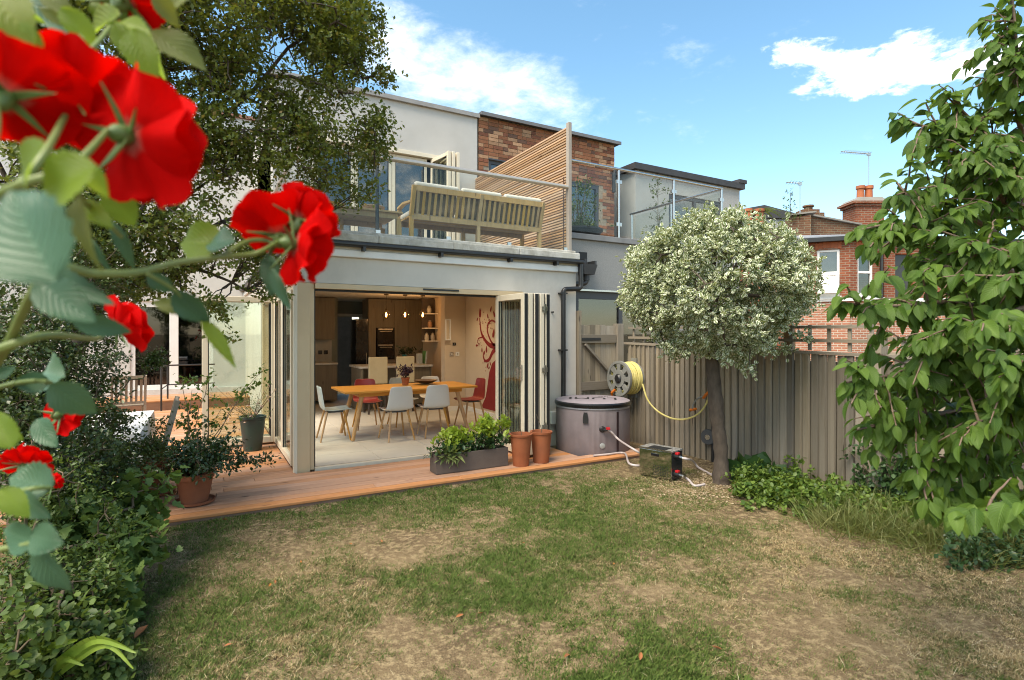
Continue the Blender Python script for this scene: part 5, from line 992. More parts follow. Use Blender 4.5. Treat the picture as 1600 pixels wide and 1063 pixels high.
q = tubpt(965, 670, .003); n_ = tubn(q); sd = Vector((-n_.y, n_.x, 0)); MB().prism([Vector((q.x, q.y, tz + .02)) - sd * .018, Vector((q.x, q.y, tz + .02)) + sd * .018, Vector((q.x, q.y, tz + Ht - .02)) + sd * .018, Vector((q.x, q.y, tz + Ht - .02)) - sd * .018], n_ * .004).build('seam_tape', mat('dark_seam_tape', (.03, .015, .018), None, .5), tub)

A = onz(999, 743, LAWN); B = onz(1049, 754, LAWN); dd = (B - A); Lc = dd.length; dn = dd.normalized(); bk = Vector((-dn.y, dn.x, 0)); rzc = math.atan2(dn.y, dn.x)
chl = thing('water_chiller', 'black mirror finish chiller box standing on the lawn beside the tub', 'chiller', (A.x, A.y, LAWN), rzc)
MIR = mat('black_mirror', (.66, .67, .64), (.60, .61, .58), .05, 1.0, scale=2); BOXD = .24; BH = .345
MB(False).box(0, 0, .02, Lc, .008, BH - .02).build('front_panel', MIR, chl, bevel=.002); MB(False).box(.0, .0085, .02, Lc, BOXD, BH - .02).build('case', mat('gloss_black_case', (.03, .03, .032), None, .12), chl, bevel=.004)
MB(False).box(-.004, -.004, BH - .019, Lc + .004, BOXD + .004, BH).build('top_plate', mat('dotted_top', (.42, .41, .38), (.08, .08, .08), .35, scale=60), chl, bevel=.003); MB(False).box(-.006, -.008, BH - .014, Lc + .006, -.0045, BH + .002).build('top_trim', STEEL, chl)
MB(False).box(Lc * .38, -.004, BH - .085, Lc * .62, -.0005, BH - .055).build('display', mat('display', (.01, .01, .012), None, .1), chl); MB(False).box(Lc * .25, -.003, BH + .001, Lc * .8, .15, BH + .004).build('top_grille', RUBBER, chl)
gm_ = MB(False)
for i in range(9):
    for j in range(7): gm_.box(Lc * .45 + i * .022, -.0022, .05 + j * .017, Lc * .45 + i * .022 + .010, -.0004, .05 + j * .017 + .007)
gm_.build('grille', RUBBER, chl)
for x in (.03, Lc - .03):
    for y_ in (.03, BOXD - .03): MB(False).tube([(x, y_, 0), (x, y_, .02)], .016, 10).build('foot', RUBBER, chl)
RP_ = MATS['red_plastic']
for z, nm in ((BH - .06, 'upper_connector'), (.085, 'lower_connector')):
    c_ = MB(False).tube([(Lc, .07, z), (Lc + .055, .07, z)], .026, 12).build(nm, BLACKP, chl); MB(False).box(Lc + .015, .045, z + .02, Lc + .055, .095, z + .045).build('red_tap', RP_, c_, bevel=.006); MB(False).tube([(Lc + .055, .07, z), (Lc + .11, .06, z - .004)], .016, 10).build('hose_tail', STEEL, c_)
PALEH = mat('clear_pvc_hose', (.50, .44, .43), (.45, .39, .38), .3, scale=10)
Mw = MW[chl.name]
def hosething(lab, pts, r=.013):
    P = smooth_path(pts); t_ = thing('pipe_hose', lab, 'hose', P[0]); MB().tube(P, r, 8).build('hose_run', PALEH, t_, smooth=True); MB().tube([P[0], P[0] + (P[1] - P[0]).normalized() * .04], r * 1.35, 8).build('hose_clip', STEEL, t_)
q = q2 = None
qv = tubpt(941, 671); qs = qv + tubn(qv) * .06 + RIGHT * .06
chb = Mw @ Vector((-.01, BOXD * .6, .20)); chb2 = Mw @ Vector((-.01, BOXD * .5, .09))
hosething('pale hose rising from the chiller to the red tap on the tub', [chb, chb + Vector((-.16, .05, .10)), qs + Vector((.10, -.1, -.12)), qs + Vector((.05, -.01, -.03)), qs])
hosething('pale hose lying across the end of the deck to the chiller', [chb2, chb2 + Vector((-.14, .10, .02)), Vector((3.95, -1.14, .016)), Vector((3.70, -1.09, .016)), Vector((3.50, -1.06, .016))])
e = Mw @ Vector((Lc + .10, .06, BH - .065)); g1 = onz(1092, 731, LAWN + .014); hosething('pale hose from the upper chiller outlet curling to the tree base', [e, e + Vector((.08, -.02, -.02)), g1 + Vector((-.1, 0, .09)), g1, onz(1112, 742, LAWN + .014)])
e = Mw @ Vector((Lc + .10, .06, .08)); hosething('pale hose from the lower chiller outlet ending on bare soil', [e, e + Vector((.08, -.02, -.05)), onz(1085, 759, LAWN + .02), onz(1101, 757, LAWN + .02)])

# ================================================================ POTS AND PLANTERS ON THE DECK
def flowerpot(lab, x, y_, h, r0, r1, mt, soil=True, name='terracotta_pot', z=0.0, rim=.05, saucer=False):
    t_ = thing(name, lab, 'flower pot', (x, y_, z)); z0 = .0
    if saucer: MB(False).lathe([(r0 * 1.15, 0), (r0 * 1.5, .012), (r0 * 1.55, .035), (r0 * 1.47, .035), (r0 * 1.4, .016), (0, .014)], 30, cap1=False).build('saucer', mt, t_, smooth=40); z0 = .017
    MB(False).lathe([(r0, z0), (r0 + (r1 - r0) * .93, h - rim), (r1 + .008, h - rim + .004), (r1 + .010, h), (r1 - .012, h), (r1 - .022, h - .06), (0, h - .062)], 34, cap1=False).build('pot_body', mt, t_, smooth=40)
    if soil: MB(False).lathe([(r1 - .022, h - .06), (r1 * .5, h - .052), (0, h - .05)], 20, cap0=False, cap1=False).build('soil', EARTH, t_)
    return t_
for lab, px, py, dz in (('tall terracotta pot next to the grey planter box', 814, 729, 0), ('tall terracotta pot next to the folded doors', 845.5, 724, 0)):
    q = onz(px, py - 2, 0); fp_ = flowerpot(lab, q.x, q.y, .385, .098, .132, TERRA, rim=.028)
    MB(False).tube(smooth_path([(.01, 0, .33), (0.0, 0, .42), (-.02 if px < 820 else -.07, 0, .47 if px < 820 else .60)], 4), [.004] * 8 + [.0025], 6).build('bare_twig', MATS['twig'], fp_)
SLATE = mat('slate_fibre', (.085, .065, .055), (.11, .085, .07), .8, scale=6, bump=.15, bscale=50, dirt=.2, dirtcol=(.15, .12, .10))
px0, px1, py0, py1 = 1.37, 2.30, -.935, -.735; pb = thing('planter_box', 'long grey brown planter box with leafy shrubs at the deck edge', 'planter', (1.83, -.84, 0))
m = MB(); h = .225; w_ = .016
m.box(px0, py0, .006, px1, py0 + w_, h).box(px0, py1 - w_, .006, px1, py1, h).box(px0, py0 + w_, .006, px0 + w_, py1 - w_, h).box(px1 - w_, py0 + w_, .006, px1, py1 - w_, h).box(px0 + w_, py0 + w_, .006, px1 - w_, py1 - w_, .02); m.build('trough', SLATE, pb, bevel=.003)
MB().box(px0 + w_ + .001, py0 + w_ + .001, .021, px1 - w_ - .001, py1 - w_ - .001, .195).build('soil', EARTH, pb)
LIME = leafmat('lime_leaf', (.20, .30, .03), (.34, .44, .07), .35, rough=.45); DKL = leafmat('dark_gloss_leaf', (.025, .06, .02), (.05, .10, .03), .2, rough=.32)
def bush(ends, centre, nl, ln, sz, m_, name, par, tpl='small', **k): P, D, U, S = sprays(ends, centre, nl, ln, sz, **k); return leafmesh(name, P, D, U, S, tpl, m_, par)
E1 = [(1.63 + random.gauss(0, .085), -.835 + random.gauss(0, .05), .36 + random.uniform(-.03, .09)) for _ in range(55)]; E1d = [(1.62 + random.gauss(0, .14), -.835 + random.gauss(0, .06), .27 + random.uniform(-.05, .06)) for _ in range(60)]
E2 = [(2.08 + random.gauss(0, .10), -.835 + random.gauss(0, .05), .44 + random.uniform(-.08, .12)) for _ in range(60)] + [(2.30 + random.gauss(0, .025), -.84, .42 + random.uniform(0, .14)) for _ in range(16)]; E2d = [(2.05 + random.gauss(0, .15), -.835 + random.gauss(0, .06), .30 + random.uniform(-.07, .10)) for _ in range(80)]
for E, Ed, cx, nm in ((E1, E1d, 1.63, 'lime_shrub'), (E2, E2d, 2.1, 'glossy_shrub')):
    s_ = thing(nm, {'lime_shrub': 'low lime green shrub in the end of the planter nearer the corner post', 'glossy_shrub': 'taller glossy lime tipped shrub in the end of the planter nearer the pots'}[nm], 'shrub', (cx, -.835, .196))
    bush(E, (cx, -.835, .2), 7, .07, .07, LIME, 'young_leaves', s_, droop=-.35, outw=.9); bush(Ed, (cx, -.835, .2), 8, .08, .055, DKL, 'old_leaves', s_); segmesh('stems', [((cx + random.gauss(0, .04), -.835, .19), e_, .005, .003) for e_ in (E + Ed)[::4]], MATS['twig'], s_)
hg = thing('trailing_grass', 'wispy grass spilling over the front of the planter box', 'plant', (1.58, -.92, .2)); P = np.array([(1.58 + random.gauss(0, .08), -.91, .21) for _ in range(70)]); D = np.stack([RG.normal(0, .5, 70), -np.abs(RG.normal(.35, .2, 70)), RG.normal(.1, .5, 70)], 1); leafmesh('blades', P, D, np.tile([0, -.3, 1.], (70, 1)), RG.uniform(.08, .2, 70), 'narrow', leafmat('pale_blade', (.14, .19, .06), (.22, .27, .10), .3), hg)

# potted evergreen at the left end of the deck edge
q = onz(304, 786, 0); flowerpot('old terracotta pot on a saucer at the left end of the deck edge', q.x, q.y, .29, .115, .16, TERRA_D, saucer=True)
EVL = leafmat('evergreen_leaf', (.018, .042, .012), (.035, .075, .02), .18, rough=.33, spec=.5)
ev = thing('potted_evergreen', 'dark glossy evergreen spreading over the old terracotta pot', 'shrub', (q.x, q.y, .25))
ends = [(q.x + random.gauss(0, .19) + .02, q.y + random.gauss(0, .17), .32 + abs(random.gauss(0, .14))) for _ in range(240)]
for k_ in range(26): u = k_ / 26; ends.append((q.x + .15 + .52 * u + random.gauss(0, .03), q.y - .05 - .12 * u + random.gauss(0, .03), .40 - .05 * u + random.gauss(0, .05)))
for k_ in range(30): u = k_ / 30; ends.append((q.x - .1 - .2 * u + random.gauss(0, .04), q.y + random.gauss(0, .1), .50 + .12 * u + random.gauss(0, .05)))
bush(ends, (q.x, q.y, .25), 12, .13, .042, EVL, 'foliage', ev, spread=.5); segmesh('branches', skeleton((q.x, q.y, .24), (q.x, q.y, .32), ends, .016, .012, 7, .02), MATS['twig'], ev)
q2 = onz(236, 772, 0); flowerpot('old clay pot half hidden by bushes at the lawn corner', q2.x, q2.y, .36, .14, .19, TERRA_D, saucer=True)
# dark teal pot by the side doors
TEAL = mat('teal_glazed_pot', (.022, .035, .036), (.02, .055, .045), .35, scale=4, dirt=.3, dirtcol=(.02, .02, .02)); gp = flowerpot('tall dark teal glazed pot beside the opened side door', -.33, 1.58, .47, .115, .165, TEAL, rim=.035)
ga = thing('gaura_plant', 'airy pink flowering plant in the dark teal pot', 'plant', (-.33, 1.58, .42)); GL = leafmat('gaura_leaf', (.07, .11, .04), (.12, .16, .07), .3)
ends = [(-.33 + random.gauss(0, .12), 1.58 + random.gauss(0, .12), .48 + abs(random.gauss(0, .13))) for _ in range(70)]; bush(ends, (-.33, 1.58, .4), 7, .11, .04, GL, 'leaves', ga, 'narrow')
fl = [(-.33 + random.gauss(-.12, .22), 1.58 + random.gauss(-.05, .16), .66 + random.gauss(0, .15)) for _ in range(34)]; segmesh('flower_stems', [((-.33, 1.58, .42), f_, .003, .002) for f_ in fl], MATS['twig'], ga); bush(fl, (-.33, 1.58, .5), 5, .03, .03, leafmat('pink_petal', (.50, .34, .34), (.58, .45, .44), .3), 'flowers', ga)['kind'] = 'stuff'

# side return: rail, garden table and chairs
hr = thing('step_handrail', 'slim black metal handrail on the step at the end of the side deck', 'handrail', (-1.9, 6.9, 0))
for px, pe in ((252, 0), (262, 1)):
    qh = ony(px, 600, 6.75 + .5 * pe); MB().tube([(qh.x, qh.y, .0 if pe == 0 else .2), (qh.x, qh.y, .92)], .018, 8).build('upright', BLACKP, hr)
    if pe == 0: q0 = qh
MB().tube([(q0.x, q0.y, .92), (qh.x, qh.y, .92), (qh.x + .9, qh.y + .02, .92)], .016, 8).build('top_rail', BLACKP, hr); MB().tube([(q0.x, q0.y, .45), (qh.x, qh.y, .5), (qh.x + .9, qh.y + .02, .5)], .012, 8).build('lower_rail', BLACKP, hr)
CLOTH = mat('white_tablecloth', (.74, .73, .71), None, .9, scale=10); GT = boardmat('grey_teak', (.26, .215, .16), (.32, .27, .21), (.15, .12, .09), .8, 'z')
tcx, tcy = -1.88, -.18
gt = thing('patio_table', 'patio table on the side deck half hidden by bushes', 'table', (tcx, tcy, 0)); MB(False).box(-.45, -.8, .70, .45, .8, .73).build('table_top', GT, gt)
for x in (-.4, .4):
    for y_ in (-.72, .72): MB(False).box(x - .03, y_ - .03, 0, x + .03, y_ + .03, .699).build('leg', GT, gt)
cl = MB(False); n = 28; ring = [(-.47, -.82), (.47, -.82), (.47, .82), (-.47, .82)]; per = []
for i in range(4):
    a, b = ring[i], ring[(i + 1) % 4]
    for s in range(12): u = s / 12; per.append((a[0] + (b[0] - a[0]) * u, a[1] + (b[1] - a[1]) * u))
N_ = len(per); vs = [(x, y_, .735) for x, y_ in per] + [(x * (1.03 + .02 * math.sin(i * 1.7)), y_ * (1.02 + .015 * math.cos(i * 1.9)), .50 + .02 * math.sin(i)) for i, (x, y_) in enumerate(per)]; cl.add(vs, [tuple(range(N_))] + [(i, N_ + i, N_ + (i + 1) % N_, (i + 1) % N_) for i in range(N_)])
clo = cl.build('tablecloth', CLOTH); clo.location = (tcx, tcy, 0); tag(clo, 'white cloth draped over the patio table', 'tablecloth')
def patio_chair(x, y_, rz, lab):
    t_ = thing('patio_chair', lab, 'chair', (x, y_, 0), rz, 'patio chairs on the side deck')
    for sx in (-.22, .22): MB(False).beam((sx, -.22, 0), (sx, -.24, .45), .035, .045).beam((sx, -.24, .44), (sx, -.36, .93), .035, .045).build('rear_leg', GT, t_); MB(False).beam((sx, .22, 0), (sx, .22, .44), .04, .04).build('front_leg', GT, t_)
    for i in range(6): MB(False).beam((-.165 + i * .066, -.255, .50), (-.165 + i * .066, -.345, .88), .035, .012, up=(0, 1, 0)).build('back_slat', GT, t_)
    MB(False).beam((-.24, -.355, .90), (.24, -.355, .90), .028, .06).build('top_rail', GT, t_); MB(False).beam((-.2, -.25, .49), (.2, -.25, .49), .025, .04).build('bottom_rail', GT, t_)
    for i in range(6): MB(False).beam((-.22, -.2 + i * .08, .44), (.22, -.2 + i * .08, .44), .06, .018).build('seat_slat', GT, t_)
patio_chair(-1.52, -.1, R(92), 'grey teak patio chair seen edge on at the near side of the table'); patio_chair(-2.0, 4.2, R(8), 'grey teak patio chair with slatted back further along the side deck'); patio_chair(-2.25, -1.0, R(0), 'grey teak patio chair behind the bushes at the near end of the table')

# ================================================================ LAWN GRASS
m_, t, o = newmat('grass_blade'); p = nd(t, 'BsdfPrincipled', Roughness=.7); p.inputs['Specular IOR Level'].default_value = .2
at_ = nd(t, 'Attribute', attribute_name='dry'); g = nd(t, 'NewGeometry'); r1 = g.outputs['Random Per Island']
gr = mixc(t, r1, (.045, .085, .016), (.14, .195, .045)); dr = mixc(t, r1, (.22, .145, .06), (.56, .44, .25)); md = mixc(t, r1, (.09, .09, .03), (.25, .215, .10))
c = mixc(t, rng(t, at_.outputs['Fac'], .25, .55), gr, md); c = mixc(t, rng(t, at_.outputs['Fac'], .5, .8), c, dr); t.links.new(c, p.inputs['Base Color'])
tl = nd(t, 'BsdfTranslucent'); t.links.new(c, tl.inputs[0]); mx = nd(t, 'MixShader', Fac=.25); t.links.new(p.outputs[0], mx.inputs[1]); t.links.new(tl.outputs[0], mx.inputs[2]); t.links.new(mx.outputs[0], o.inputs[0]); GRASSM = m_
# how dry and how dense the lawn is, read off the photograph at points on the ground: (px, py, dryness 0-1, cover 0-1, length factor)
CTRL = [(300, 840, 0.45, 0.67, 0.7), (420, 860, 0.45, 0.72, 0.7), (520, 830, 0.48, 0.57, 0.7), (450, 950, 0.40, 0.77, 0.8), (330, 960, 0.40, 0.72, 0.8), (260, 1030, 0.40, 0.77, 0.8), (560, 1010, 0.52, 0.82, 0.8), (640, 860, 0.54, 0.72, 0.7), (640, 920, 0.26, 0.92, 0.9), (720, 980, 0.52, 0.87, 0.8),
        (480, 1050, 0.52, 0.82, 0.8), (700, 1040, 0.46, 0.87, 0.8), (400, 790, 0.30, 0.82, 0.9), (600, 775, 0.21, 0.92, 1), (760, 770, 0.11, 1.00, 1.1), (850, 790, 0.16, 1.00, 1.1), (950, 770, 0.24, 1.00, 1), (880, 860, 0.14, 1.00, 1.1), (820, 900, 0.18, 1.00, 1), (790, 840, 0.18, 1.00, 0.9), (960, 860, 0.26, 1.00, 0.9),
        (870, 960, 0.12, 1.00, 1.1), (800, 1000, 0.36, 1.00, 0.9), (930, 1030, 0.06, 1.00, 1.2), (1050, 1040, 0.12, 1.00, 1.1), (840, 1050, 0.18, 1.00, 1.1), (1000, 960, 0.41, 1.00, 0.9), (1060, 900, 0.51, 0.97, 0.8), (960, 900, 0.74, 0.82, 0.6), (1060, 930, 0.71, 0.82, 0.6), (1150, 830, 0.56, 0.82, 0.7), (1100, 800, 0.58, 0.82, 0.7),
        (1050, 790, 0.34, 0.97, 0.9), (1180, 900, 0.68, 0.82, 0.7), (1250, 860, 0.78, 0.77, 0.6), (1350, 890, 0.84, 0.82, 0.6), (1450, 920, 0.86, 0.82, 0.6), (1550, 940, 0.84, 0.77, 0.6), (1300, 960, 0.68, 0.82, 0.7), (1150, 980, 0.51, 0.92, 0.8), (1250, 1020, 0.56, 0.92, 0.8), (1380, 1000, 0.70, 0.82, 0.7), (1500, 1020, 0.76, 0.82, 0.7), (1350, 1050, 0.62, 0.87, 0.7), (1590, 1050, 0.76, 0.82, 0.7), (1150, 770, 0.66, 0.52, 0.6), (1080, 770, 0.66, 0.47, 0.6), (1010, 750, 0.56, 0.62, 0.7)]
CP = np.array([[*onz(a, b, LAWN).xy] for a, b, *_ in CTRL]); CV = np.array([q[2:] for q in CTRL])
NB = 500000; u = RG.uniform(0, 1, NB * 2); dist = 2.3 + 5.6 * u ** 1.25; lat = RG.uniform(-.98, 1.0, NB * 2)
GP = np.array([CAM.x, CAM.y]) + dist[:, None] * (np.array([FWD.x, FWD.y]) + lat[:, None] * np.array([RIGHT.x, RIGHT.y]))
keep = (GP[:, 1] < -1.20) & (GP[:, 0] > -1.55 + .12 * np.sin(GP[:, 1] * 3)) & (GP[:, 0] < 4.86 - .028 * GP[:, 1]) & ~((GP[:, 0] > 4.3) & (GP[:, 1] > -2.2)); GP = GP[keep]
G0 = np.array([[mn.noise(Vector((x * .18 - 9, y * .18 - 9, .5))) for x in range(100)] for y in range(110)])
def gsamp(P, sc_, seed):
    # smooth value noise from a table of random numbers, summed over three octaves
    out_ = np.zeros(len(P)); rt = np.random.default_rng(seed)
    for o_ in range(3):
        T = rt.uniform(-1, 1, (64, 64)); Q = P * sc_ * (2 ** o_); i = np.floor(Q).astype(int); f = Q - i; f = f * f * (3 - 2 * f); i0 = i % 64; i1 = (i + 1) % 64
        out_ += ((T[i0[:, 0], i0[:, 1]] * (1 - f[:, 0]) + T[i1[:, 0], i0[:, 1]] * f[:, 0]) * (1 - f[:, 1]) + (T[i0[:, 0], i1[:, 1]] * (1 - f[:, 0]) + T[i1[:, 0], i1[:, 1]] * f[:, 0]) * f[:, 1]) / (1.6 ** o_)
    return out_
def lawn_state(P):
    W = np.zeros((len(P), 3)); S_ = np.zeros(len(P))
    for c_, v in zip(CP, CV): w_ = np.exp(-((P - c_) ** 2).sum(1) / (2 * .33 ** 2)) + 1e-9; W += w_[:, None] * v; S_ += w_
    return W / S_[:, None]
st = lawn_state(GP); dryv = st[:, 0] - .11 + .15 * gsamp(GP, 2.2, 1) + .13 * gsamp(GP, 7.0, 2) + .20 * gsamp(GP, 21.0, 6) + RG.normal(0, .17, len(GP)); cov = st[:, 1] + .25 * gsamp(GP, 5.5, 3) + .35 * gsamp(GP, 17.0, 8) - 2.2 * np.maximum(0, gsamp(GP, 2.9, 5) - .70)
sel = RG.uniform(0, 1, len(GP)) < np.clip(cov, .14, 1) ; GP = GP[sel][:NB]; dryv = dryv[sel][:NB]; ln = st[sel][:NB, 2]; n = len(GP)
hh = ln * RG.uniform(.012, .034, n) * (1 + .35 * gsamp(GP, 13.0, 12)); hd = RG.uniform(0, 2 * np.pi, n); lean = RG.uniform(.3, 1.5, n) + np.clip(dryv, 0, 1) * .5; wd = RG.uniform(.0014, .0028, n) * (1 + .10 * np.clip(np.linalg.norm(GP - np.array([CAM.x, CAM.y]), axis=1) - 3, 0, 5))
z0 = np.array([LAWN] * n) + .012 * gsamp(GP, 1.2, 9) - .004
D2 = np.stack([np.cos(hd), np.sin(hd)], 1); S2 = np.stack([-D2[:, 1], D2[:, 0]], 1); B0 = np.concatenate([GP, z0[:, None]], 1)
def q3(xy, z): return np.concatenate([xy, z[:, None]], 1)
sl_ = np.sin(lean) * hh; cl_ = np.cos(np.minimum(lean, 1.45)) * hh
V = np.stack([q3(GP - S2 * wd[:, None], z0), q3(GP + S2 * wd[:, None], z0), q3(GP + D2 * (sl_ * .45)[:, None] + S2 * (wd * .8)[:, None], z0 + cl_ * .7), q3(GP + D2 * sl_[:, None] * 1.15, z0 + cl_ * 1.0 + .004)], 1).reshape(-1, 3)
F = (np.array([[0, 1, 2], [0, 2, 3]])[None] + (np.arange(n) * 4)[:, None, None]).reshape(-1, 3)
me = raw('grass', V, F, GRASSM, attr={'dry': np.repeat(np.clip(dryv, 0, 1), 4)}); tag(obj('lawn_grass', me), 'short patchy lawn, green in the middle and straw dry beside the fence', 'grass', kind='stuff')
# longer pale dead stalks lying through the turf
wt = np.clip(dryv, .05, 1) ** 1.3; k_ = RG.choice(n, 9000, replace=False, p=wt / wt.sum()); P = np.concatenate([GP[k_], (z0[k_] + .006)[:, None]], 1); leafmesh('dead_stalks', P, np.stack([RG.normal(0, 1, 9000), RG.normal(0, 1, 9000), np.abs(RG.normal(.15, .2, 9000))], 1), np.tile([0., 0, 1], (9000, 1)) + RG.normal(0, .3, (9000, 3)), RG.uniform(.02, .06, 9000), 'blade', leafmat('dead_stalk', (.34, .26, .14), (.66, .58, .40), .1, rough=.8)); tag(bpy.data.objects['dead_stalks'], 'pale dead grass stalks lying through the whole lawn', 'grass', kind='stuff')
# loose chips and dry litter on the bare soil round the tree
n = 2600; P = np.array([[*onz(RG.normal(1085, 45), RG.normal(760, 14), LAWN).xy, LAWN + .006] for _ in range(n)]); leafmesh('wood_chips', P, np.stack([RG.normal(0, 1, n), RG.normal(0, 1, n), RG.normal(0, .15, n)], 1), np.tile([0., 0, 1], (n, 1)) + RG.normal(0, .3, (n, 3)), RG.uniform(.012, .035, n), 'small', leafmat('chip', (.30, .21, .12), (.48, .39, .27), .05, rough=.9)); tag(bpy.data.objects['wood_chips'], 'scattered pale wood chips on bare soil around the tree base', 'chips', kind='stuff')

# fallen leaves and petals
FALL = [mat('dry_leaf_brown', (.25, .09, .03), (.33, .13, .045), .8, scale=20), mat('dry_leaf_orange', (.42, .16, .03), (.36, .13, .03), .8, scale=20), mat('dry_leaf_tan', (.42, .30, .17), None, .85), mat('red_petal_fallen', (.40, .03, .012), None, .6)]
def big_leaf(nu=5, nv=9, wd=.5, cup=.12, droop=.18, serr=.0, ph=0.0, wav=.02):
    V = []; F = []; uv = []
    for j in range(nv):
        v = j / (nv - 1); w_ = wd * .5 * (math.sin(math.pi * min(1, v ** .82)) ** .8 if 0 < v < 1 else 0.0) * (1 - .12 * v)
        if j == nv - 1: w_ = .004
        if j == 0: w_ = .012
        for i in range(nu):
            u_ = -1 + 2 * i / (nu - 1); s_ = 1 + (serr * (1 if j % 2 else -1) if abs(u_) > .9 else 0)
            V.append((u_ * w_ * s_, v, cup * (abs(u_) * w_ / (wd * .5)) ** 1.3 * .6 - droop * v * v + wav * math.sin(7 * v + ph + 2 * u_) * abs(u_))); uv.append((u_ * .5 + .5, v))
    for j in range(nv - 1):
        for i in range(nu - 1): F.append((j * nu + i, j * nu + i + 1, (j + 1) * nu + i + 1, (j + 1) * nu + i))
    return np.array(V), np.array(F), np.array(uv)
def place(o_, base, M): o_.matrix_local = Matrix.Translation(-Vector(base)) @ M
def frame(p, d, nrm, s):
    d = Vector(d).normalized(); x = d.cross(Vector(nrm));
    if x.length < 1e-4: x = d.cross(Vector((0, 0, 1)))
    x.normalize(); z = x.cross(d); return Matrix(((x.x * s, d.x * s, z.x * s, p[0]), (x.y * s, d.y * s, z.y * s, p[1]), (x.z * s, d.z * s, z.z * s, p[2]), (0, 0, 0, 1)))
flm = [raw('fallen_leaf', *big_leaf(5, 7, .38, .3, -.12, ph=k_)[:2], FALL[k_ % 3], big_leaf(5, 7, .38)[2], smooth=True) for k_ in range(3)]
random.seed(21)
FPX_ = [(210, 998, .11, 0), (356, 812, .05, 1), (546, 850, .04, 1), (470, 880, .035, 1), (640, 842, .05, 2), (597, 848, .045, 0), (712, 965, .05, 0), (960, 880, .045, 1), (755, 958, .035, 0), (1128, 1015, .05, 0), (1000, 1032, .06, 0), (820, 848, .03, 1), (420, 917, .04, 1), (430, 912, .04, 0), (350, 1010, .04, 0), (1430, 810, .10, 2), (1500, 868, .12, 0), (1485, 845, .09, 1), (1395, 815, .08, 2), (765, 910, .03, 2), (285, 800, .10, 1), (640, 892, .035, 2), (890, 1023, .05, 0)]
for i, (a, b, s, k_) in enumerate(FPX_):
    q = onz(a, b, LAWN + .02); an = random.uniform(0, 6.28); o_ = obj('fallen_leaf', flm[k_]); o_.matrix_local = frame(q, (math.cos(an), math.sin(an), .05), (random.gauss(0, .2), random.gauss(0, .2), 1), s)
    tag(o_, {0: 'large curled brown leaf lying on the lawn beside the left bushes', 20: 'long orange leaf on the soil in front of the old terracotta pot', 16: 'large curled brown leaf in the long grass by the fence'}.get(i, ('small dry brown leaf lying on the lawn', 'small dry orange leaf lying on the ground', 'small pale tan leaf lying on the ground')[k_]), 'leaf', 'fallen leaves on the lawn')

# ================================================================ WEEDS ALONG THE FENCE
WEED = leafmat('weed_leaf', (.035, .085, .014), (.15, .22, .04), .3, rough=.5); GRS = leafmat('long_grass_blade', (.085, .13, .03), (.23, .23, .09), .35)
def wz(px, py): q = onz(px, py, LAWN); return q
pts = []
for _ in range(1300):
    u = random.random(); px = 1150 + 330 * u + random.gauss(0, 6); py = 742 + 55 * u + random.gauss(0, 1) * 9 + 26 * random.random(); q = wz(px, py + 12); h = abs(random.gauss(.0, .07)) * (1.3 if u < .5 else .7) + .02
    pts.append((min(q.x, fx(q.y) - .04), q.y, LAWN + h))
P, D, U, S = sprays(pts, (4.3, -4, -1), 9, .10, .046, spread=.9, outw=.3); tag(leafmesh('weed_patch', P, D, U, S, 'round', WEED), 'leafy green weeds crowding the foot of the fence', 'weeds', kind='stuff')
hp = thing('dock_plant', 'upright dark green broad leaved weed against the fence by the tree', 'plant', wz(1185, 752))
b = wz(1180, 752); P = np.array([[b.x + RG.normal(0, .12), b.y + RG.normal(0, .12), LAWN] for _ in range(46)]); D = RG.normal(0, .5, (46, 3)) + np.array([0, 0, 1.0]); leafmesh('leaves', P, D, RG.normal(0, 1, (46, 3)), RG.uniform(.16, .34, 46), 'round', leafmat('dock_leaf', (.02, .06, .014), (.045, .10, .025), .25), hp)
n = 12000; P = np.zeros((n, 3)); 
for i in range(n):
    u = RG.uniform(0, 1); q = wz(1270 + 330 * u + RG.normal(0, 14), 800 + 62 * u + RG.normal(0, 14)); P[i] = (min(q.x, fx(q.y) - .03), q.y, LAWN - .01)
D = np.stack([RG.normal(-.25, .55, n), RG.normal(-.15, .55, n), np.abs(RG.normal(.55, .35, n))], 1); tag(leafmesh('long_grass', P, D, RG.normal(0, 1, (n, 3)), RG.uniform(.07, .27, n), 'blade', GRS), 'long unmown grass along the foot of the fence', 'grass', kind='stuff')
IVY = leafmat('ivy_leaf', (.02, .05, .015), (.05, .10, .03), .2, rough=.4)
iv = thing('ivy', 'ivy climbing the fence post behind the leafy cherry tree', 'ivy', (fx(-4.0) - .03, -4.0, LAWN)); ends = [(fx(y_) - .05 - abs(random.gauss(0, .05)), y_, z_) for y_, z_ in ((random.gauss(-4.05, .22), abs(random.gauss(0, .28))) for _ in range(260))]; bush(ends, (5.6, -4, .2), 7, .10, .045, IVY, 'leaves', iv, 'round'); segmesh('stems', [((fx(-4) - .03, -4.0, LAWN), e_, .006, .002) for e_ in ends[::6]], MATS['twig'], iv)
bpq = wz(1365, 776); blp = thing('black_plastic_pot', 'small black plastic pot tipped among the weeds by the fence', 'flower pot', (bpq.x, bpq.y, LAWN)); m = MB(False); m.M = Matrix.Translation((0, 0, .06)) @ Matrix.Rotation(R(28), 4, 'X'); m.lathe([(.07, -.06), (.095, .14), (.10, .14), (.10, .16), (.088, .16), (.07, -.04)], 20); m.build('pot_body', BLACKP, blp, smooth=True); m = MB(False); m.M = Matrix.Translation((0, 0, .06)) @ Matrix.Rotation(R(28), 4, 'X'); m.lathe([(.086, .12), (0, .125)], 16, cap0=False, cap1=False); m.build('soil', EARTH, blp)
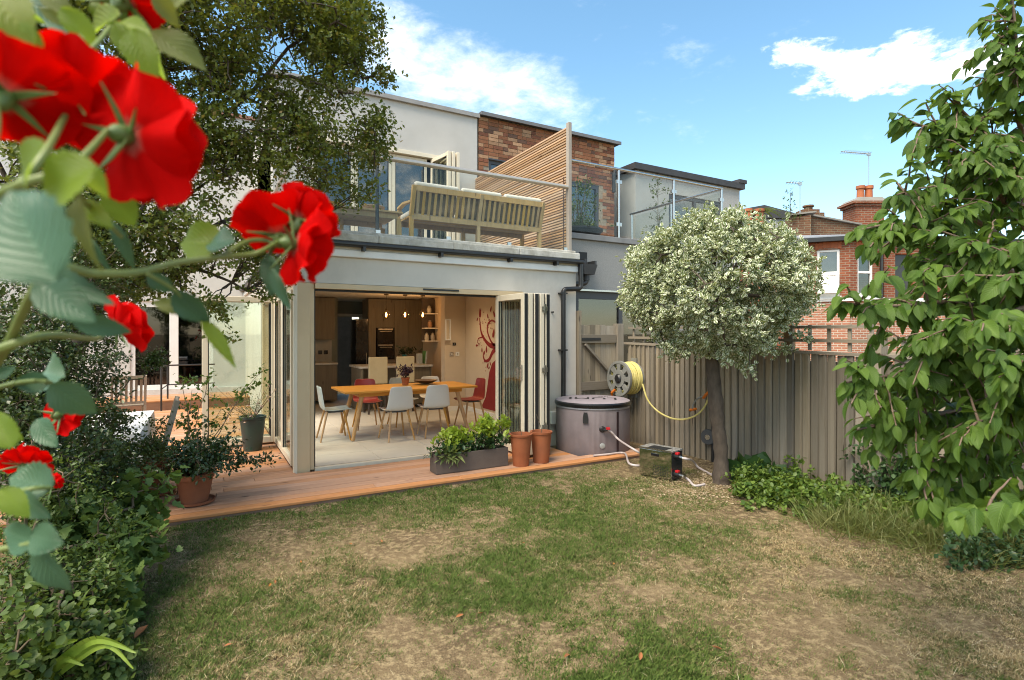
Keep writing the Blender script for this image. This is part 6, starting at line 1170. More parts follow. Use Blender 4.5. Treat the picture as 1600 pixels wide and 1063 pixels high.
# plants in the fence-side bed nearer the camera
ends = [(q.x, q.y, LAWN + abs(random.gauss(0, .16))) for q in (wz(1480 + 150 * random.random(), 835 + 60 * random.random()) for _ in range(240)) if q.x < fx(q.y) - .05]; P, D, U, S = sprays(ends, (4.6, -5, -1), 9, .12, .05, outw=.3); tag(leafmesh('bed_undergrowth', P, D, U, S, 'small', IVY), 'dark undergrowth in the bed below the cherry tree', 'undergrowth', kind='stuff')

# ================================================================ VARIEGATED TREE
BARK = mat('grey_bark', (.055, .040, .030), (.105, .080, .060), .9, scale=16, stretch=(1, 1, .45), bump=1.0, bscale=34, dirt=.35, dirtcol=(.05, .04, .03))
VAR = leafmat('variegated_leaf', (.12, .17, .06), (.22, .27, .11), .25, margin=(.72, .73, .56), mw=.44, rough=.45)
vb = onz(1128, 752, LAWN); vt = thing('variegated_tree', 'round headed variegated tree with cream edged leaves in front of the fence', 'tree', (vb.x, vb.y, LAWN)); CC = at(1117, 450, 6.1); RX, RZ = .99, .79
random.seed(5); RG = np.random.default_rng(55)
ends = []
while len(ends) < 2300:
    v = Vector((random.gauss(0, 1), random.gauss(0, 1), random.gauss(0, 1))).normalized(); rr = random.uniform(.62, 1.0) ** .6
    lum = 1 + .19 * mn.noise(v * 2.6) + .06 * mn.noise(v * 6)
    if v.z < -.55 and random.random() < .35: continue
    q = Vector((CC.x + v.x * RX * rr * lum, CC.y + v.y * RX * rr * lum, CC.z + v.z * RZ * rr * lum))
    if mn.noise(q * 3.1) > .26 : continue
    ends.append(q)
for px, py in ((1150, 560), (1158, 572), (1168, 580), (1205, 556), (1225, 552), (1060, 560), (1040, 556), (1262, 420), (1270, 440), (1262, 480), (1250, 535), (1128, 556)):
    for _ in range(5): ends.append(at(px + random.gauss(0, 5), py + random.gauss(0, 5) - 8, 6.0 + random.uniform(-.35, .35)))
P, D, U, S = sprays(ends, CC, 18, .15, .044, spread=.6, droop=.05, outw=.9); leafmesh('crown', P, D, U, S, 'round', VAR, vt); topp = at(1112, 520, 6.1)
tm = MB(); kn = [at(1128, 752, 6.13), at(1127, 735, 6.12), at(1126, 700, 6.12), at(1121, 660, 6.12), at(1117, 615, 6.11), at(1113, 570, 6.1), at(1110, 530, 6.1), at(1108, 490, 6.1)]; kn[0].z = LAWN - .04
tm.tube(smooth_path(kn, 5), [r_ * (1 + .07 * math.sin(i * 2.1) + .05 * math.sin(i * 5.3)) for i, r_ in enumerate(np.interp(np.linspace(0, 7, 36), [0, .6, 1.2, 2.4, 4, 5, 6, 7], [.118, .098, .078, .072, .080, .066, .062, .055]))], 14); tm.build('trunk', BARK, vt, smooth=True)
segmesh('limbs', skeleton(at(1108, 500, 6.1), at(1112, 470, 6.1), ends[::7], .075, .06, 10, .03), BARK, vt, 6)

# ================================================================ LARGE EVERGREEN TREE OVER THE SIDE DECK
BTL = leafmat('bay_leaf', (.070, .105, .018), (.17, .20, .042), .34, rough=.42, dry=(.26, .18, .06))
bt = onz(60, 760, LAWN); tb_ = Vector((-2.75, -.9, LAWN)); big = thing('evergreen_tree', 'large spreading small leaved evergreen tree overhanging the side deck', 'tree', tb_)
BL = [(430, 60, 5.4, 1.0, .75, 1.0), (260, 40, 5.0, 1.0, .8, 1.0), (520, 50, 5.6, .55, .5, 1.0), (575, 25, 5.7, .22, .22, .5), (530, 215, 5.6, .50, .42, 1.0), (460, 250, 5.5, .58, .45, 1.0), (385, 215, 5.3, .75, .5, .8), (260, 240, 5.0, .75, .6, .9), (110, 150, 4.7, .9, .8, 1.0), (330, 370, 5.0, .50, .32, .9), (405, 400, 5.35, .32, .28, .8), (150, 370, 4.7, .75, .6, 1.0), (350, -180, 5.4, 1.2, 1.0, .8), (120, -130, 5.0, 1.2, .9, .7), (40, 300, 4.3, .6, .6, .8), (520, -80, 5.7, .6, .5, .9), (585, 235, 5.75, .22, .15, .5), (560, 300, 5.7, .28, .14, .5), (590, 190, 5.75, .14, .12, .3), (600, 120, 5.8, .12, .10, .3), (425, 445, 5.5, .20, .14, .4), (330, 475, 5.0, .26, .14, .4), (345, 530, 5.0, .06, .20, .18), (230, 420, 5.0, .45, .3, .7), (60, 20, 4.5, .8, .6, .9), (500, 320, 5.6, .25, .16, .5)]
random.seed(9); ends = []
for px, py, Y, r_, rz_, dn_ in BL:
    c0 = at(px, py, Y); k_ = int(dn_ * 150 * max(r_ * rz_, .045) * 6.6)
    for _ in range(k_):
        v = Vector((random.gauss(0, 1), random.gauss(0, 1), random.gauss(0, 1))).normalized() * random.random() ** .45; q = Vector((c0.x + v.x * r_, c0.y + v.y * r_, c0.z + v.z * rz_))
        if mn.noise(q * 1.9) > .22 or mn.noise(q * 4.0) > .38: continue
        if q.y > -.25 and q.x > -.25 and q.z < 2.9: continue
        ends.append(q)
P, D, U, S = sprays(ends, (tb_.x + .6, tb_.y, 3.2), 26, .26, .046, spread=.6, droop=.15, outw=.5); leafmesh('crown', P, D, U, S, 'small', BTL, big)
mid = at(230, 330, 5.1); sg = skeleton(tb_ + Vector((0, 0, -.05)), at(200, 420, 5.0), ends[::4], .13, .055, 14, .06, .10)
for a, b in (((240, 115, 5.1), (420, 118, 5.3)), ((420, 118, 5.3), (520, 150, 5.5)), ((200, 200, 5.0), (410, 230, 5.3)), ((290, 130, 5.1), (430, 180, 5.4))): chain(sg, curve_pts(at(*a), at(*b), 6, .06, .03), .018, .010)
segmesh('branches', sg, BARK, big, 6)

# ================================================================ LEFT BED: SHRUBS
def pxy(p): v3 = Vector(p) - CAM; Yd = v3.dot(FWD); return 800 + FPX * v3.dot(RIGHT) / Yd, HZ - FPX * v3.z / Yd, Yd
def shrub(name, lab, blobs, base, n_, leafm, size, nl, tpl='small', ln=.16, seed=1, gap=.28, **k):
    random.seed(seed); E = []
    for px, py, Y, r_, w_ in blobs:
        c0 = at(px, py, Y)
        for _ in range(int(n_ * w_)):
            v = Vector((random.gauss(0, 1), random.gauss(0, 1), random.gauss(0, 1))).normalized() * random.random() ** .4 * r_; q = c0 + v
            if q.z < LAWN + .02: q.z = LAWN + .02 + random.random() * .1
            if mn.noise(q * 3.3) > gap: continue
            hx, hy, _ = pxy(q)
            if (196 < hx < 264 and 630 < hy < 692 or 182 < hx < 228 and 572 < hy < 628) and random.random() < .8: continue     # the patio table and chair show through here
            E.append(q)
    t_ = thing(name, lab, 'shrub', base); cen = sum(E, Vector()) / len(E); P, D, U, S = sprays(E, (cen.x, cen.y, cen.z - .3), nl, ln, size, **k); leafmesh('foliage', P, D, U, S, tpl, leafm, t_)
    segmesh('branches', skeleton(Vector(base), Vector((base[0], base[1], base[2] + .35)), E[::3], .03, .025, 8, .04), MATS['twig'], t_); return t_
DKS = leafmat('dark_shrub_leaf', (.025, .05, .012), (.075, .11, .026), .24, rough=.38, spec=.5); MDS = leafmat('mid_shrub_leaf', (.035, .075, .016), (.12, .175, .04), .30); RSP = leafmat('raspberry_leaf', (.075, .14, .03), (.15, .23, .06), .32); JAS = leafmat('jasmine_leaf', (.05, .10, .02), (.10, .17, .035), .35)
g = lambda px, py: (*onz(px, py, LAWN).xy, LAWN)
shrub('glossy_dark_shrub', 'tall dark small leaved shrub beside the patio table', [(60, 480, 3.7, .50, 1), (100, 590, 3.7, .42, .8), (165, 690, 4.2, .32, .6), (200, 650, 4.4, .13, .10), (228, 705, 4.4, .12, .18), (240, 565, 4.5, .06, .08), (60, 690, 3.4, .45, 1), (160, 760, 3.9, .30, .7), (20, 580, 3.3, .4, .8), (120, 420, 4.0, .42, .8), (250, 660, 4.5, .10, .07)], g(60, 860), 420, DKS, .029, 20, seed=3)
shrub('left_bed_shrub', 'dense dark shrub low at the left edge behind the rose leaves', [(40, 820, 3.0, .42, 1), (120, 850, 3.3, .34, .9), (30, 960, 2.7, .38, 1), (90, 930, 2.9, .30, .8)], g(20, 1000), 300, MDS, .027, 20, seed=4, gap=.06)
shrub('raspberry_bush', 'bush with large serrated light green leaves at the lawn corner', [(190, 800, 3.7, .22, .8), (235, 780, 3.9, .16, .5), (130, 830, 3.4, .22, .6), (215, 850, 3.5, .12, .3), (170, 880, 3.3, .16, .5), (90, 790, 3.5, .2, .4), (180, 930, 3.1, .10, .2)], g(150, 930), 150, RSP, .075, 6, 'lobed', .18, seed=6)
shrub('trailing_rose_leaves', 'low rose shoots with small leaflets at the bottom corner by the lawn', [(130, 950, 2.8, .16, .7), (150, 1010, 2.6, .14, .7), (80, 1030, 2.5, .2, .8), (30, 1000, 2.4, .25, .8), (170, 1040, 2.55, .09, .4)], g(60, 1040), 120, MDS, .042, 10, 'round', .14, seed=7)
for k_, sd in enumerate((0,)):
    sp_ = thing('strap_leaf_plant', 'arching yellow green strap leaves at the bottom edge of the bed', 'plant', g(20, 1062)); SM = leafmat('strap_leaf', (.16, .26, .03), (.24, .34, .05), .35)
    for px, tip, mid, w_ in ((40, (212, 1020), (150, 1000), .014), (50, (208, 1045), (165, 1008), .011), (10, (120, 1000), (70, 1015), .016), (-10, (70, 985), (25, 1005), .013), (60, (130, 1040), (100, 1030), .012)):
        P_ = smooth_path([at(px, 1085, 2.45), at((px + mid[0]) / 2, (1085 + mid[1]) / 2 - 8, 2.40), at(*mid, 2.38), at(*tip, 2.36)], 6); m = MB(); nP = len(P_)
        for i in range(nP - 1):
            d = (P_[i + 1] - P_[i]).normalized(); sd_ = d.cross(FWD).normalized() * w_ * 1.7; a0 = 1 - (i / nP) ** 3; a1 = 1 - ((i + 1) / nP) ** 3; cz = FWD * .006
            m.add([P_[i] - sd_ * a0, P_[i] + cz, P_[i + 1] + cz, P_[i + 1] - sd_ * a1], [(0, 1, 2, 3)]); m.add([P_[i] + cz, P_[i] + sd_ * a0, P_[i + 1] + sd_ * a1, P_[i + 1] + cz], [(0, 1, 2, 3)])
        m.build('strap_leaf', SM, sp_, smooth=60)
# jasmine in front of the opened side door
random.seed(12); jb = Vector((-1.05, -.30, .0)); jm = thing('jasmine_climber', 'thin jasmine shoots with feathery light green leaves in front of the side door', 'climber', jb); sg = []; ends = []
for tip in ((330, 590, 6.2), (345, 640, 6.2), (300, 610, 6.0), (360, 690, 6.1), (290, 660, 5.9), (335, 720, 5.8), (310, 680, 5.8), (415, 575, 6.6), (395, 600, 6.5), (300, 740, 5.6), (285, 590, 6.1), (320, 730, 5.7)):
    c = curve_pts(jb + Vector((random.gauss(0, .06), random.gauss(0, .05), 0)), at(*tip), 8, .12, .02); chain(sg, c, .006, .0025); ends += c[4:] + c[5:]
segmesh('shoots', sg, MATS['twig'], jm); ends = [q + Vector((random.gauss(0, .05), random.gauss(0, .05), random.gauss(0, .05))) for q in ends]; bush(ends, (-1.0, -.2, .2), 9, .13, .055, JAS, 'leaves', jm, 'small', outw=.4)
# hedge along the far side of the left bed
random.seed(14); hg_ = thing('boundary_hedge', 'dark hedge behind the left bed', 'hedge', (-3.7, -1.5, LAWN)); E = [Vector((random.gauss(-3.7, .22), random.uniform(-7, 5.5), LAWN + random.random() * 1.75)) for _ in range(1900)]
P, D, U, S = sprays(E, (-4.6, -1, .8), 14, .26, .06, outw=.3); leafmesh('foliage', P, D, U, S, 'small', DKS, hg_); segmesh('stems', [(Vector((-3.7 + random.gauss(0, .1), y_, LAWN)), Vector((-3.7 + random.gauss(0, .15), y_ + random.gauss(0, .2), 1.4)), .03, .01) for y_ in np.linspace(-7, 5.4, 40)], BARK, hg_)

# ================================================================ CHERRY TREE ON THE RIGHT
random.seed(31)
CHL = leafmat('cherry_leaf', (.045, .10, .016), (.115, .195, .030), .38, vein=.45, rough=.48, spec=.3, trcol=(.22, .36, .03)); CHB = mat('cherry_bark', (.12, .075, .05), (.18, .12, .085), .75, scale=10, stretch=(1, 1, 4), bump=.3)
TB = at(1668, 1000, 2.95); TB.z = LAWN - .03; cherry = thing('cherry_tree', 'leafy cherry tree with large drooping serrated leaves at the edge of the lawn', 'tree', (TB.x, TB.y, LAWN))
clm = [raw('leaf', *big_leaf(5, 15, .50 + .04 * k_, .22, .10 + .10 * k_, .07, ph=k_ * 1.3, wav=.03)[:2], CHL, big_leaf(5, 15)[2], smooth=True) for k_ in range(5)]
trunk = [TB, at(1662, 760, 2.92), at(1652, 520, 2.88), at(1640, 300, 2.84), at(1625, 60, 2.8), at(1612, -140, 2.75)]
MB().tube(smooth_path(trunk, 6), list(np.linspace(.062, .02, 31)), 10).build('trunk', CHB, cherry, smooth=True)
BG = [[(1640, 330, 2.85), (1540, 300, 2.6), (1480, 215, 2.45), (1402, 187, 2.35)], [(1640, 300, 2.84), (1592, 190, 2.5), (1588, 70, 2.4), (1580, -20, 2.4)], [(1640, 320, 2.84), (1560, 240, 2.6), (1520, 190, 2.5), (1478, 150, 2.45)], [(1650, 450, 2.87), (1520, 400, 2.5), (1420, 352, 2.3), (1332, 362, 2.2)], [(1645, 420, 2.86), (1500, 330, 2.5), (1440, 300, 2.4), (1400, 305, 2.3)],
      [(1652, 540, 2.88), (1520, 478, 2.35), (1400, 478, 2.1), (1308, 474, 2.0)], [(1653, 560, 2.88), (1500, 560, 2.3), (1400, 585, 2.1), (1322, 598, 2.0)], [(1654, 600, 2.89), (1500, 640, 2.3), (1420, 655, 2.15), (1338, 672, 2.05)], [(1656, 640, 2.9), (1540, 700, 2.3), (1470, 730, 2.15), (1420, 742, 2.1)], [(1658, 700, 2.9), (1560, 750, 2.4), (1500, 770, 2.2), (1462, 782, 2.1)],
      [(1662, 760, 2.92), (1640, 780, 2.2), (1570, 795, 1.75), (1498, 800, 1.6)], [(1650, 470, 2.87), (1560, 450, 2.5), (1500, 425, 2.3), (1445, 415, 2.2)], [(1652, 500, 2.87), (1570, 520, 2.3), (1500, 530, 2.1), (1440, 530, 2.0)], [(1640, 350, 2.85), (1580, 330, 2.5), (1540, 260, 2.4), (1500, 240, 2.3)], [(1652, 520, 2.88), (1600, 600, 2.2), (1560, 640, 2.0), (1510, 670, 1.9)], [(1652, 500, 2.88), (1610, 480, 2.2), (1560, 500, 2.0), (1520, 520, 1.9)], [(1648, 400, 2.86), (1610, 380, 2.4), (1570, 390, 2.2), (1510, 380, 2.1)], [(1656, 620, 2.89), (1620, 560, 2.1), (1590, 570, 1.9), (1560, 590, 1.8)], [(1640, 280, 2.84), (1620, 240, 2.6), (1590, 260, 2.4), (1545, 290, 2.3)], [(1650, 650, 2.9), (1600, 660, 2.4), (1560, 690, 2.3), (1540, 720, 2.2)],
      [(1635, 200, 2.82), (1625, 120, 2.6), (1605, 100, 2.4), (1575, 120, 2.35)], [(1652, 430, 2.87), (1640, 420, 2.3), (1610, 430, 2.1), (1570, 440, 2.0)], [(1652, 470, 2.87), (1560, 420, 2.9), (1480, 390, 2.9), (1420, 400, 2.9)], [(1652, 520, 2.87), (1560, 590, 2.9), (1480, 610, 2.9), (1420, 620, 2.8)], [(1652, 420, 2.87), (1600, 310, 2.9), (1540, 350, 2.9), (1480, 340, 2.9)], [(1652, 640, 2.87), (1590, 640, 2.9), (1520, 600, 2.9), (1480, 560, 2.9)]]
LV = []; segs = []
def leaves_on(P_, i0, step, sz, sc=1.0):
    acc = 0; side = 1
    for i in range(i0, len(P_) - 1):
        d = P_[i + 1] - P_[i]; acc += d.length
        while acc > step:
            acc -= step; side = -side; dn = d.normalized(); lat_ = dn.cross(UP).normalized() * side; ld = dn * random.uniform(.3, .9) + lat_ * random.uniform(.2, .9) + Vector((0, 0, -random.uniform(.25, 1.1))); nr = Vector((random.gauss(0, .45), random.gauss(0, .45), 1)) - FWD * random.uniform(0, .9) + RIGHT * -.2
            LV.append((P_[i] + Vector((random.gauss(0, .008), random.gauss(0, .008), random.gauss(0, .008))), ld, nr, sz * random.choice((.55, .75, .9, 1.0, 1.15, 1.3))))
    LV.append((P_[-1], (P_[-1] - P_[-2]) + Vector((0, 0, -.02)), (random.gauss(0, .3), random.gauss(0, .3), 1), sz * .9))
for bi, b in enumerate(BG):
    P_ = smooth_path([at(*q) for q in b], 9); chain(segs, P_, .014, .003); leaves_on(P_, 9, .0125, .070)
    for s_ in range(20):
        i = random.randrange(8, len(P_) - 4); q = P_[i]; d = (P_[min(i + 3, len(P_) - 1)] - q).normalized(); e = q + (d * random.uniform(.3, .7) + Vector((random.gauss(0, .5), random.gauss(0, .5), random.gauss(-.15, .55)))).normalized() * random.uniform(.12, .26)
        c = curve_pts(q, e, 5, .015, .004); chain(segs, c, .005, .002); leaves_on(c, 1, .0145, .064)
def pxy(p): v3 = Vector(p) - CAM; Yd = v3.dot(FWD); return 800 + FPX * v3.dot(RIGHT) / Yd, HZ - FPX * v3.z / Yd, Yd
def keepleaf(l):
    px, py, Yd = pxy(l[0]); lim = np.interp(py, [0, 60, 130, 180, 220, 280, 330, 365, 400, 470, 520, 600, 640, 690, 740, 800, 840], [1535, 1530, 1470, 1395, 1395, 1395, 1380, 1325, 1375, 1300, 1330, 1315, 1330, 1330, 1400, 1440, 1500]); return px > lim and py < (800 if len(l) > 1 else 785)
LV = [l for l in LV if keepleaf(l)]
segmesh('branches', [q for q in segs if keepleaf((q[1],))], CHB, cherry, 6)
LV.sort(key=lambda l: (-l[3] / max(pxy(l[0])[2], .1)) if pxy(l[0])[0] < 1610 else 1)
base = MW[cherry.name].translation
for l in LV[:300]: o_ = bpy.data.objects.new('leaf', random.choice(clm)); COL.objects.link(o_); o_.parent = cherry; place(o_, base, frame(l[0], l[1], l[2], l[3]))
if len(LV) > 300:
    VV = []; FF = []; UVs = []; b0 = 0; tv, tf, tu_ = big_leaf(5, 9, .52, .22, .18)
    for l in LV[300:]:
        M_ = np.array(frame(l[0], l[1], l[2], l[3])); w_ = tv @ M_[:3, :3].T + M_[:3, 3] - np.array(base); VV.append(w_); FF.append(tf + b0); UVs.append(tu_); b0 += len(tv)
    tag(obj('leaf_mass', raw('leaf_mass', np.concatenate(VV), np.concatenate(FF), CHL, np.concatenate(UVs), smooth=True), cherry), kind='stuff')

# ================================================================ RED ROSES CLOSE TO THE CAMERA
random.seed(41)
m_, t, o = newmat('rose_petal'); p = nd(t, 'BsdfPrincipled', Roughness=.75); p.inputs['Specular IOR Level'].default_value = .08; uvn = nd(t, 'UVMap'); sx = nd(t, 'SeparateXYZ'); t.links.new(uvn.outputs[0], sx.inputs[0]); nz = tnoise(t, coords(t, (1, 1, 1)), 60, 4)
c = mixc(t, rng(t, sx.outputs[1], .0, .22), (.75, .35, .28), (.70, .002, .003)); c = mixc(t, mth(t, 'MULTIPLY', nz, .35), c, (.48, .001, .002)); t.links.new(c, p.inputs['Base Color']); mpv = nd(t, 'Mapping'); mpv.inputs['Scale'].default_value = (34, 2.5, 1); t.links.new(uvn.outputs[0], mpv.inputs[0]); vn = tnoise(t, mpv.outputs[0], 1.0, 5, .7, .4); c = mixc(t, rng(t, vn, .45, .72, 0, .6), c, (.30, .0, .002)); t.links.new(c, p.inputs['Base Color']); bpv = nd(t, 'Bump', Strength=.6, Distance=.0012); t.links.new(vn, bpv.inputs['Height']); t.links.new(bpv.outputs[0], p.inputs['Normal']); tl = nd(t, 'BsdfTranslucent'); tl.inputs[0].default_value = (.85, .004, .003, 1); mx = nd(t, 'MixShader', Fac=.42); t.links.new(p.outputs[0], mx.inputs[1]); t.links.new(tl.outputs[0], mx.inputs[2]); t.links.new(mx.outputs[0], o.inputs[0]); PET = m_
def petal_mesh(wd, ph, curl, cup):
    V = []; F = []; uv = []; nu, nv = 9, 9
    for j in range(nv):
        v = j / (nv - 1); w_ = wd * .5 * (.16 + .84 * math.sin(min(1, v * 1.15) * math.pi / 2) ** 1.1)
        for i in range(nu):
            u_ = -1 + 2 * i / (nu - 1); y_ = v * (1 - .20 * abs(u_) ** 2.4 * v) + .055 * math.sin(5.1 * u_ + ph) * v ** 3 + .05 * v ** 4 * (1 - abs(u_)) * math.cos(ph)
            V.append((u_ * w_ * (1 - .12 * v ** 4), y_, cup * (u_ * w_ / wd * 2) ** 2 + .10 * math.sin(v * math.pi) * -1 - curl * max(0, v - .55) ** 2 * 2.4 + .075 * math.sin(4.3 * u_ + ph) * v ** 2.2 + .03 * math.sin(9 * u_ + 2 * ph + 3 * v) * v ** 2)); uv.append((u_ * .5 + .5, v))
    for j in range(nv - 1):
        for i in range(nu - 1): F.append((j * nu + i, j * nu + i + 1, (j + 1) * nu + i + 1, (j + 1) * nu + i))
    return raw('petal', np.array(V), np.array(F), PET, np.array(uv), smooth=True)
pm = [petal_mesh(1.15 + .07 * k_, k_ * 1.7, .25 + .12 * (k_ % 3), .30) for k_ in range(6)]
RGRN = mat('rose_green', (.07, .13, .03), (.11, .17, .05), .5, scale=30); rbase = at(-140, 1063, 1.1); rbase.z = LAWN
rose = thing('rose_bush', 'climbing rose with bright red blooms and blurred leaves right in front of the camera', 'rose bush', rbase); rb0 = MW[rose.name].translation
def cdir(r_, u_, f_): return (RIGHT * r_ + UP * u_ + FWD * f_).normalized()
def bloom(px, py, Y, axis, rad, n=(6, 5, 4), seed=0, open_=(82, 58, 34)):
    random.seed(seed); c0 = at(px, py, Y); ax = cdir(*axis); b = empty_part('rose_bloom', rose, c0 - rb0); q = ax.to_track_quat('Z', 'Y').to_matrix()
    for ring, (k_, th) in enumerate(zip(n, open_)):
        for i in range(k_):
            ph = 2 * math.pi * (i + .5 * (ring % 2)) / k_ + random.gauss(0, .12); tt = R(th + random.gauss(0, 10)); d = Vector((math.cos(ph) * math.sin(tt), math.sin(ph) * math.sin(tt), math.cos(tt))); inn = Vector((-math.cos(ph) * math.cos(tt), -math.sin(ph) * math.cos(tt), math.sin(tt))); o_ = bpy.data.objects.new('petal', random.choice(pm)); COL.objects.link(o_); o_.parent = b
            o_.matrix_local = frame(q @ (Vector((math.cos(ph), math.sin(ph), 0)) * .004 + Vector((0, 0, ring * .002))), q @ d, q @ inn, rad * random.uniform(.88, 1.08) * (1 - .10 * ring))
    m = MB(False); m.lathe([(.002, -.016), (.006, -.012), (.0075, -.004), (.004, .002)], 10, (0, 0, 0), axis=ax); m.build('calyx', RGRN, b, smooth=True)
    for i in range(5):
        ph = 2 * math.pi * i / 5 + .3; d = Vector((math.cos(ph), math.sin(ph), -.35 + random.gauss(0, .3))); m = MB(False); e = q @ d.normalized(); s0 = q @ Vector((-math.sin(ph), math.cos(ph), 0)); st_ = ax * -.003
        m.add([st_ + e * .004 - s0 * .003, st_ + e * .004 + s0 * .003, st_ + e * .018 + s0 * .0022 - ax * .002, st_ + e * .034 - ax * .006, st_ + e * .018 - s0 * .0022 - ax * .002], [(0, 1, 2, 3, 4)]); so_ = m.build('sepal', RGRN, b); so_.modifiers.new('solid', 'SOLIDIFY').thickness = .0012
    return c0 - ax * .016, ax
BLM = [bloom(204, 214, .40, (.35, .06, .9), .047, seed=1), bloom(120, 160, .41, (-.05, .70, .6), .043, seed=2, open_=(70, 50, 30)), bloom(8, 150, .37, (-.25, .62, .6), .043, seed=3, open_=(72, 50, 30)), bloom(436, 368, .57, (-.30, .85, .45), .043, seed=4, open_=(62, 46, 28)), bloom(462, 382, .55, (.72, -.08, .55), .040, seed=5, open_=(75, 52, 30)), bloom(470, 345, .57, (.25, .8, .5), .034, seed=15, open_=(50, 36, 24)), bloom(183, 512, .78, (.40, .35, .5), .042, seed=6, open_=(72, 50, 30)), bloom(95, 648, .95, (.2, .1, .8), .034, seed=7), bloom(40, 726, .90, (.1, .6, .5), .036, seed=8), bloom(196, 2, .50, (.2, .7, .6), .028, seed=9), bloom(214, 28, .52, (.7, .2, .6), .022, seed=10), bloom(84, 753, 1.1, (.3, .3, .8), .014, seed=11)]
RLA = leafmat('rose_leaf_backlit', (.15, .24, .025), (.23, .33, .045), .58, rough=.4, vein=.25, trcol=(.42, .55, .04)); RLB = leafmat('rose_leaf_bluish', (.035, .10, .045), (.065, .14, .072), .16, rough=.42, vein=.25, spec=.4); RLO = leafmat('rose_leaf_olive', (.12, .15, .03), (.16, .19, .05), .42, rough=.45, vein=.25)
rlm = {k_: [raw('leaf', *big_leaf(7, 17, .56 + .05 * i, .16, .10 + .08 * i, .06, ph=i * 1.9, wav=.03)[:2], mt_, big_leaf(7, 17)[2], smooth=True) for i in range(3)] for k_, mt_ in (('l', RLA), ('b', RLB), ('o', RLO))}
def rleaf(a, b, Y, k_, wf=1.0, dY=.0, tilt=.4):
    p0 = at(a[0], a[1], Y); p1 = at(b[0], b[1], Y + dY); d = p1 - p0; s = d.length; o_ = bpy.data.objects.new('leaf', random.choice(rlm[k_])); COL.objects.link(o_); o_.parent = rose; nr = -FWD * 1.0 + UP * random.uniform(.0, tilt * 2) + RIGHT * random.gauss(0, tilt * .5); M_ = frame(p0, d, nr, s)
    M_ = M_ @ Matrix.Diagonal((wf, 1, 1, 1)); place(o_, rb0, M_)
random.seed(43)
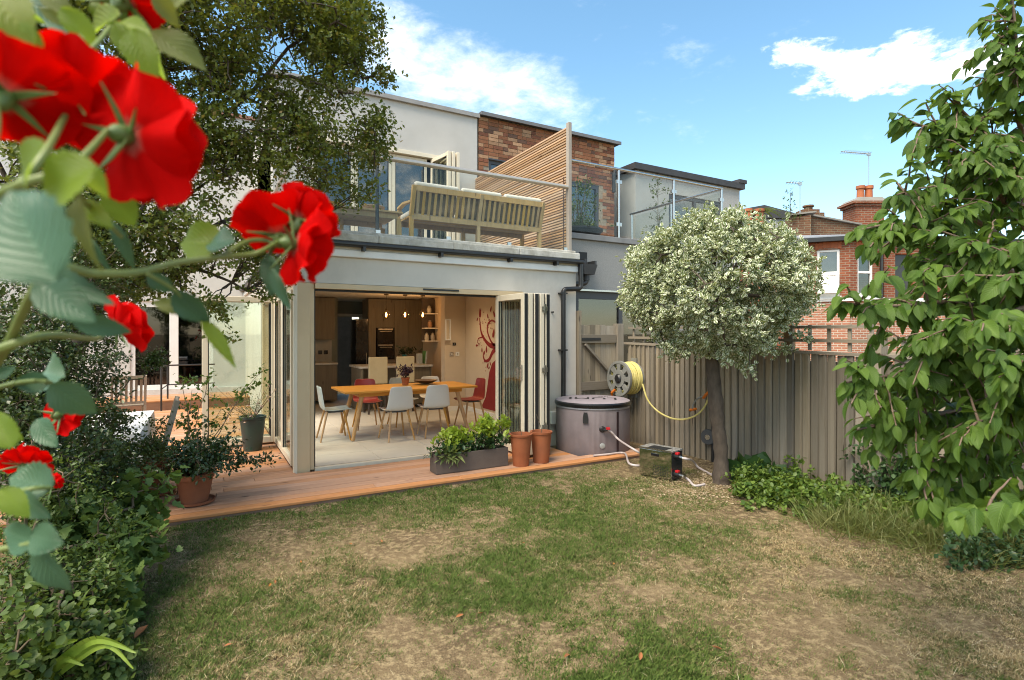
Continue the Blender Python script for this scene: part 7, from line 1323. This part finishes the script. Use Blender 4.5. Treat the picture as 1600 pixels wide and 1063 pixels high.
for a, b, Y, k_, wf in (((-25, -20), (38, 42), .34, 'l', 1.1), ((32, 38), (68, 74), .34, 'l', 1.2), ((40, 0), (112, 52), .55, 'b', .9), ((186, 24), (120, 52), .48, 'l', 1.0), ((184, 34), (232, 50), .48, 'l', .9), ((180, 36), (207, 92), .46, 'l', 1.0), ((205, 46), (237, 122), .46, 'l', 1.0), ((232, 46), (323, 105), .50, 'o', 1.05), ((238, -10), (282, 42), .48, 'o', 1.0), ((215, -12), (250, 44), .50, 'l', 1.1), ((40, 20), (72, 38), .52, 'l', .8),
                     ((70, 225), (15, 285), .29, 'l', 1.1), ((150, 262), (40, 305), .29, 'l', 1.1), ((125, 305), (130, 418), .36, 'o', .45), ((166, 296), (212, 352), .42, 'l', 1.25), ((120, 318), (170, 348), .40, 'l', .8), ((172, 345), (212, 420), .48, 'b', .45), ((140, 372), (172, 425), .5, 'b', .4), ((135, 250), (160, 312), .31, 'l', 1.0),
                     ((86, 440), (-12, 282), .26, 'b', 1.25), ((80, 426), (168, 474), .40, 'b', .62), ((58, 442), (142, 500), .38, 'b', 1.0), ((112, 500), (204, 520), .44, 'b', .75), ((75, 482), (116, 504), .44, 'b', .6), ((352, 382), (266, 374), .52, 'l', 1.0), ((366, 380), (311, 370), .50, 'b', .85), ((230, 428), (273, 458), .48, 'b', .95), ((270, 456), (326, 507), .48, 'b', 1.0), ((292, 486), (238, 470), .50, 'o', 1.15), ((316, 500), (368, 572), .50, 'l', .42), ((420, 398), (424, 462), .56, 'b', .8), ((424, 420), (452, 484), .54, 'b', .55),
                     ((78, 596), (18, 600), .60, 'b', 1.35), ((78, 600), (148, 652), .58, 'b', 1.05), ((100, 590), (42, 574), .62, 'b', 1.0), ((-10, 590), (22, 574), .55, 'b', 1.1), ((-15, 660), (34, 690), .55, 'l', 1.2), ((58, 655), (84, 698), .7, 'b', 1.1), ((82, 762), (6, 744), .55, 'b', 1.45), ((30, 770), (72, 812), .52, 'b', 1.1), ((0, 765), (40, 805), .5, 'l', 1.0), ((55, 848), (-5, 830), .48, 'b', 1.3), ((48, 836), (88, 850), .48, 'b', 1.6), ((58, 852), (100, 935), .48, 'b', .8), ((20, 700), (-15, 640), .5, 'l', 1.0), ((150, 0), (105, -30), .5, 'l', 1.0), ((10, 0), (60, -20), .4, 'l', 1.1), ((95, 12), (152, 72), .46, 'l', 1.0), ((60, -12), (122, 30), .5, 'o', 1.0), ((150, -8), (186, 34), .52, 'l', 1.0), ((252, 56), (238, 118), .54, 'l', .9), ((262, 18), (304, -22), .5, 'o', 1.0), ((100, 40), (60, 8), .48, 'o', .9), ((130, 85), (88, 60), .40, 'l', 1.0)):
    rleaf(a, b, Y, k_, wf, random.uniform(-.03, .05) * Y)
STM = mat('rose_stem', (.12, .17, .035), (.17, .21, .06), .5, scale=20); STD = mat('rose_cane', (.07, .075, .03), (.10, .085, .04), .6, scale=12)
def stem(pts, r0, r1, mt=STM): P_ = smooth_path([at(*q) if len(q) == 3 and not isinstance(q, Vector) else q for q in pts], 6); MB().tube(P_, list(np.linspace(r0, r1, len(P_))), 8).build('stem', mt, rose, smooth=True)
stem([(-60, 640, .62), (0, 560, .50), (70, 430, .42), (150, 428, .44), (215, 426, .46), (275, 411, .49), (345, 402, .52), (400, 396, .55), BLM[4][0]], .0042, .0022); stem([(345, 402, .52), (385, 378, .55), (415, 376, .56), BLM[3][0]], .0026, .0018); stem([(430, 385, .56), BLM[5][0]], .0022, .0016)
stem([(-60, 560, .5), (0, 545, .47), (75, 524, .5), (150, 530, .68), BLM[6][0]], .005, .002); stem([(-50, 330, .36), (30, 290, .34), (110, 262, .35), BLM[0][0]], .0036, .002); stem([(30, 290, .34), (70, 240, .35), BLM[1][0]], .003, .002); stem([(-50, 300, .34), (-10, 220, .34), BLM[2][0]], .003, .002); stem([(183, 28, .49), (150, 70, .46), (110, 100, .44)], .002, .0022); stem([(183, 28, .49), BLM[9][0]], .002, .0016); stem([(110, 262, .35), (125, 310, .37), (150, 330, .42), (190, 370, .47)], .0025, .0016)
stem([(-60, 640, .62), (0, 605, .6), (78, 598, .6), (90, 630, .85), BLM[7][0]], .003, .0016); stem([(-60, 800, .6), (30, 768, .54), (80, 762, .55)], .003, .0018); stem([(-60, 870, .5), (52, 848, .48)], .003, .002); stem([(230, 428, .46), (275, 455, .48), (318, 500, .5)], .0016, .0012)
cane = [rbase, at(-160, 900, 1.0), at(-120, 760, .8), at(-60, 640, .62), at(-50, 450, .5), at(-60, 300, .4), at(-40, 100, .42), at(20, -60, .5)]; MB().tube(smooth_path(cane, 6), list(np.linspace(.010, .004, 43)), 8).build('cane', STD, rose, smooth=True)
